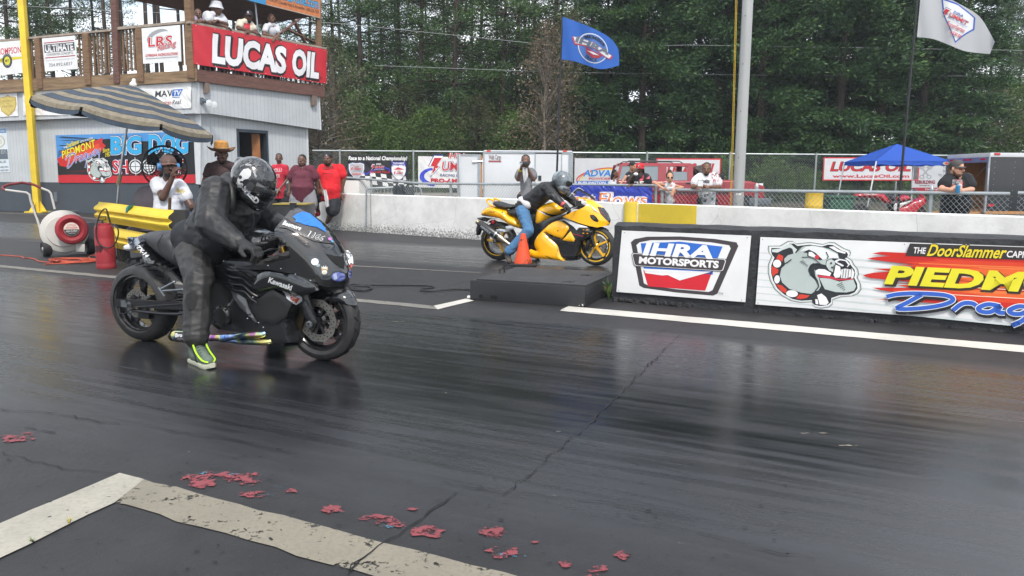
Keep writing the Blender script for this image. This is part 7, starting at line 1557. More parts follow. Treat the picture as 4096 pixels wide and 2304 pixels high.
def o_screen(a):a.poly([(1150,500),(1198,425),(1250,372),(1268,372),(1330,404),(1420,480),(1490,560),(1512,606),(1450,600),(1380,588),(1290,548),(1200,505)],SCR).up();a.line([(1190,440),(1235,470),(1290,500)],5,'#0a0a0b')
scr=art_on(SKN,'windscreen',bike,o_screen,K,base=.005)
def o_tape(a):a.poly([(1240,436),(1262,420),(1300,402),(1345,412),(1380,440),(1420,474),(1446,512),(1452,534),(1425,518),(1392,500),(1345,492),(1310,484),(1282,472),(1256,468),(1262,452)],M('blue_tape','#2468b8',.55,var=.1,bump=.2,scale=8))
art_on(SKN,'blue_tape',bike,o_tape,K,base=.009)
def o_text(a):
 a.text('Beemore',1176,-484,30,'#e8e8e8',w_=118,shear=.25,off=.015,rot=-19);outline_text(a,'1166',1330,-556,36,((.045,'#e4e4e4'),(.0,'#2a2a2c')),w_=112,shear=.25,rot=-19)
 a.ell(1476,-577,13,10,'#a86aa8',12);a.poly([(1480,-590),(1490,-585),(1502,-598),(1494,-600)],'#58a6d0')
art_on(SKN,'lettering',bike,o_text,lambda x,y:K(x,-y),base=.0085)
art_on([mf],'lettering',bike,lambda a:a.text('Kawasaki',1084,-850,34,'#c9cbcd',w_=158,off=.035,rot=-19.5),lambda x,y:K(x,-y),base=.004)
art_on([tl_,st_],'lettering',bike,lambda a:(a.text('ZX-14',232,-626,24,'#d6d6d8',w_=96,off=.04,rot=-46,shear=.2),a.text('Ninja',226,-602,10,'#d6d6d8',w_=30,rot=-46,shear=.2),a.poly([(175,-560),(240,-560),(258,-600),(215,-632),(180,-600)],'#6f7884')),lambda x,y:K(x,-y),base=.004)
art_on([MBm],'lettering',MBm,lambda a:(a.rect(482,-1222,560,-1172,'#22242a').up(),a.text("Brock's",485,-1204,24,'#e0e0e4',w_=92,off=.04,shear=.1),a.text('PERFORMANCE',500,-1219,8,'#c8c8cc',w_=62)),lambda x,y:K(x,-y),base=.002)
def o_ind(a):a.poly([(1172,914),(1240,925),(1312,954),(1288,975),(1258,992),(1232,980),(1200,950)],M('clear_lens','#b9bcc0',.08,var=0,coat=.6)).up();a.poly([(1222,940),(1280,955),(1262,980),(1240,972)],M('amber_glow','#a5462a',.2,var=0,coat=.8))
art_on([lf_,mf,ns_],'indicator',bike,o_ind,K,base=.012)
# ---- the far, yellow one
fb=Frame(G(*CY(395,1258)),G(*CY(1690,1330)));bik2=thing('motorcycle','yellow sport motorcycle with yellow wheel spokes in the far lane','motorcycle',fb.o)
tc_=lambda pts,y:[fb.T(CY(*q),y)for q in pts]
YP=M('yellow_bike_paint','#eeae0c',.22,var=.05,coat=.9,scale=2);YR=M('yellow_spoke','#dba313',.3,coat=.4);BG=GB_
wheel(fb,bik2,-.78,.312,.312,.20,BR,YR,3,.11,(-.03,),twist=0,stripe=C('#e0b01a',.35),hubr=.055,ds=.33)
wheel(fb,bik2,.862,.300,.300,.122,BR,YR,5,.155,(-.03,.03),twist=0,stripe=C('#e0b01a',.35),hubr=.05,ds=.1)
tl2=roundpoly(tc_([(193,692),(202,655),(245,608),(318,570),(420,598),(552,632),(562,680),(700,742),(765,880),(700,878),(560,832),(488,768),(430,742),(360,728),(285,716),(205,708)],-.13),1)
t1=fb.put(slab(tl2,lambda x,z:.10+.06*min(1,max(0,(x+1.1)/.35)),.09,.022),'tail_cowl',[YP,SB_],bik2)
fb.put(slab(roundpoly(tc_([(362,552),(372,528),(410,518),(480,535),(560,560),(620,562),(642,588),(632,610),(545,626),(470,612),(400,590)],-.1),1),.13,.05,.02,w0=.3),'pillion_seat',[SEATM,SEATM],bik2)
fb.put(slab(roundpoly(tc_([(548,650),(566,622),(640,610),(800,640),(880,700),(880,780),(720,745),(650,720),(580,690)],-.1),1),.15,.06,.025,w0=.3),'seat',[SEATM,SEATM],bik2)
mb=MB();gr_=[(388,582),(345,565),(318,535),(310,508),(322,494),(350,496),(400,515)]
for sg in(-1,1):mb.tube(smooth([fb.P(CY(*q),-.12)+fb.l*(0 if sg<0 else.22)for q in gr_],4),.016,8)
mb.build('grab_rail',YP,bik2)
tank=roundpoly(tc_([(885,860),(880,760),(892,650),(935,588),(1005,548),(1090,533),(1180,543),(1262,590),(1290,645),(1210,690),(1130,716),(1040,790),(985,838)],-.16),1)
tn=fb.put(slab(tank,.18,.13,.025),'fuel_tank',[YP,YP],bik2)
blk=roundpoly(tc_([(790,900),(880,860),(1010,800),(1080,745),(1330,660),(1420,740),(1620,850),(1640,940),(1570,1005),(1462,1060),(1445,1270),(1300,1282),(980,1245),(800,1225),(790,1080)],-.2),1)
bk2=fb.put(slab(blk,.19,.07,.03,w0=.45),'lower_fairing',[GB_,SB_],bik2)
P1=tc_([(905,1030),(945,955),(1025,875),(1105,800),(1205,757),(1290,800),(1345,845),(1330,900),(1290,968),(1245,1003),(1120,960),(1030,905),(1060,950),(1150,1030),(1205,1085),(1222,1175),(1250,1235),(1305,1277),(1100,1252),(830,1232),(830,1112),(952,1158),(905,1095)],-.2)
p1=fb.put(panel(roundpoly(P1,1),-.178,.035,.09,.025),'side_panel',YP,bik2)
P2=tc_([(1262,1008),(1362,898),(1415,1000),(1404,1028),(1320,1024)],-.2);fb.put(panel(P2,-.178,.015,.04,.025),'side_panel',YP,bik2)
P3=tc_([(998,862),(1008,792),(1082,738),(1180,705),(1345,662),(1290,712),(1205,752),(1100,797),(1020,872)],-.2);fb.put(panel(P3,-.185,.01,.03,.022),'frame_cover',M('grey_frame_cover',(.03,.031,.034),.35,coat=.3),bik2)
cn=[fb.T(CY(*q),0)for q in((1462,462),(1560,478),(1655,508),(1765,588),(1832,675),(1868,760),(1862,800),(1845,826))];sd2=[fb.T(CY(*q),-.17)for q in((1790,832),(1690,852),(1600,832),(1500,800),(1390,757),(1272,716),(1340,672),(1480,622),(1540,590),(1566,545),(1532,502),(1452,492))]
n2=len(cn)
def wn2(x,z):return.05+.165*min(1,max(0,(1.12-x)/.5))**.75
nz=fb.put(slab(cn+sd2,wn2,.16,.018,soft=lambda i:i<n2-1,e=2.2),'nose_fairing',[YP,SB_],bik2)
art_on([nz],'headlight',bik2,lambda a:(a.poly([(1698,588),(1780,604),(1840,680),(1868,752),(1858,795),(1800,745),(1740,680)],M('smoked_lens','#141010',.05,var=0,coat=1)).up(),[a.ell(1735+18*i,628+22*i+6*(i%2),5,5,'#c23a2a',8)for i in range(4)]),CY)
art_on([nz],'air_intake',bik2,lambda a:(a.poly([(1605,692),(1650,690),(1690,722),(1718,768),(1700,784),(1650,765),(1615,730)],M('intake_void',(.003,.003,.003),.8,var=0)).up(),a.poly([(1612,698),(1648,698),(1680,740),(1650,748)],'#3a3d40')),CY)
art_on([nz,bk2,p1],'decal',bik2,lambda a:(a.poly([(1612,566),(1650,600),(1735,678),(1660,632),(1640,610)],'#e8e6e2'),a.poly([(1640,632),(1735,680),(1665,640)],'#17181b'),a.poly([(1268,748),(1390,782),(1520,830),(1590,852),(1470,850),(1440,885),(1400,838)],'#e2e4e6').up(),[a.line([q1,q2],9,'#101114')for q1,q2 in(((1470,880),(1600,860)),((1440,905),(1600,905)),((1480,940),(1590,935)),((1530,850),(1480,950)),((1575,860),(1545,960)),((1500,865),(1570,940)))],[a.rect(x,y,x+20,y+16,'#e29a08')for x,y in((1515,870),(1560,872),(1515,915),(1565,918))],a.line([(1395,930),(1450,945),(1520,962)],8,'#a32a3a')),CY,base=.006)
art_on([tn],'decal',bik2,lambda a:(a.poly([(928,624),(1010,655),(1080,695),(1040,690)],'#e6e6e6'),a.poly([(960,628),(1080,675),(1190,695),(1140,714),(1060,690)],'#141518').up(),a.poly([(1165,572),(1205,566),(1185,582),(1200,590),(1165,598),(1182,582)],'#e6e6e6')),CY)
art_on([p1],'decal',bik2,lambda a:(a.poly([(1030,905),(1060,912),(1150,955),(1240,985),(1245,1003),(1180,1000),(1090,950)],GB_),a.ell(1202,892,8,9,'#4a3208',10),a.poly([(1030,1198),(1100,1225),(1165,1255),(1100,1238)],GB_),a.poly([(1345,860),(1362,880),(1290,985),(1262,990)],GB_)),CY)
art_on([t1],'decal',bik2,lambda a:(a.line([(285,640),(330,625),(420,650),(520,720),(560,770),(420,745),(290,700)],5,'#a8700a',closed=True),a.text('GSX-R',312,-650,18,'#5a3a10',w_=90,rot=-10,shear=.2)if False else None,a.ell(505,660,9,9,'#3a2a10',10),a.ell(700,797,8,10,'#3a2a10',10),a.ell(735,848,8,10,'#3a2a10',10)),CY)
art_on([t1],'lettering',bik2,lambda a:a.text('1300-R',315,-655,18,'#5a3a10',w_=92,rot=-8,shear=.25,off=.02),lambda x,y:CY(x,-y))
pts=tc_([(1340,445),(1395,400),(1450,353),(1530,388),(1640,455),(1710,522),(1640,505),(1470,468),(1400,488)],-.0);V2,F_,A_,B_,tg_=plate(pts,.03);mb=MB();n=len(V2)
dtop=[min(1,max(0,(x-.42)/.5))for x,z in V2]
base_l=pts[-2:]
def wsc(x,z):return.17*max(0.05,min(1,1-(z-.93)/.30))
dd_=segdist(V2,A_[[i for i in range(len(A_))if tg_[i]in(1,2,3,4)]],B_[[i for i in range(len(A_))if tg_[i]in(1,2,3,4)]]);prof_=np.sqrt(1-(1-np.clip(dd_/.16,0,1))**2)
for sg in(-1,1):mb.add([(x,sg*.16*k,z)for(x,z),k in zip(V2,prof_)],[tuple(f)for f in F_],0,True)
GLC=bpy.data.materials.new('clear_screen_film');GLC.use_nodes=True;t=GLC.node_tree;t.nodes.clear();tr=N(t,'ShaderNodeBsdfTransparent');tr.inputs[0].default_value=(.93,.94,.95,1);gl_=N(t,'ShaderNodeBsdfGlossy');gl_.inputs['Roughness'].default_value=.08;ly=N(t,'ShaderNodeLayerWeight');ly.inputs[0].default_value=.2;ms=N(t,'ShaderNodeMixShader');t.links.new(ly.outputs['Fresnel'],ms.inputs[0]);t.links.new(tr.outputs[0],ms.inputs[1]);t.links.new(gl_.outputs[0],ms.inputs[2]);t.links.new(ms.outputs[0],N(t,'ShaderNodeOutputMaterial').inputs[0])
fb.put(mb,'windscreen',GLC,bik2)
mb=MB();mb.tube(smooth([fb.P(CY(1345,462),-.16),fb.P(CY(1450,355),-.02),fb.P(CY(1530,388),-.0)],5),.004,5)
mb.build('screen_edge',M('clear_edge','#9aa2a6',.2),bik2)
e0,e1=fb.P(CY(180,775),-.24),fb.P(CY(565,1045),-.20);mb=MB();mb.tube([e0 .lerp(e1,.06),e0 .lerp(e1,.12),e0 .lerp(e1,.5),e0 .lerp(e1,.72)],[.045,.062,.07,.062],20);mf2=mb.build('muffler',M('carbon_black',(.018,.018,.02),.3,coat=.3),bik2)
mb=MB();mb.tube([e0,e0 .lerp(e1,.07)],.036,16);mb.build('muffler_tip',M('bronze_tip','#8d7f62',.3,.8),mf2);mb=MB();mb.tube([e0 .lerp(e1,.70),e0 .lerp(e1,.88),e1,e1+(e1-e0)*.25],[.06,.042,.032,.03],16);mb.build('exhaust_pipe',M('brushed_steel','#a89a88',.3,.85),bik2)
mb=MB();mb.tube([e0 .lerp(e1,.61),e0 .lerp(e1,.64)],.073,18);mb.build('muffler_band',STEEL,mf2)
art_on([mf2],'lettering',mf2,lambda a:a.text('HINDLE',222,-842,26,'#8f9296',w_=150,rot=-38,off=.04,shear=.15),lambda x,y:CY(x,-y))
mb=MB()
for sg in(-1,1):mb.beam((-.82,sg*.13,.312),(-.1,sg*.12,.40),.03,.055)
fb.put(mb,'swingarm',SW,bik2);mb=MB();mb.lathe([(0,.03),(.022,.03),(.022,0)],fb.P(CY(418,1018),-.16),-fb.l,8);mb.build('axle_nut',ALUB,bik2)
a=tc_([(535,838),(585,828),(650,860),(560,905),(470,915),(430,895),(450,868),(540,880)],-.2);fb.put(panel(a,-.17,.01,.02),'foot_peg_bracket',M('silver_bracket','#b3b5b8',.3,.7),bik2)
a=tc_([(172,730),(240,722),(350,745),(440,800),(420,830),(330,790),(200,755)],-.07);fb.put(slab(a,.1,.03,.02,w0=.5),'rear_fender',[SB_,SB_],bik2);a=tc_([(165,855),(190,800),(235,850),(195,950),(165,948)],-.05);fb.put(slab(a,.06,.02,.02,w0=.5),'plate_bracket',[SB_,SB_],bik2)
mb=MB();mb.lathe([(0,.012),(.028,.01),(.03,0)],fb.P(CY(388,780),-.12),-fb.l,14);mb.build('reflector',M('red_lamp','#b01420',.25),bik2)
mb=MB();mb.tube(smooth([fb.P(CY(305,800),-.12),fb.P(CY(345,760),-.12),fb.P(CY(400,748),-.12)],4),.01,6);mb.build('tail_trim',C('#d8d8d6'),bik2)
for sg in(-1,1):
 mb=MB();mb.tube([(.68,sg*.105,.84),(.78,sg*.105,.54)],.027,12);mb.tube([(.77,sg*.105,.58),(.84,sg*.105,.36),(.858,sg*.1,.29)],[.033,.031,.03],12);fb.put(mb,'fork_tube',[SB_ if sg<0 else ALUB],bik2);mb=MB();mb.hexa([(.70,sg*.08-.02,.27),(.74,sg*.08-.02,.21),(.74,sg*.08+.03,.21),(.70,sg*.08+.03,.27)],[(.75,sg*.08-.02,.40),(.80,sg*.08-.02,.38),(.80,sg*.08+.03,.38),(.75,sg*.08+.03,.40)]);fb.put(mb,'caliper',SB_,bik2,bevel=.008)
a=[fb.T(CY(*q),-.03)for q in((1565,900),(1620,860),(1700,838),(1790,850),(1850,900),(1800,890),(1700,870),(1640,890),(1600,930))];fb.put(slab(roundpoly(a,1),.07,.05,.016,w0=.2),'front_fender',[GB_,SB_],bik2)
for sg in(-1,1):
 mb=MB();A0,A1=fb.L(.50,sg*.2,.87),fb.L(.42,sg*.37,.85);mb.tube([fb.L(.58,sg*.1,.87),A0,A1],.012,8);h_=mb.build('handlebar',BLKP,bik2);MB().tube([A0 .lerp(A1,.3),A1],.018,10).build('grip',RUB,h_)
MB().tube(smooth([fb.P(CY(1328,665),-.36),fb.P(CY(1370,625),-.34),fb.P(CY(1425,600),-.28),fb.P(CY(1445,590),-.22)],4),.009,8).build('brake_lever',ALUB,bik2)
mb=MB()
for i in range(7):mb.tube(smooth([fb.L(.44+.02*i,-.14+.02*i,.83+.01*i),fb.L(.52,-.16+.03*i,.88+.012*(i%3)),fb.L(.60,-.12+.04*i,.86),fb.L(.66,-.1+.03*i,.80)],4),.006,5)
mb.box(tuple(fb.L(.55,-.1,.9)),tuple(fb.L(.6,.0,.98)));mb.build('control_cable',BLKP,bik2)
fb.put(slab(roundpoly([(-.3,.28),(-.28,.6),(.0,.72),(.4,.7),(.5,.4),(.3,.14),(-.1,.16)],1),.15,.06,.04),'engine',[SB_,SB_],bik2)
# ---- the red race bike under the canopy
rbd=23.6
rbk=thing('motorcycle','red faired race motorcycle parked under the blue canopy behind the fence','motorcycle',(D(*CI(560,1000),rbd).x,rbd,0))
RP=Plane((0,rbd,0),(0,-1,0));RBP=M('red_bike_paint','#a01626',.25,coat=.7,var=.06)
def rslab(pts,W,r,nm,mats,w0=.1):
 P_=[RP.p(*CI(*q))for q in pts];mb=slab(roundpoly([(p.x,p.z)for p in P_],1),W,r,.04,yc=rbd,w0=w0);return mb.build(nm,mats,rbk)
rslab([(15,912),(120,852),(300,845),(480,850),(560,930),(605,1005),(590,1025),(480,995),(380,935),(200,932),(60,930)],.14,.1,'tail_cowl',[RBP,SB_])
rslab([(660,985),(700,900),(790,880),(860,895),(905,925),(880,965),(740,1000)],.16,.1,'fuel_tank',[RBP,RBP])
rslab([(590,1040),(760,1050),(880,965),(1010,935),(1035,870),(1060,865),(1095,935),(1108,1000),(1080,1040),(980,1110),(920,1230),(640,1230)],.22,.1,'fairing',[RBP,SB_])
rslab([(480,895),(560,880),(680,900),(660,985),(600,990),(560,940)],.14,.06,'seat',[SEATM,SEATM])
rslab([(600,1010),(700,1010),(890,950),(860,985),(720,1050),(640,1130),(600,1120)],.225,.03,'white_stripe',[C('#c9c9c8',.3),SB_],.9)
rslab([(870,815),(930,775),(1000,830),(1040,870),(930,845)],.1,.06,'windscreen',[GLC,GLC])
for x_,c_ in((150,0),(985,0)):
 q=RP.p(*CI(x_,1090));r_=.31;wh=MB().lathe([(.2,-.08),(.28,-.09),(r_,-.03),(r_,.03),(.28,.09),(.2,.08)],(q.x,rbd,r_),(0,1,0),28).build('wheel',TYRE,rbk);mb=MB();mb.lathe([(.2,-.06),(.18,-.05),(.18,.05),(.2,.06)],(q.x,rbd,r_),(0,1,0),28);[mb.beam((q.x,rbd,r_),(q.x+.19*math.cos(i*2.09),rbd,r_+.19*math.sin(i*2.09)),.03,.03,up=(0,1,0))for i in range(3)];mb.build('rim',BR,wh)
tlo=[o for o in rbk.children if o.name.startswith('tail_cowl')]
art_on(tlo,'lettering',rbk,lambda a:a.text('WORLD SERIES',205,-888,26,'#d8c8c8',w_=190,off=.03),lambda x,y:CI(x,-y),base=.01,step=.003)
# ------------------------------------------------------------------ people
def skinmat(c):return M('skin_'+c.strip('#'),c,.48,var=.12,scale=25,bump=.05,bscale=200)
def cloth(name,c,rough=.85,wr=.35,bs=9,**k):return M('cloth_'+name,c,rough,var=.16,scale=5,bump=wr,bscale=bs,**k)
def hand(mb,w_,fdir,pn,s,curl=.6,side=1,thumb=True):
 """palm, five bent fingers and a thumb leaving the side of the palm"""
 f=fdir.normalized();n=(pn-f*pn.dot(f)).normalized();r=f.cross(n)*side
 mb.cap(w_,w_+f*.045*s,.026*s,.030*s,8);pc=w_+f*.06*s
 for o_ in(-.026,-.009,.009,.026):mb.cap(w_+f*.03*s+r*o_*.7*s,w_+f*.088*s+r*o_*s,.015*s,.013*s,7)
 for i,(o_,L)in enumerate(((-.030,.062),(-.010,.078),(.011,.074),(.030,.055))):
  p0=w_+f*.088*s+r*o_*s;c1=curl*.8;c2=curl*1.7
  d1=f*math.cos(c1)+n*math.sin(c1);d2=f*math.cos(c2)+n*math.sin(c2);p1=p0+d1*L*.5*s;p2=p1+d2*L*.5*s
  mb.cap(p0,p1,.0098*s,.0092*s,7);mb.cap(p1,p2,.0092*s,.0078*s,7)
 if thumb:
  p0=w_+f*.03*s-r*.028*s;d1=(f*.55-r*.75+n*.35).normalized();d2=(f*.9-r*.2+n*.5).normalized();p1=p0+d1*.042*s;mb.cap(p0,p1,.0135*s,.0115*s,7);mb.cap(p1,p1+d2*.032*s,.011*s,.009*s,7)
def wrinkle(amp,k=1):
 """soft folds across the cloth, finer near the creases"""
 def f(o):
  me=o.data;n=len(me.vertices);co=np.empty(n*3,np.float32);me.vertices.foreach_get('co',co);co=co.reshape(-1,3);nr=np.empty(n*3,np.float32);me.vertex_normals.foreach_get('vector',nr);nr=nr.reshape(-1,3);sd_=(len(o.name)*7.3+co[0,0]*11)%50
  d=np.array([.9*noise.noise(Vector((p[0]*7+sd_,p[1]*7,p[2]*13)))+.7*(.5-abs(noise.noise(Vector((p[0]*11+p[2]*9+sd_,p[1]*11,p[2]*15-p[0]*8)))))for p in co])
  co+=nr*(d*amp)[:,None];me.vertices.foreach_set('co',co.ravel());me.update()
 return f
def leather(amp):
 """sharp creases where heavy leather buckles"""
 def f(o):
  me=o.data;n=len(me.vertices);co=np.empty(n*3,np.float32);me.vertices.foreach_get('co',co);co=co.reshape(-1,3);nr=np.empty(n*3,np.float32);me.vertex_normals.foreach_get('vector',nr);nr=nr.reshape(-1,3);d=np.empty(n)
  for i,p in enumerate(co):
   w1=noise.noise(Vector((p[0]*3,p[1]*3,p[2]*3+9)));w2=noise.noise(Vector((p[0]*3+7,p[1]*3,p[2]*3)))
   a=noise.noise(Vector((p[0]*5+w1*1.2,p[1]*5,p[2]*13+w2*1.5)));b=noise.noise(Vector((p[0]*13+w2+p[2]*5,p[1]*9,p[2]*8+w1*1.5+31)));c=noise.noise(Vector((p[0]*26,p[1]*26,p[2]*34)))
   d[i]=.75*(.36-abs(a)*1.35)+.55*(.30-abs(b)*1.3)+.18*c
  co+=nr*(d*amp)[:,None];me.vertices.foreach_set('co',co.ravel());me.update()
 return f
class HeadFrame:
 def __init__(s,c,yaw,pitch,roll,k):
  cy,sy=math.cos(R(yaw)),math.sin(R(yaw));f=Vector((sy,-cy,0));r=Vector((cy,sy,0));u=Vector((0,0,1));cp,sp=math.cos(R(pitch)),math.sin(R(pitch))
  f2=f*cp-u*sp;u2=u*cp+f*sp;cr,sr=math.cos(R(roll)),math.sin(R(roll));r2=r*cr-u2*sr;u3=u2*cr+r*sr
  s.c,s.f,s.r,s.u,s.k=Vector(c),f2,r2,u3,k;s.m=Matrix((r2,f2,u3)).transposed()
 def p(s,x,y,z):return s.c+(s.r*x+s.f*y+s.u*z)*s.k
 def ell(s,mb,x,y,z,a,b,c_,n=16,m=0):mb.ell(s.p(x,y,z),(a*s.k,b*s.k,c_*s.k),n,s.m,m)
def headshape(mb,H,fat=0):
 H.ell(mb,0,-.008,.035,.075+fat*.3,.096,.088);H.ell(mb,0,.022,-.035,.060+fat,.068,.075);H.ell(mb,0,.040,-.082,.036+fat*.8,.036,.028)
 H.ell(mb,0,.075,.022,.05,.022,.014);mb.cap(H.p(0,.088,.016),H.p(0,.108,-.022),.010*H.k,.016*H.k,8);H.ell(mb,.013,.092,-.027,.010,.012,.009,8);H.ell(mb,-.013,.092,-.027,.010,.012,.009,8)
 H.ell(mb,0,.082,-.055,.024,.012,.007,10);H.ell(mb,0,.080,-.067,.021,.012,.008,10)
 for sg in(-1,1):H.ell(mb,sg*(.077+fat*.4),-.012,-.005,.012,.020,.032,10);H.ell(mb,sg*.045,.055,-.02,.022+fat*.4,.022,.022,10)
def person(label,dep,head,J,skin='#3c2a22',yaw=0,pitch=5,roll=0,shirt=None,sleeve=.5,pants=None,plen=1.0,shoes=None,hair=None,beard=None,fat=0,bw=1.0,belly=0,hands=None,noface=False,group=None,vox=.011,headscale=1.0,loose=.0,tank=False,hem=.12,long=False,arm=1.0,female=False,fr=None,wr=.35):
 """J: joints sl sr el er wl wr hl hr kl kr al ar tl tr (image left / right): pixels with a depth offset, or points"""
 P={}
 for k,q in J.items():P[k]=q if isinstance(q,Vector)else D(q[0],q[1],dep+(q[2]if len(q)>2 else 0))
 hc=head[0]if isinstance(head[0],Vector)else D(head[0],head[1],dep+(head[3]if len(head)>3 else 0));k=(head[2]*dep/FPX/.235 if not isinstance(head[0],Vector)else head[1]);s=k
 H=HeadFrame(hc,yaw,pitch,roll,k*headscale)
 c0_=(P['sl']+P['sr'])/2
 if not long:
  for q in('sl','sr'):P[q]=P[q]+(c0_-P[q])*.13-Vector((0,0,.022*s))
 base=(P['al']+P['ar'])/2 if 'al' in P else Vector((hc.x,hc.y,0));t_=thing('person',label,'person',(base.x,base.y,0 if base.z<2 else base.z),0,group)
 mb=MB();
 if not noface:headshape(mb,H,fat)
 sm_=(P['sl']+P['sr'])/2;hm=(P['hl']+P['hr'])/2;up=(sm_-hm).normalized();sw_=(P['sr']-P['sl']).length;X=(P['sr']-P['sl']).normalized();Yv=up.cross(X);Yv.normalize();X2=Yv.cross(up);rot=Matrix((X2,Yv,up)).transposed();TL=(sm_-hm).length
 nb_=sm_+up*.035*s;mb.cap(nb_,H.p(0,-.02,-.06),(.058+fat*.5)*s,(.052+fat*.4)*s)
 def torso(m_,g,lo=0.0):
  rings=[];n=22;sg_=1 if Yv.y>0 else-1
  for t0,hw,dp in((lo-.02,.10,.03),(lo,.43,.118),(lo+.08,.455,.132),(.22,.435,.124),(.45,.425,.114),(.62,.45,.118),(.76,.465,.118),(.87,.445,.108),(.95,.37,.088),(1.01,.25,.065),(1.05,.08,.02)):
   if t0<lo-.03:continue
   bl=belly*math.exp(-((t0-.25)/.28)**2);hx_=sw_*hw*bw+(g+bl*.5 if hw>.2 else 0);dy=dp*s*bw+(g+bl*.6 if hw>.2 else 0);o=hm+up*TL*t0-Yv*sg_*bl*.5;rg=[]
   for q in range(n):
    a=2*math.pi*q/n;ca,sa=math.cos(a),math.sin(a);e_=.8;rg.append(o+X2*hx_*math.copysign(abs(ca)**e_,ca)+Yv*dy*math.copysign(abs(sa)**e_,sa))
   rings.append(rg)
  m_.loft(rings);[m_.cap(nb_+up*.02*s,P[q]-up*.012*s,.056*s,.050*s*bw+g)for q in('sl','sr')];m_.cap(sm_,nb_,.075*s,.060*s)
  if female:
   for sg in(-1,1):m_.ell(hm+up*TL*.70+X*sg*.06*s-Yv*sg_*.075*s,(.055*s+g,.055*s+g,.055*s+g),12)
 torso(mb,-.006);arms={}
 for sd in 'lr':
  S_,E,W_=P['s'+sd],P['e'+sd],P['w'+sd];mb.cap(S_,E,.046*s*bw,.037*s*bw);mb.cap(E,W_,.038*s*bw,.026*s);hd=(hands or{}).get(sd,{});fd=hd.get('dir',(W_-E));fd=Vector(fd);pn=Vector(hd.get('pn',(0,.3,-1)))
  hand(mb,W_,fd,pn,s*hd.get('k',1.05),hd.get('curl',.6),hd.get('side',1 if sd=='l' else-1))
 if 'kl' in P:
  for sd in 'lr':
   h_,k_,a_=P['h'+sd],P['k'+sd],P['a'+sd];mb.cap(h_,k_,.082*s*bw,.055*s*bw);mb.cap(k_,k_.lerp(a_,.35),.055*s*bw,.055*s*bw);mb.cap(k_.lerp(a_,.3),a_,.055*s*bw,.036*s);tt=P.get('t'+sd,a_+Vector((0,-.16*s,-.06*s)));mb.cap(a_+Vector((0,0,-.02*s)),tt,.036*s,.03*s)
 organic(mb,'body',skinmat(skin),t_,vox*.75,3)
 if shirt:
  m_=MB();torso(m_,.010+loose*.6,-hem*1.15*s/TL)
  for sd in 'lr':
   S_,E,W_=P['s'+sd],P['e'+sd],P['w'+sd]
   if tank:continue
   m_.cap(S_,S_.lerp(E,min(1,sleeve)),.060*s*bw*arm+loose,.056*s*bw*arm+loose*1.2)
   if sleeve>1:m_.cap(E,E.lerp(W_,sleeve-1),.056*s*bw*arm+loose,.044*s*arm+loose*.6)
  o=organic(m_,'shirt' if not long else 'jacket',shirt,t_,vox,6,disp=wrinkle(.008,wr)if not long else leather(.014));t_['_s']=o.name
 if pants and 'kl' in P:
  m_=MB()
  for sd in 'lr':
   h_,k_,a_=P['h'+sd],P['k'+sd],P['a'+sd];m_.cap(h_.lerp(k_,.12),k_,(.094 if long else.086)*s*bw+loose*.4,.070*s*bw+loose*.6)
   if plen>.5:m_.cap(k_,k_.lerp(a_,min(1,plen*2-1)),.070*s*bw+loose*.7,.064*s+loose*.8)
   else:m_.cap(h_.lerp(k_,.5),h_.lerp(k_,plen*2),.088*s*bw+loose,.088*s*bw+loose)
  m_.ell(hm+up*.02,(sw_*.40*bw+.01+belly*.5,.115*s*bw+.012+belly*.8,.12*s),16,rot);organic(m_,'trousers' if plen>.5 else 'shorts',pants,t_,vox,5,disp=wrinkle(.009,wr)if not long else leather(.014))
 if shoes and 'kl' in P:
  for sd in 'lr':
   a_=P['a'+sd];tt=P.get('t'+sd,a_+Vector((0,-.16*s,-.06*s)));d=(tt-a_);d.z=0;d.normalize()if d.length>.01 else None;m_=MB();z0=min(a_.z,tt.z);m_.cap(a_+Vector((0,0,.0)),a_-d*.03*s+Vector((0,0,-.05*s)),.050*s,.045*s);m_.cap(a_-d*.02*s+Vector((0,0,-.05*s)),tt,.044*s,.042*s);organic(m_,'shoe',shoes,t_,.009,3)
 if hair:
  kind,col=hair;hmat=M('hair_'+col.strip('#'),col,.75,var=.3,scale=60,bump=.5,bscale=120)
  m_=MB();H.ell(m_,0,-.022,.050,.078,.090,.082)
  if kind=='short':H.ell(m_,0,-.03,.03,.079,.085,.075)
  if kind=='long':
   H.ell(m_,0,-.05,-.02,.085,.065,.12);H.ell(m_,0,-.065,-.12,.085,.05,.12)
  if kind=='bun':H.ell(m_,.0,-.05,.135,.05,.05,.05);H.ell(m_,0,-.028,.045,.088,.095,.090)
  if kind=='dreads':
   for i in range(9):a=math.pi*(i/8)+math.pi;m_.cap(H.p(.075*math.cos(a),.06*math.sin(a)-.03,.03),H.p(.095*math.cos(a),.075*math.sin(a)-.035,-.13),.014*k,.011*k,7)
  organic(m_,'hair',hmat,t_,.009,2)
 if beard:m_=MB();H.ell(m_,0,.030,-.078,.050+fat,.050,.045);H.ell(m_,0,.012,-.05,.066+fat,.05,.045);H.ell(m_,0,.088,-.046,.024,.010,.006,10);organic(m_,'beard',M('hair_'+beard.strip('#'),beard,.8,var=.3,scale=60),t_,.008,1)
 if not noface:
  for sg in(-1,1):
   m_=MB();H.ell(m_,sg*.030,.082,.006,.0125,.008,.0075,10,0);H.ell(m_,sg*.030,.0885,.006,.006,.004,.0065,8,1);m_.build('eye',[C('#8d857d',.3),C('#15100d',.2)],t_)
   m_=MB();H.ell(m_,sg*.031,.089,.024,.019,.006,.004,8);m_.build('eyebrow',C('#17100d',.8),t_)
 return t_,H,P,s
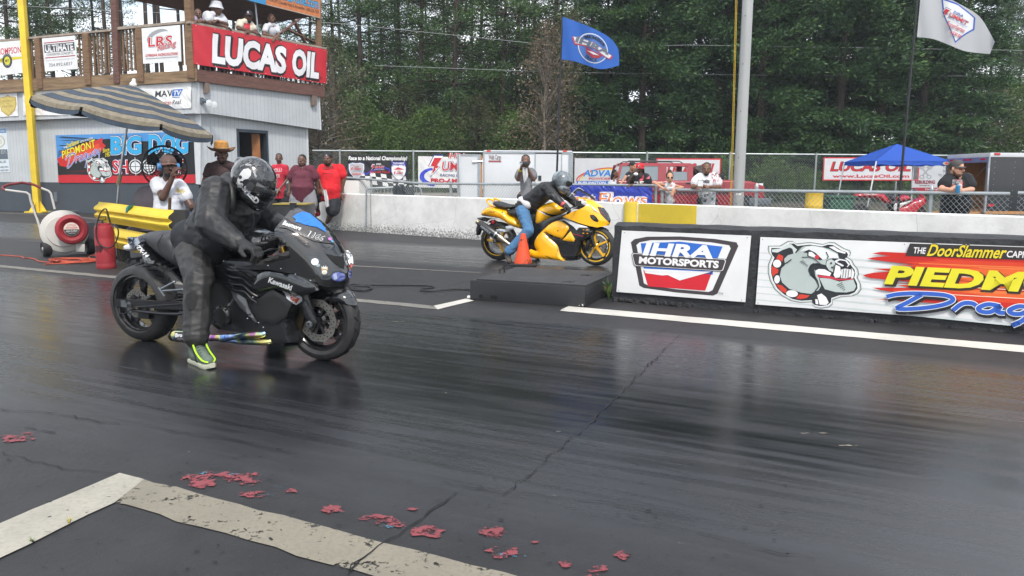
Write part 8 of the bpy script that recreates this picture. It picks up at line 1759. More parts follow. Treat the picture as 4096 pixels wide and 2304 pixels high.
def cap_hat(t_,H,col,brim=0,nm='cap',logo=None,brimcol=None):
 """brim: degrees from the face direction"""
 m_=MB();pr=[(.088*math.cos(a),.078*math.sin(a))for a in np.linspace(0,math.pi/2-.02,8)];m=M('cap_'+col.strip('#'),col,.75,var=.1,bump=.2,bscale=150)
 m_.lathe([(.087*H.k,-.025*H.k)]+[(a*H.k,b*H.k)for a,b in pr]+[(0,.078*H.k)],H.p(0,-.010,.055),H.u,24);b=R(brim);f=(H.f*math.cos(b)+H.r*math.sin(b));r_=H.u.cross(f);o=H.p(0,-.010,.042);vs=[];n=12
 for j in range(4):
  for i in range(n+1):
   a=-1.25+2.5*i/n;rr=.082+.075*j/3*math.cos(a*.9);dz=-.012*(j/3)-.012*abs(math.sin(a))*(j/3);vs.append(o+(f*math.cos(a)*rr+r_*math.sin(a)*.084*(1+.12*j/3)+H.u*dz)*H.k)
 k=len(vs);vs2=vs+[p-H.u*.005*H.k for p in vs];fs=[(j*(n+1)+i,j*(n+1)+i+1,(j+1)*(n+1)+i+1,(j+1)*(n+1)+i)for j in range(3)for i in range(n)];fs+=[tuple(q+k for q in reversed(x))for x in fs];ob=m_.build(nm,m,t_);mb=MB();mb.add(vs2,fs,0,True);mb.build('brim',M('cap_'+brimcol.strip('#'),brimcol,.75)if brimcol else m,ob)
 if logo:
  a=Art(lambda u,v_,h=0:H.p(math.sin(u/.09)*(.0885+h/H.k),math.cos(u/.09)*(.0885+h/H.k)-.010,.075+v_),.002,.001);logo(a);a.build('badge',ob)
 return ob
def shades(t_,H,col):
 m_=MB();m=M('lens_'+col.strip('#'),col,.08,var=0,coat=1)
 for sg in(-1,1):m_.hexa([H.p(sg*.006,.092,-.012),H.p(sg*.058,.078,-.012),H.p(sg*.058,.070,-.012),H.p(sg*.006,.086,-.012)],[H.p(sg*.006,.094,.018),H.p(sg*.062,.078,.020),H.p(sg*.062,.070,.020),H.p(sg*.006,.088,.018)],0);m_.beam(H.p(sg*.062,.076,.014),H.p(sg*.082,-.01,.012),.005,.006,m=1)
 m_.beam(H.p(-.01,.094,.012),H.p(.01,.094,.012),.004,.005,up=H.u,m=1);m_.build('sunglasses',[m,BLKP],t_)
PRINT=[]
def lateprint(t_,fn,cr=None,name='print',base=.004,nm='_s'):PRINT.append((t_,fn,cr,name,base,nm))
TEE_W=cloth('white_tee','#b2b4ba');DENIM=cloth('denim','#41688c',.9,bs=14);DARKP=cloth('black_shorts','#1c1e24');DK1,DK2,DK3='#553a2d','#644636','#6b4a3a';LIGHT='#a9765c'
LEATHER=M('black_leather',(.0085,.009,.0105),.54,var=.45,scale=7,bump=.45,bscale=11,rvar=.12);LEATHER2=M('worn_leather',(.013,.0128,.0128),.56,var=.55,scale=5,bump=.55,bscale=9,rvar=.12);GLOVE=M('black_glove',(.012,.012,.013),.7,var=.2)
# ---- deck people: forearms on the handrail of the right facade
def deck(label,hx,hy,hh,off,J,**k):
 q=RR_.p(*C2(hx,hy),off);k.setdefault('vox',.012);d=q.y
 JJ={n:((*C2(x,y),z+d0)if True else 0)for n,(x,y,z,d0)in J.items()}
 return person(label,d,(*C2(hx,hy),hh/3.15),JJ,**k)
def leanJ(cx,sh,w_,hy,ex,ey,wx,wy,rail,lx=0):pass
RRY=lambda x,y,off:RR_.p(*C2(x,y),off).y
def on_rail(label,head,sho,elb,wri,hip,off=-.22,**k):
 """joints in crop pixels with distance behind the railing plane"""
 hp=RR_.p(*C2(head[0],head[1]),head[3]if len(head)>3 else off);J={}
 for nm,(a,b)in(('s',sho),('e',elb),('w',wri),('h',hip)):
  for sd,q in(('l',a),('r',b)):J[nm+sd]=RR_.p(*C2(q[0],q[1]),q[2])
 for sd in 'lr':
  h_=J['h'+sd];z0=zdk-.05;J['k'+sd]=Vector((h_.x,h_.y,z0+(h_.z-z0)*.5))+RB.n*.02;J['a'+sd]=Vector((h_.x,h_.y,z0+.10));J['t'+sd]=J['a'+sd]+RB.n*.14+Vector((0,0,-.06))
 sc_=head[2]/3.15*hp.y/FPX/.235
 return person(label,hp.y,(hp,sc_),J,shoes=C('#2a2a2c'),**k)
PANT=cloth('dark_jeans','#2c3440',.9)
on_rail('boy in a pale lilac shirt resting his chin arms on the deck corner rail',(290,180,125),((215,235,-.2),(330,245,-.35)),((250,270,-.05),(390,285,-.05)),((320,262,-.02),(300,272,.0)),((230,450,-.45),(320,450,-.45)),yaw=25,skin=DK2,shirt=cloth('lilac','#b9aec6'),sleeve=.42,pants=PANT,hair=('short','#14110f'),bw=.8)
t_,H,P,s=on_rail('large man in white tee and white bucket hat leaning on the deck rail',(525,112,165),((400,185,-.28),(580,215,-.30)),((440,285,-.12),(640,310,-.12)),((610,330,-.02),(560,275,-.02)),((430,480,-.5),(580,500,-.5)),yaw=65,skin=DK1,shirt=TEE_W,sleeve=.5,pants=PANT,hair=('short','#14110f'),bw=1.35,belly=.06,fat=.012,loose=.02)
m_=MB();m_.lathe([(.128,-.035),(.100,.012),(.093,.04),(.085,.07),(.065,.085),(0,.089)],H.p(0,-.01,.045),H.u,28);m_.v=[tuple(H.p(0,-.01,.045)+(Vector(p)-H.p(0,-.01,.045))*H.k)for p in m_.v];m_.build('bucket_hat',M('white_hat','#b4b5bb',.8,bump=.1),t_)
t_,H,P,s=on_rail('man in cream and red tee with a dark flat cap leaning on the deck rail',(925,215,150),((810,275,-.28),(960,300,-.28)),((800,360,-.1),(1015,400,-.1)),((990,405,.0),(925,408,.0)),((800,520,-.5),(930,540,-.5)),yaw=15,skin=DK1,shirt=cloth('cream','#bdb6a6'),sleeve=.52,pants=PANT,hair=('short','#14110f'),beard='#15110f',bw=1.1,loose=.015)
cap_hat(t_,H,'#1d2230',10,logo=lambda a:a.poly([(-.014,-.012),(.014,-.012),(.018,.02),(0,.028),(-.018,.02)],'#c9cbd0'))
lateprint(t_,lambda a:a.poly([(872,-285),(905,-300),(945,-290),(945,-378),(862,-362)],'#a4202c'),lambda x,y:C2(x,-y))
t_,H,P,s=on_rail('young man in a plain white tee with bare head on the deck rail',(1215,240,130),((1140,320,-.25),(1290,325,-.25)),((1120,430,-.08),(1305,450,-.08)),((1270,470,.0),(1260,475,.02)),((1150,560,-.5),(1260,570,-.5)),yaw=15,skin=DK2,shirt=TEE_W,sleeve=.5,pants=PANT,hair=('short','#14110f'),bw=.9,loose=.02)
# ---- seated man with headphones and the man in the straw hat
CW2=crop(0,500,1.4493)
def W2(x,y,z=0):q=CW2(x,y);return(q[0],q[1],z)
dS=11.6
t_,H,P,s=person('seated man in white tee, cap and blue headphones with a hand at his mouth',dS,(*CW2(978,242),118/1.4493),dict(sl=W2(905,330,.05),sr=W2(1045,345,.05),el=W2(945,420,-.22),er=W2(1115,480,-.05),wl=W2(1000,305,-.22),wr=W2(1160,470,-.2),hl=W2(925,545,.05),hr=W2(1050,545,.05),kl=W2(960,570,-.42),kr=W2(1120,570,-.40),al=W2(960,760,-.42),ar=W2(1120,760,-.4)),yaw=35,pitch=0,skin='#4a3228',shirt=TEE_W,sleeve=.45,pants=cloth('blue_jeans','#2d4568',.9),shoes=C('#26262a'),hair=('short','#120f0e'),beard='#141010',bw=1.22,belly=.05,fat=.010,loose=.02,hands={'l':dict(dir=(.35,-.1,1),pn=(.6,.6,.2),curl=.9),'r':dict(curl=.4)})
cap_hat(t_,H,'#5a4440',0,brimcol='#6a4c44')
m_=MB();BLP=M('blue_plastic','#2c6a9c',.35)
for sg in(-1,1):m_.lathe([(0,-.02),(.040*s,-.02),(.046*s,0),(.040*s,.028*s),(0,.032*s)],H.p(sg*.088,-.012,.0),H.r*sg,18,0)
m_.tube([H.p(.092*math.cos(a),-.02,.0+.142*math.sin(a))for a in np.linspace(0,math.pi,14)],.009*s,6,1);m_.tube([H.p(-.09,.0,-.02),H.p(-.085,.07,-.07),H.p(-.03,.115,-.072)],.005*s,6,1);m_.build('headset',[BLP,BLKP],t_)
lateprint(t_,lambda a:(a.text('Taylor',1012,-385,24,'#b39a22',w_=58,rot=-12,shear=.3,off=.02),a.poly([(1000,-398),(1050,-392),(1056,-402),(1010,-404)],'#9a9ca2')),lambda x,y:CW2(x,-y))
q=D(*CW2(985,470),10.75);tag(MB().cap(D(*CW2(985,425),10.7),D(*CW2(980,560),10.8),.022,.018).build('walking_stick',M('stick_wood','#4a3524',.6,var=.3)),'dark wooden stick propped beside the seated man above the guardrail end','stick')
dH=12.9
t_,H,P,s=person('tall man in a brown tee and straw hat leaning forward on both arms',dH,(*CW2(1285,172),104/1.4493),dict(sl=W2(1205,235,.05),sr=W2(1370,232,.05),el=W2(1185,330,.02),er=W2(1370,345,.1),wl=W2(1165,445,-.1),wr=W2(1380,450,.1),hl=W2(1235,470,.3),hr=W2(1345,470,.3),kl=W2(1235,600,.25),kr=W2(1345,600,.25),al=W2(1235,715,.3),ar=W2(1345,715,.3)),yaw=32,pitch=5,skin='#593c30',shirt=cloth('brown_tee','#3a2a2a'),sleeve=.5,pants=cloth('brown_shorts','#3c342e'),shoes=C('#26262a'),beard='#1a1210',bw=1.0,hands={'l':dict(dir=(-.2,-.2,-1),curl=.3),'r':dict(curl=.3)})
STRAW=M('straw','#a8793c',.8,var=.25,scale=40,bump=.5,bscale=90);m_=MB();o=H.p(0,-.01,.055);n=32;pr=[(.175,.012),(.155,-.010),(.125,-.018),(.098,-.006),(.092,.02),(.090,.06),(.082,.105),(.06,.125),(0,.13)]
vs=[]
for r_,h_ in pr:
 for j in range(n):a=2*math.pi*j/n;hz_=h_+(.035*abs(math.cos(a))**3*(r_-.1)/.07 if r_>.1 else 0);vs.append(o+(H.r*math.cos(a)*r_+H.f*math.sin(a)*r_*1.05+H.u*hz_)*H.k)
m_.add(vs,[(i*n+j,i*n+(j+1)%n,(i+1)*n+(j+1)%n,(i+1)*n+j)for i in range(len(pr)-1)for j in range(n)],0,True);ho=m_.build('straw_hat',STRAW,t_);ho.data.materials.append(M('straw_brim','#6e4a30',.8,bump=.4))
for p_ in ho.data.polygons:p_.material_index=1 if p_.index<3*n else 0
MB().tube([o+(H.r*math.cos(a)*.094+H.f*math.sin(a)*.098+H.u*.018)*H.k for a in np.linspace(0,6.283,25)[:-1]],.011*H.k,6,closed=True).build('hat_band',M('hat_band','#2a2220',.7),ho)
# ---- three men at the white wall
CT=C5
def T5(x,y,z=0):q=CT(x,y);return(q[0],q[1],z)
t_,H,P,s=person('slim boy in a red tee with white letters standing by the tower corner',19.6,(*CT(1310,425),125/3.15),dict(sl=T5(1240,530),sr=T5(1400,530),el=T5(1250,690,.05),er=T5(1410,690,.0),wl=T5(1275,820,-.1),wr=T5(1320,800,-.15),hl=T5(1270,830),hr=T5(1370,830),kl=T5(1265,1050),kr=T5(1375,1050),al=T5(1265,1255),ar=T5(1375,1255)),yaw=10,skin=DK1,shirt=cloth('red_tee','#a51f33'),sleeve=.5,pants=DARKP,plen=.45,shoes=C('#2a2a2c'),hair=('short','#120f0e'),bw=.92,loose=.03,hem=.16)
lateprint(t_,lambda a:(a.text('HOLLI',1228,-590,42,'#d9d5d6',w_=112),a.text('STER',1232,-662,44,'#d9d5d6',w_=92)),lambda x,y:CT(x,-y),base=.008)
t_,H,P,s=person('heavy man in a maroon long tee and grey shorts leaning at the white wall',18.6,(*CT(1600,455),150/3.15),dict(sl=T5(1515,560),sr=T5(1715,560),el=T5(1460,700,.05),er=T5(1780,690,.05),wl=T5(1442,830),wr=T5(1800,800,.1),hl=T5(1545,835),hr=T5(1690,835),kl=T5(1535,1020,-.1),kr=T5(1700,1010,-.15),al=T5(1540,1200,-.2),ar=T5(1690,1180,-.25)),yaw=-18,pitch=12,skin='#5a3f33',shirt=cloth('maroon_tee','#54202f'),sleeve=.6,pants=cloth('grey_sweat','#6d6d72'),plen=.48,shoes=C('#3a3a3c'),hair=('short','#120f0e'),beard='#141010',bw=1.32,belly=.09,fat=.014,loose=.04,hem=.18)
zr_=G(*CT(1895,1310)).y
t_,H,P,s=person('bearded man in a bright red tee and black cap leaning on the wall',18.9,(*CT(1925,430),155/3.15),dict(sl=T5(1850,545,.05),sr=T5(2090,540,.05),el=T5(1815,690,.0),er=T5(2125,690,.05),wl=T5(1855,800,-.15),wr=T5(2095,850,.05),hl=T5(1900,850,.1),hr=T5(2020,850,.1),kl=T5(1760,905,.0),kr=T5(1985,1080,-.05),al=T5(1800,1090,.55),ar=T5(1912,1240,zr_-18.9),tr=T5(1880,1300,zr_-19.0)),yaw=-5,pitch=2,skin='#5d4133',shirt=cloth('bright_red_tee','#bf1420'),sleeve=.5,pants=DARKP,plen=.47,shoes=cloth('red_shoe','#a3142a'),hair=('short','#120f0e'),beard='#141010',bw=1.25,belly=.05,fat=.01,loose=.035,hem=.14)
cap_hat(t_,H,'#17181c',180,logo=lambda a:a.rect(-.012,-.01,.012,.012,'#b9babd'))
lateprint(t_,lambda a:(a.text('NICE AS',1868,-570,40,'#4a1016',w_=130,rot=6,off=.03),a.rect(1868,-612,1990,-606,'#7a1018')),lambda x,y:CT(x,-y),base=.008)
def towel(cr,pts,dep,lab):
 t_=thing('towel',lab,'towel',D(*cr(*pts[0]),dep));L,Rr=pts[:len(pts)//2],pts[len(pts)//2:];mb=MB();n=10;vs=[]
 for i in range(n+1):
  for j in range(6):
   a=np.interp(i/n,np.linspace(0,1,len(L)),[p[0]for p in L]),np.interp(i/n,np.linspace(0,1,len(L)),[p[1]for p in L]);b=np.interp(i/n,np.linspace(0,1,len(Rr)),[p[0]for p in Rr]),np.interp(i/n,np.linspace(0,1,len(Rr)),[p[1]for p in Rr]);x,y=a[0]+(b[0]-a[0])*j/5,a[1]+(b[1]-a[1])*j/5;vs.append(D(*cr(x,y),dep-.02*math.sin(j*1.9+i*.4)))
 vs2=vs+[p+Vector((0,.012,0))for p in vs];k=len(vs);fs=[(i*6+j,i*6+j+1,(i+1)*6+j+1,(i+1)*6+j)for i in range(n)for j in range(5)];mb.add(vs2,fs+[tuple(q+k for q in reversed(f))for f in fs],0,True);mb.build('cloth',M('towel_white','#bcbcbe',.95,bump=.4,bscale=60),t_)
towel(CT,[(1868,815),(1880,900),(1905,1040),(1905,815),(1930,920),(1942,1020)],18.6,'white towel hanging from the hand of the man in bright red')
# ---- cameraman
def T12(x,y,z=0):q=C12(x,y);return(q[0],q[1],z)
dC=16.4
t_,H,P,s=person('man in a grey tee holding a camera to his face behind the wall',dC,(*C12(1635,268),96/1.8114),dict(sl=T12(1595,340),sr=T12(1680,335),el=T12(1580,395,-.12),er=T12(1692,395,-.1),wl=T12(1605,305,-.28),wr=T12(1645,312,-.28),hl=T12(1610,510),hr=T12(1670,510),kl=T12(1610,610),kr=T12(1670,610),al=T12(1612,690),ar=T12(1668,690)),yaw=0,skin=DK2,shirt=cloth('grey_tee','#67686c'),sleeve=.52,pants=DARKP,shoes=C('#2a2a2c'),hair=('short','#1a1614'),bw=1.0,loose=.035,hem=.18,hands={'l':dict(dir=(.35,.1,1),pn=(.7,.3,0),curl=.9),'r':dict(dir=(-.3,.1,1),pn=(-.7,.3,0),curl=.9)})
cm=thing('video_camera','small black camera held up by the man in the grey tee','camera',D(*C12(1632,282),dC-.36));q=D(*C12(1632,280),dC-.36);mb=MB();mb.box(tuple(q+Vector((-.06,-.05,-.035))),tuple(q+Vector((.09,.05,.04))));mb.build('body',BLKP,cm,bevel=.01);MB().lathe([(.032,0),(.034,.05),(.028,.055),(.024,.045),(0,.04)],q+Vector((-.085,-.03,.012)),(0,-1,0),18).build('lens',STEEL,cm)
MB().lathe([(.036*s,0),(.038*s,.018),(.036*s,.03)],P['wl'].lerp(P['el'],.3),(P['wl']-P['el']),14).build('wristband',C('#d8cf2a'),t_)
towel(C12,[(1612,305),(1615,360),(1625,420),(1648,312),(1652,370),(1640,400)],dC-.34,'white cloth hanging from the hands of the cameraman in grey')
# ---- spectators behind the low fence
def LFJ(cr,d):return lambda x,y,z=0:(*cr(x,y),z)
dF=LF.p(2530,745).y
J8=LFJ(CG,0)
dN=17.2
t_,H,P,s=person('woman with long black hair in a white tee behind the blue banner',dN,(*CG(775,430),122/3.68),dict(sl=J8(705,530),sr=J8(790,525),el=J8(670,620),er=J8(825,560,-.1),wl=J8(690,690),wr=J8(812,480,-.06),hl=J8(700,760),hr=J8(780,760),kl=J8(700,960),kr=J8(785,960),al=J8(700,1140),ar=J8(785,1140)),yaw=70,skin='#6a4636',shirt=TEE_W,sleeve=.4,pants=PANT,shoes=C('#2a2a2c'),hair=('long','#0d0c0d'),bw=.85,female=True,hands={'r':dict(dir=(0,.1,1),pn=(-1,0,0),curl=.3)})
t_,H,P,s=person('man in a black tank top and backwards cap looking aside behind the blue banner',17.0,(*CG(1030,318),130/3.68),dict(sl=J8(950,420),sr=J8(1060,420,.1),el=J8(895,520,-.05),er=J8(1080,520,.1),wl=J8(840,600,-.1),wr=J8(1090,640),hl=J8(960,680),hr=J8(1060,680),kl=J8(960,900),kr=J8(1060,900),al=J8(960,1100),ar=J8(1060,1100)),yaw=50,skin=LIGHT,shirt=cloth('black_tank','#15161a'),tank=True,pants=PANT,shoes=C('#2a2a2c'),bw=.95)
cap_hat(t_,H,'#15161a',180);lateprint(t_,lambda a:a.text('B',960,-490,48,'#d9d9da',off=.03),lambda x,y:CG(x,-y))
dR=dF+.25
t_,H,P,s=person('man in a bright red cap and black jersey leaning over the blue banner',dR,(*CG(1140,355),160/3.68),dict(sl=J8(1050,470),sr=J8(1240,470),el=J8(965,560,-.1),er=J8(1270,590,-.05),wl=J8(1065,420,-.25),wr=J8(1040,590,-.25),hl=J8(1090,720,.2),hr=J8(1220,720,.2),kl=J8(1090,980,.2),kr=J8(1220,980,.2),al=J8(1090,1200,.2),ar=J8(1220,1200,.2)),yaw=-18,skin='#50372c',shirt=cloth('black_jersey','#16171b'),sleeve=.5,pants=PANT,shoes=C('#2a2a2c'),hair=('dreads','#0f0d0d'),bw=1.15,loose=.03,hands={'l':dict(dir=(.2,-.1,1),pn=(.7,.4,0),curl=1.0)})
cap_hat(t_,H,'#b3121f',5,logo=lambda a:(a.ell(0,.002,.024,.024,'#e2e2e2',20).up(),a.ell(.004,.002,.015,.013,'#b3121f',16),a.rect(.006,-.006,.03,.010,'#b3121f')))
lateprint(t_,lambda a:(a.text('25',1050,-600,66,'#d6d6d6',w_=150,off=.04),a.poly([(1130,-520),(1160,-480),(1190,-440),(1200,-500),(1160,-540)],'#a83a4a'),a.poly([(1230,-500),(1280,-450),(1282,-500)],'#c05a66')),lambda x,y:CG(x,-y),base=.008)
tag(MB().ell(D(*CG(1080,428),dR-.36),(.045,.03,.03),10).build('napkin',C('#e2e2e2')),'white napkin in the hand of the man in the red cap','napkin')
dW=LF.p(2700,760).y+.22
t_,H,P,s=person('woman in sunglasses and a white tank top leaning her forearms on the fence',dW,(*CG(1578,480),150/3.68),dict(sl=J8(1500,580,.05),sr=J8(1665,585,.05),el=J8(1345,545,-.12),er=J8(1770,625,-.1),wl=J8(1480,640,-.28),wr=J8(1640,645,-.28),hl=J8(1515,830,.15),hr=J8(1620,830,.15),kl=J8(1515,1060,.1),kr=J8(1620,1060,.1),al=J8(1515,1260,.1),ar=J8(1620,1260,.1)),yaw=-5,skin='#b48468',shirt=cloth('white_tank','#c2c2c8'),tank=True,pants=PANT,shoes=C('#2a2a2c'),hair=('bun','#3d2616'),bw=.82,female=True,hands={'l':dict(dir=(1,-.1,-.3),pn=(0,-.6,-1),curl=.6),'r':dict(dir=(-.3,-.2,-1),pn=(0,.6,-.3),curl=.3)})
shades(t_,H,'#15110f')
dA=LF.p(2830,760).y+.22
t_,H,P,s=person('bearded man in a white and red patterned tee resting on the fence with a phone',dA,(*CG(2120,358),185/3.68),dict(sl=J8(2010,470,.05),sr=J8(2240,465,.05),el=J8(1915,615,-.1),er=J8(2320,620,-.08),wl=J8(2050,605,-.28),wr=J8(2075,618,-.28),hl=J8(2060,790,.2),hr=J8(2200,790,.2),kl=J8(2060,1040,.2),kr=J8(2200,1040,.2),al=J8(2060,1260,.2),ar=J8(2200,1260,.2)),yaw=-15,skin='#684837',shirt=cloth('print_tee','#cfd0d4'),sleeve=.5,pants=DARKP,shoes=C('#2a2a2c'),hair=('short','#120f0e'),beard='#141010',bw=1.1,loose=.035,hem=.2)
def o_print(a):
 rd=random.Random(3)
 for i in range(46):
  x,y=rd.uniform(2175,2330),rd.uniform(-600,-410);a.line([(x,y),(x+rd.uniform(-14,14),y+rd.uniform(10,34))],rd.uniform(3,9),rd.choice(('#c8404a','#d0606a','#2a2a30')))
 for i in range(26):x,y=rd.uniform(1930,2180),rd.uniform(-590,-410);a.line([(x,y),(x+rd.uniform(-16,16),y+rd.uniform(-14,14))],3,'#54565c')
 a.up().text('FAIRNESS',1990,-555,44,'#1d1e22',w_=175,off=.04)
 for i in range(14):x,y=rd.uniform(2010,2230),rd.uniform(-830,-690);a.ell(x,y,rd.uniform(10,34),rd.uniform(8,24),rd.choice(('#6f7376','#4a7a4c','#9a9ca0','#3a3c40')),9)
lateprint(t_,o_print,lambda x,y:CG(x,-y),base=.008)
q=D(*CG(2030,565),dA-.34);tag(MB().box((q.x-.045,q.y-.008,q.z-.05),(q.x+.045,q.y+.008,q.z+.05)).build('mobile_phone',C('#d2d4d6',.2)),'white phone held by the man in the patterned tee','phone')
J9=LFJ(CI,0);dB=LF.p(3820,770).y+.25
t_,H,P,s=person('stout bearded man in a black tee, flat cap and red sunglasses leaning on the fence',dB,(*CI(1585,500),235/3.70),dict(sl=J9(1450,640,.05),sr=J9(1745,635,.05),el=J9(1350,800,-.1),er=J9(1800,805,-.08),wl=J9(1520,815,-.28),wr=J9(1650,825,-.28),hl=J9(1450,1060,.2),hr=J9(1640,1060,.2),kl=J9(1450,1330,.2),kr=J9(1640,1330,.2),al=J9(1450,1560,.2),ar=J9(1640,1560,.2)),yaw=28,skin='#b98a72',shirt=cloth('black_tee','#14151a'),sleeve=.52,pants=DARKP,shoes=C('#2a2a2c'),hair=('short','#3a2a1e'),beard='#5a3f2c',bw=1.2,belly=.07,fat=.014,loose=.03,hem=.2,hands={'l':dict(dir=(1,-.2,.5),pn=(0,.7,-.3),curl=.8),'r':dict(dir=(-1,-.2,.5),pn=(0,.7,-.3),curl=.8)})
cap_hat(t_,H,'#3b3a38',0);shades(t_,H,'#8c2a12')
lateprint(t_,lambda a:(a.text('MASSIVE',1510,-700,42,'#8a8c90',w_=145,shear=.15,off=.03),a.text('MOTORS',1505,-735,34,'#8a8c90',w_=140,shear=.15,off=.03),a.poly([(1530,-672),(1580,-655),(1635,-668),(1600,-680)],'#c23a2a'),a.poly([(1480,-755),(1540,-720),(1530,-740)],'#c23a2a'),a.text('SSSS',1665,-790,34,'#b8402c',w_=110,rot=90,off=.03),a.ell(1630,-750,26,24,'#d0d2d4',16),a.poly([(1605,-880),(1660,-880),(1650,-905),(1610,-905)],'#9a9ca0')),lambda x,y:CI(x,-y),base=.008)
q=D(*CI(1595,800),dB-.36);tag(MB().lathe([(0,-.06),(.028,-.058),(.033,-.05),(.033,.05),(.026,.058),(0,.058)],q,(0,0,1),16).build('drink_can',M('blue_can','#3f86b4',.3,.5)),'blue drink can held by the stout man in black','can')
qd=D(*SV(1960,415),YS+.7);J=lambda x,z,y:Vector((qd.x+x,qd.y+y,z))
t_,H,P,s=person('driver seen as a dark silhouette inside the red utility wagon',qd.y,(qd,1.0),dict(sl=J(-.2,qd.z-.3,-.18),sr=J(-.2,qd.z-.3,.2),el=J(.05,qd.z-.5,-.2),er=J(.05,qd.z-.5,.22),wl=J(.3,qd.z-.42,-.15),wr=J(.3,qd.z-.42,.15),hl=J(-.2,.85,-.1),hr=J(-.2,.85,.1)),yaw=88,skin='#241813',shirt=TEE_W,sleeve=.42,hair=('short','#0f0d0d'))
# ---- near rider
def kb(x,y,yy):return nb.P(K(x,y),yy)
hx=nb.h;yawb=math.degrees(math.atan2(hx.x,-hx.y))
Jr=dict(sl=kb(745,262,-.20),el=kb(712,470,-.36),wl=kb(905,615,-.40),sr=kb(985,330,.20),er=kb(1075,470,.40),wr=nb.L(.40,.40,.90),hl=kb(600,640,-.13),hr=nb.L(-.12,.13,.80),kl=kb(640,830,-.34),kr=nb.L(.16,.36,.53),al=kb(618,1225,-.46),ar=nb.L(.02,.46,.13),tl=kb(645,1372,-.50),tr=nb.L(.16,.49,.04))
gz=Jr['tl'];Jr['tl']=Vector((gz.x,gz.y,.045));Jr['al'].z=max(Jr['al'].z,.15)
t_,H,P,s=person('rider in black leathers and black helmet crouched on the black motorcycle',6.3,(nb.P(K(985,215),-.03),1.12),Jr,yaw=yawb+16,pitch=36,noface=True,skin='#1b1b1d',shirt=LEATHER,sleeve=1.88,pants=LEATHER2,plen=.97,bw=1.18,belly=.045,loose=.022,hem=.13,long=True,arm=1.10,vox=.0085,hands={'l':dict(dir=(P_:=(kb(1000,640,-.40)-kb(905,615,-.40))),pn=Vector((0,0,-1)),curl=1.15,k=1.25),'r':dict(dir=nb.h-nb.l*.1,pn=Vector((0,0,-1)),curl=1.15,k=1.25)})
rider=t_
m_=MB();hm_=(P['hl']+P['hr'])/2;m_.cap(kb(578,560,-.10),nb.L(-.22,.10,.90),.14,.14);m_.cap(kb(590,600,-.13),kb(730,590,-.14),.125,.11);m_.cap(kb(570,545,-.08),kb(640,560,-.16),.12,.11);organic(m_,'tee_hem',cloth('black_tee_hem',(.012,.014,.018),.9),t_,.012,4)
m_=MB()
for sd in 'l':
 W_=P['w'+sd];f=(kb(1000,640,-.40)-W_).normalized();m_.cap(P['e'+sd].lerp(W_,.8),W_+f*.04,.050,.048);hand(m_,W_+f*.01,f,Vector((0,0,-1)),1.38,1.15,1)
organic(m_,'glove',GLOVE,t_,.0055,2);m_=MB();W_=P['wr'];m_.cap(P['er'].lerp(W_,.8),W_+nb.h*.04,.05,.048);hand(m_,W_,nb.h,Vector((0,0,-1)),1.38,1.15,-1)
organic(m_,'glove',GLOVE,t_,.0055,2)
m_=MB();m_.tube(smooth([kb(780,205,-.08),kb(815,195,-.06),kb(845,240,-.12),kb(850,330,-.15),kb(835,400,-.14)],4),.03,10);m_.cap(kb(835,205,-.0),kb(870,260,-.03),.075,.07);organic(m_,'collar',LEATHER,t_,.010,3)
hl_=t_;m_=MB();H.ell(m_,0,-.012,.030,.128,.152,.138,28);H.ell(m_,0,.055,-.055,.112,.105,.085,24);H.ell(m_,0,.095,-.085,.085,.070,.055,20);m_.cap(H.p(0,-.03,.08),H.p(0,-.14,.06),.07*H.k,.04*H.k)
HELM=M('helmet_shell',(.012,.013,.015),.16,var=.3,scale=9,coat=.9)
he=organic(m_,'helmet',HELM,t_,.007,3)
m_=MB();vs=[];n1,n2=22,8
for i in range(n1+1):
 for j in range(n2+1):
  a=R(-66+132*i/n1);b=R(-19+43*j/n2);vs.append(H.p(.136*math.sin(a)*math.cos(b),-.005+.172*math.cos(a)*math.cos(b),.005+.120*math.sin(b)))
vs2=vs+[p-(p-H.c).normalized()*.003 for p in vs];k=len(vs);fs=[(i*(n2+1)+j,(i+1)*(n2+1)+j,(i+1)*(n2+1)+j+1,i*(n2+1)+j+1)for i in range(n1)for j in range(n2)];m_.add(vs2,fs+[tuple(q+k for q in reversed(f))for f in fs],0,True);vz=m_.build('visor',M('dark_visor',(.010,.011,.013),.05,var=0,coat=1,spec=.8),t_)
m_=MB();q=H.p(-.132,.045,.01);m_.lathe([(.028*H.k,-.004),(.026*H.k,.01),(0,.012)],q,-H.r,18);m_.build('visor_pivot',BLKP,t_)
def star(a,x,y,r_,c_,rot=0):a.poly([(x+(r_ if i%2==0 else r_*.42)*math.cos(R(90+36*i+rot)),y+(r_ if i%2==0 else r_*.42)*math.sin(R(90+36*i+rot)))for i in range(10)],c_)
def o_helm(a):
 for x,y,r_,ro in((1008,92,32,10),(970,72,22,30),(1042,178,30,0),(1005,170,16,20),(1060,130,20,15),(1075,245,22,5),(930,80,14,0)):star(a,x,y,r_,'#4a4c50',ro)
 a.poly([(905,150),(925,125),(955,118),(975,135),(972,165),(955,185),(930,190),(915,205),(925,225),(905,230),(888,215),(885,195),(895,170)],'#c9cacb').up();a.ell(905,175,11,12,'#15161a',12);a.ell(912,205,9,7,'#15161a',10);a.poly([(888,218),(925,222),(915,245),(890,238)],'#9a9b9e');a.up()
 for i in range(3):a.line([(896+9*i,220),(895+9*i,238)],2.2,'#15161a')
 for i in range(5):a.line([(905+14*i,112-6*i),(915+14*i,100-5*i)],3,'#7b7d80')
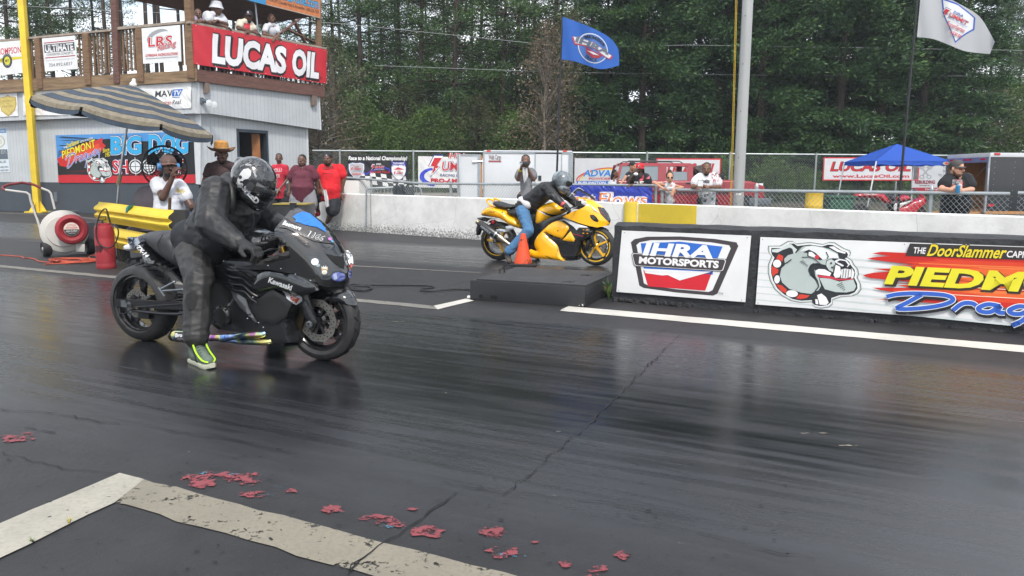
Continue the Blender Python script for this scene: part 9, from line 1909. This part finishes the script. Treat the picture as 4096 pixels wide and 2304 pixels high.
def o_helm2(a):
 a.text('MOTO',938,-100,13,'#c4c5c8',w_=36,rot=-12,off=.04);a.text('MERCENARY',978,-112,12,'#c4c5c8',w_=72,rot=-72,off=.04);a.text('BATTLE',878,-210,9,'#a9abae',w_=36,rot=-70);a.text('SPEED',915,-248,34,'#a4a6a9',w_=135,rot=-48,off=.05)
lateprint(t_,o_helm,K,'print',.003,'helmet');lateprint(t_,o_helm2,lambda x,y:K(x,-y),'lettering',.004,'helmet')
def sneaker(P0,toe,c1,c2,c3,name):
 d=toe-P0;d.z=0;d.normalize();sdv=Vector((-d.y,d.x,0));b0=Vector((P0 .x,P0 .y,0));so_=MB();L=.30
 heel=b0-d*.07
 pr=[(0,.036),(.06,.040),(.14,.040),(.21,.050),(.27,.045),(.305,.018)];rings=[]
 for z_,g in((0,-.004),(.012,.002),(.03,0)):
  rings.append([heel+d*x+sdv*(w_+g)+Vector((0,0,z_+(.012 if x>.27 else 0)))for x,w_ in pr]+[heel+d*x-sdv*(w_+g)+Vector((0,0,z_+(.012 if x>.27 else 0)))for x,w_ in reversed(pr)])
 so_.loft(rings);o=so_.build('shoe_sole',c2,t_)
 m_=MB();m_.cap(heel+d*.055+Vector((0,0,.17)),heel+d*.055+Vector((0,0,.07)),.050,.048);m_.cap(heel+d*.05+Vector((0,0,.06)),heel+d*.24+Vector((0,0,.05)),.045,.042);m_.cap(heel+d*.07+Vector((0,0,.13)),heel+d*.19+Vector((0,0,.075)),.042,.036);o=organic(m_,'shoe',c1,t_,.006,3)
 m_=MB()
 for i in range(6):q=heel+d*(.10+.022*i)+Vector((0,0,.165-.016*i));m_.tube([q-sdv*.03,q+Vector((0,0,.006)),q+sdv*.03],.0035,5)
 m_.build('shoe_lace',M('dark_lace','#2e3436',.8),t_);m_=MB();m_.tube(smooth([heel+d*.0+Vector((0,0,.20)),heel+d*.03+sdv*.045+Vector((0,0,.21)),heel+d*.085+sdv*.03+Vector((0,0,.215)),heel+d*.085-sdv*.03+Vector((0,0,.215)),heel+d*.03-sdv*.045+Vector((0,0,.21)),heel+Vector((0,0,.20))],4),.008,6)
 for sg in(-1,1):m_.tube(smooth([heel+d*.12+sdv*sg*.045+Vector((0,0,.15)),heel+d*.17+sdv*sg*.048+Vector((0,0,.10)),heel+d*.25+sdv*sg*.045+Vector((0,0,.06)),heel+d*.285+sdv*sg*.02+Vector((0,0,.05))],3),.006,5)
 m_.build('shoe_trim',c3,t_)
q0,q1=G(*K(612,1385)),G(*K(668,1398));q0=Vector((P['al'].x,P['al'].y,0));
sneaker(q0,q0+(q1-q0).normalized()*.2+nb.h*.05,M('shoe_green_grey','#4d5a50',.7,var=.25),C('#a9ab98',.7),M('neon_trim','#a6d427',.5,var=.05),'s');sneaker(P['ar'],P['tr'],M('shoe_green_grey','#4d5a50',.7),C('#a9ab98',.7),M('neon_trim','#a6d427',.5),'s')
def o_leg(a):
 a.poly([(612,668),(655,672),(660,752),(620,758)],M('leather_patch',(.022,.022,.022),.5,var=.3,bump=.3)).up();a.line([(600,650),(640,665),(665,660)],3,'#17171a');a.poly([(560,930),(610,905),(632,950),(610,1020),(572,1035),(553,985)],M('knee_mesh',(.008,.008,.009),.8))
lateprint(t_,o_leg,K,'patch',.004,'trousers')
lateprint(t_,lambda a:(a.line([(690,255),(745,225),(830,215)],3,'#2c2c2f'),a.line([(668,330),(700,300),(820,290),(862,300)],3,'#2c2c2f'),a.line([(640,470),(700,505),(760,520)],3,'#2c2c2f'),a.line([(545,470),(600,520),(660,548),(720,560)],4,'#2c2c2f'),a.line([(552,500),(600,545),(660,575)],3,'#2c2c2f'),a.line([(735,330),(755,400),(745,470)],3,'#2c2c2f'),a.line([(760,560),(820,600),(900,622)],3,'#3a3a3c'),a.line([(960,330),(985,400),(990,470),(960,540)],4,'#5a5c5f')),K,'seam',.003,'jacket')
# ---- far rider
def kf(x,y,yy):return fb.P(CY(x,y),yy)
yawf=math.degrees(math.atan2(fb.h.x,-fb.h.y))
Jf=dict(sl=kf(1060,340,-.19),el=kf(1150,455,-.33),wl=kf(1268,562,-.36),sr=fb.L(.10,.19,1.20),er=fb.L(.28,.34,1.02),wr=fb.L(.42,.37,.89),hl=kf(745,610,-.12),hr=fb.L(-.33,.12,.86),kl=kf(838,890,-.34),kr=fb.L(-.12,.34,.52),al=kf(575,1165,-.42),ar=fb.L(-.38,.42,.13),tl=kf(590,1270,-.45),tr=fb.L(-.28,.44,.04))
Jf['tl'].z=.045;Jf['al'].z=max(.14,Jf['al'].z)
t_,H,P,s=person('rider in black jacket and blue jeans crouched on the yellow motorcycle',12.3,(fb.P(CY(1250,285),0),1.06),Jf,yaw=yawf,pitch=25,noface=True,skin='#1b1b1d',shirt=LEATHER,sleeve=1.86,pants=DENIM,plen=.97,shoes=M('brown_shoe','#4a4138',.8,var=.2),bw=1.02,loose=.012,hem=.02,long=True,vox=.010,hands={'l':dict(dir=kf(1330,600,-.36)-kf(1268,562,-.36),pn=Vector((0,0,-1)),curl=1.1,k=1.2),'r':dict(dir=fb.h,pn=Vector((0,0,-1)),curl=1.1,k=1.2)})
m_=MB();m_.cap(kf(760,535,-.07),fb.L(-.30,.07,.94),.085,.085);m_.cap(kf(745,510,-.10),kf(820,565,-.15),.066,.07);organic(m_,'tee_hem',cloth('pale_tee','#b9b6b8'),t_,.012,3)
m_=MB();m_.tube([kf(672,560,-.12),kf(740,568,-.15),kf(800,600,-.13)],.022,8);m_.build('belt',M('brown_belt','#3a2c20',.6),t_)
m_=MB()
for sd,f in(('l',kf(1330,600,-.36)-P['wl']),('r',fb.h)):
 f=f.normalized();W_=P['w'+sd];m_.cap(P['e'+sd].lerp(W_,.85),W_+f*.03,.046,.044);hand(m_,W_,f,Vector((0,0,-1)),1.3,1.1,1 if sd=='l' else-1);organic(m_,'glove',GLOVE,t_,.007,2);m_=MB()
MB().lathe([(.046,0),(.05,.02),(.046,.04)],P['wl']-(P['wl']-P['el']).normalized()*.02,(P['wl']-P['el']),16).build('cuff',C('#c2464e'),t_)
m_=MB();H.ell(m_,0,-.012,.030,.128,.150,.138,26);H.ell(m_,0,.055,-.055,.110,.100,.085,22);H.ell(m_,0,.092,-.085,.082,.066,.055,18);organic(m_,'helmet',M('airbrushed_helmet',(.10,.12,.135),.25,var=.75,scale=9,coat=.8),t_,.008,3)
lateprint(t_,lambda a:(a.ell(1335,300,30,36,'#101214',14),a.ell(1374,300,12,26,'#101214',10),a.poly([(1352,345),(1368,340),(1372,368),(1356,370)],'#15181a'),a.poly([(1262,345),(1300,365),(1345,378),(1370,380),(1345,390),(1290,378)],'#15181a'),[a.line([(1300+12*i,372),(1298+12*i,410)],5,'#8d9498')for i in range(6)],a.poly([(1150,180),(1200,140),(1260,130),(1210,160),(1170,210)],'#7f8c92')),CY,'print',.004,'helmet')
finish_organic()
for t_,fn,cr,name,base,nm in PRINT:
 want=t_.get('_s')if nm=='_s' else None
 objs=[o for o in t_.children if(o.name==want if want else o.name.split('.')[0]==nm)]
 if objs:art_on(objs,name,t_,fn,cr,10,base)
for o in bpy.data.objects:
 if '_s' in o:del o['_s']
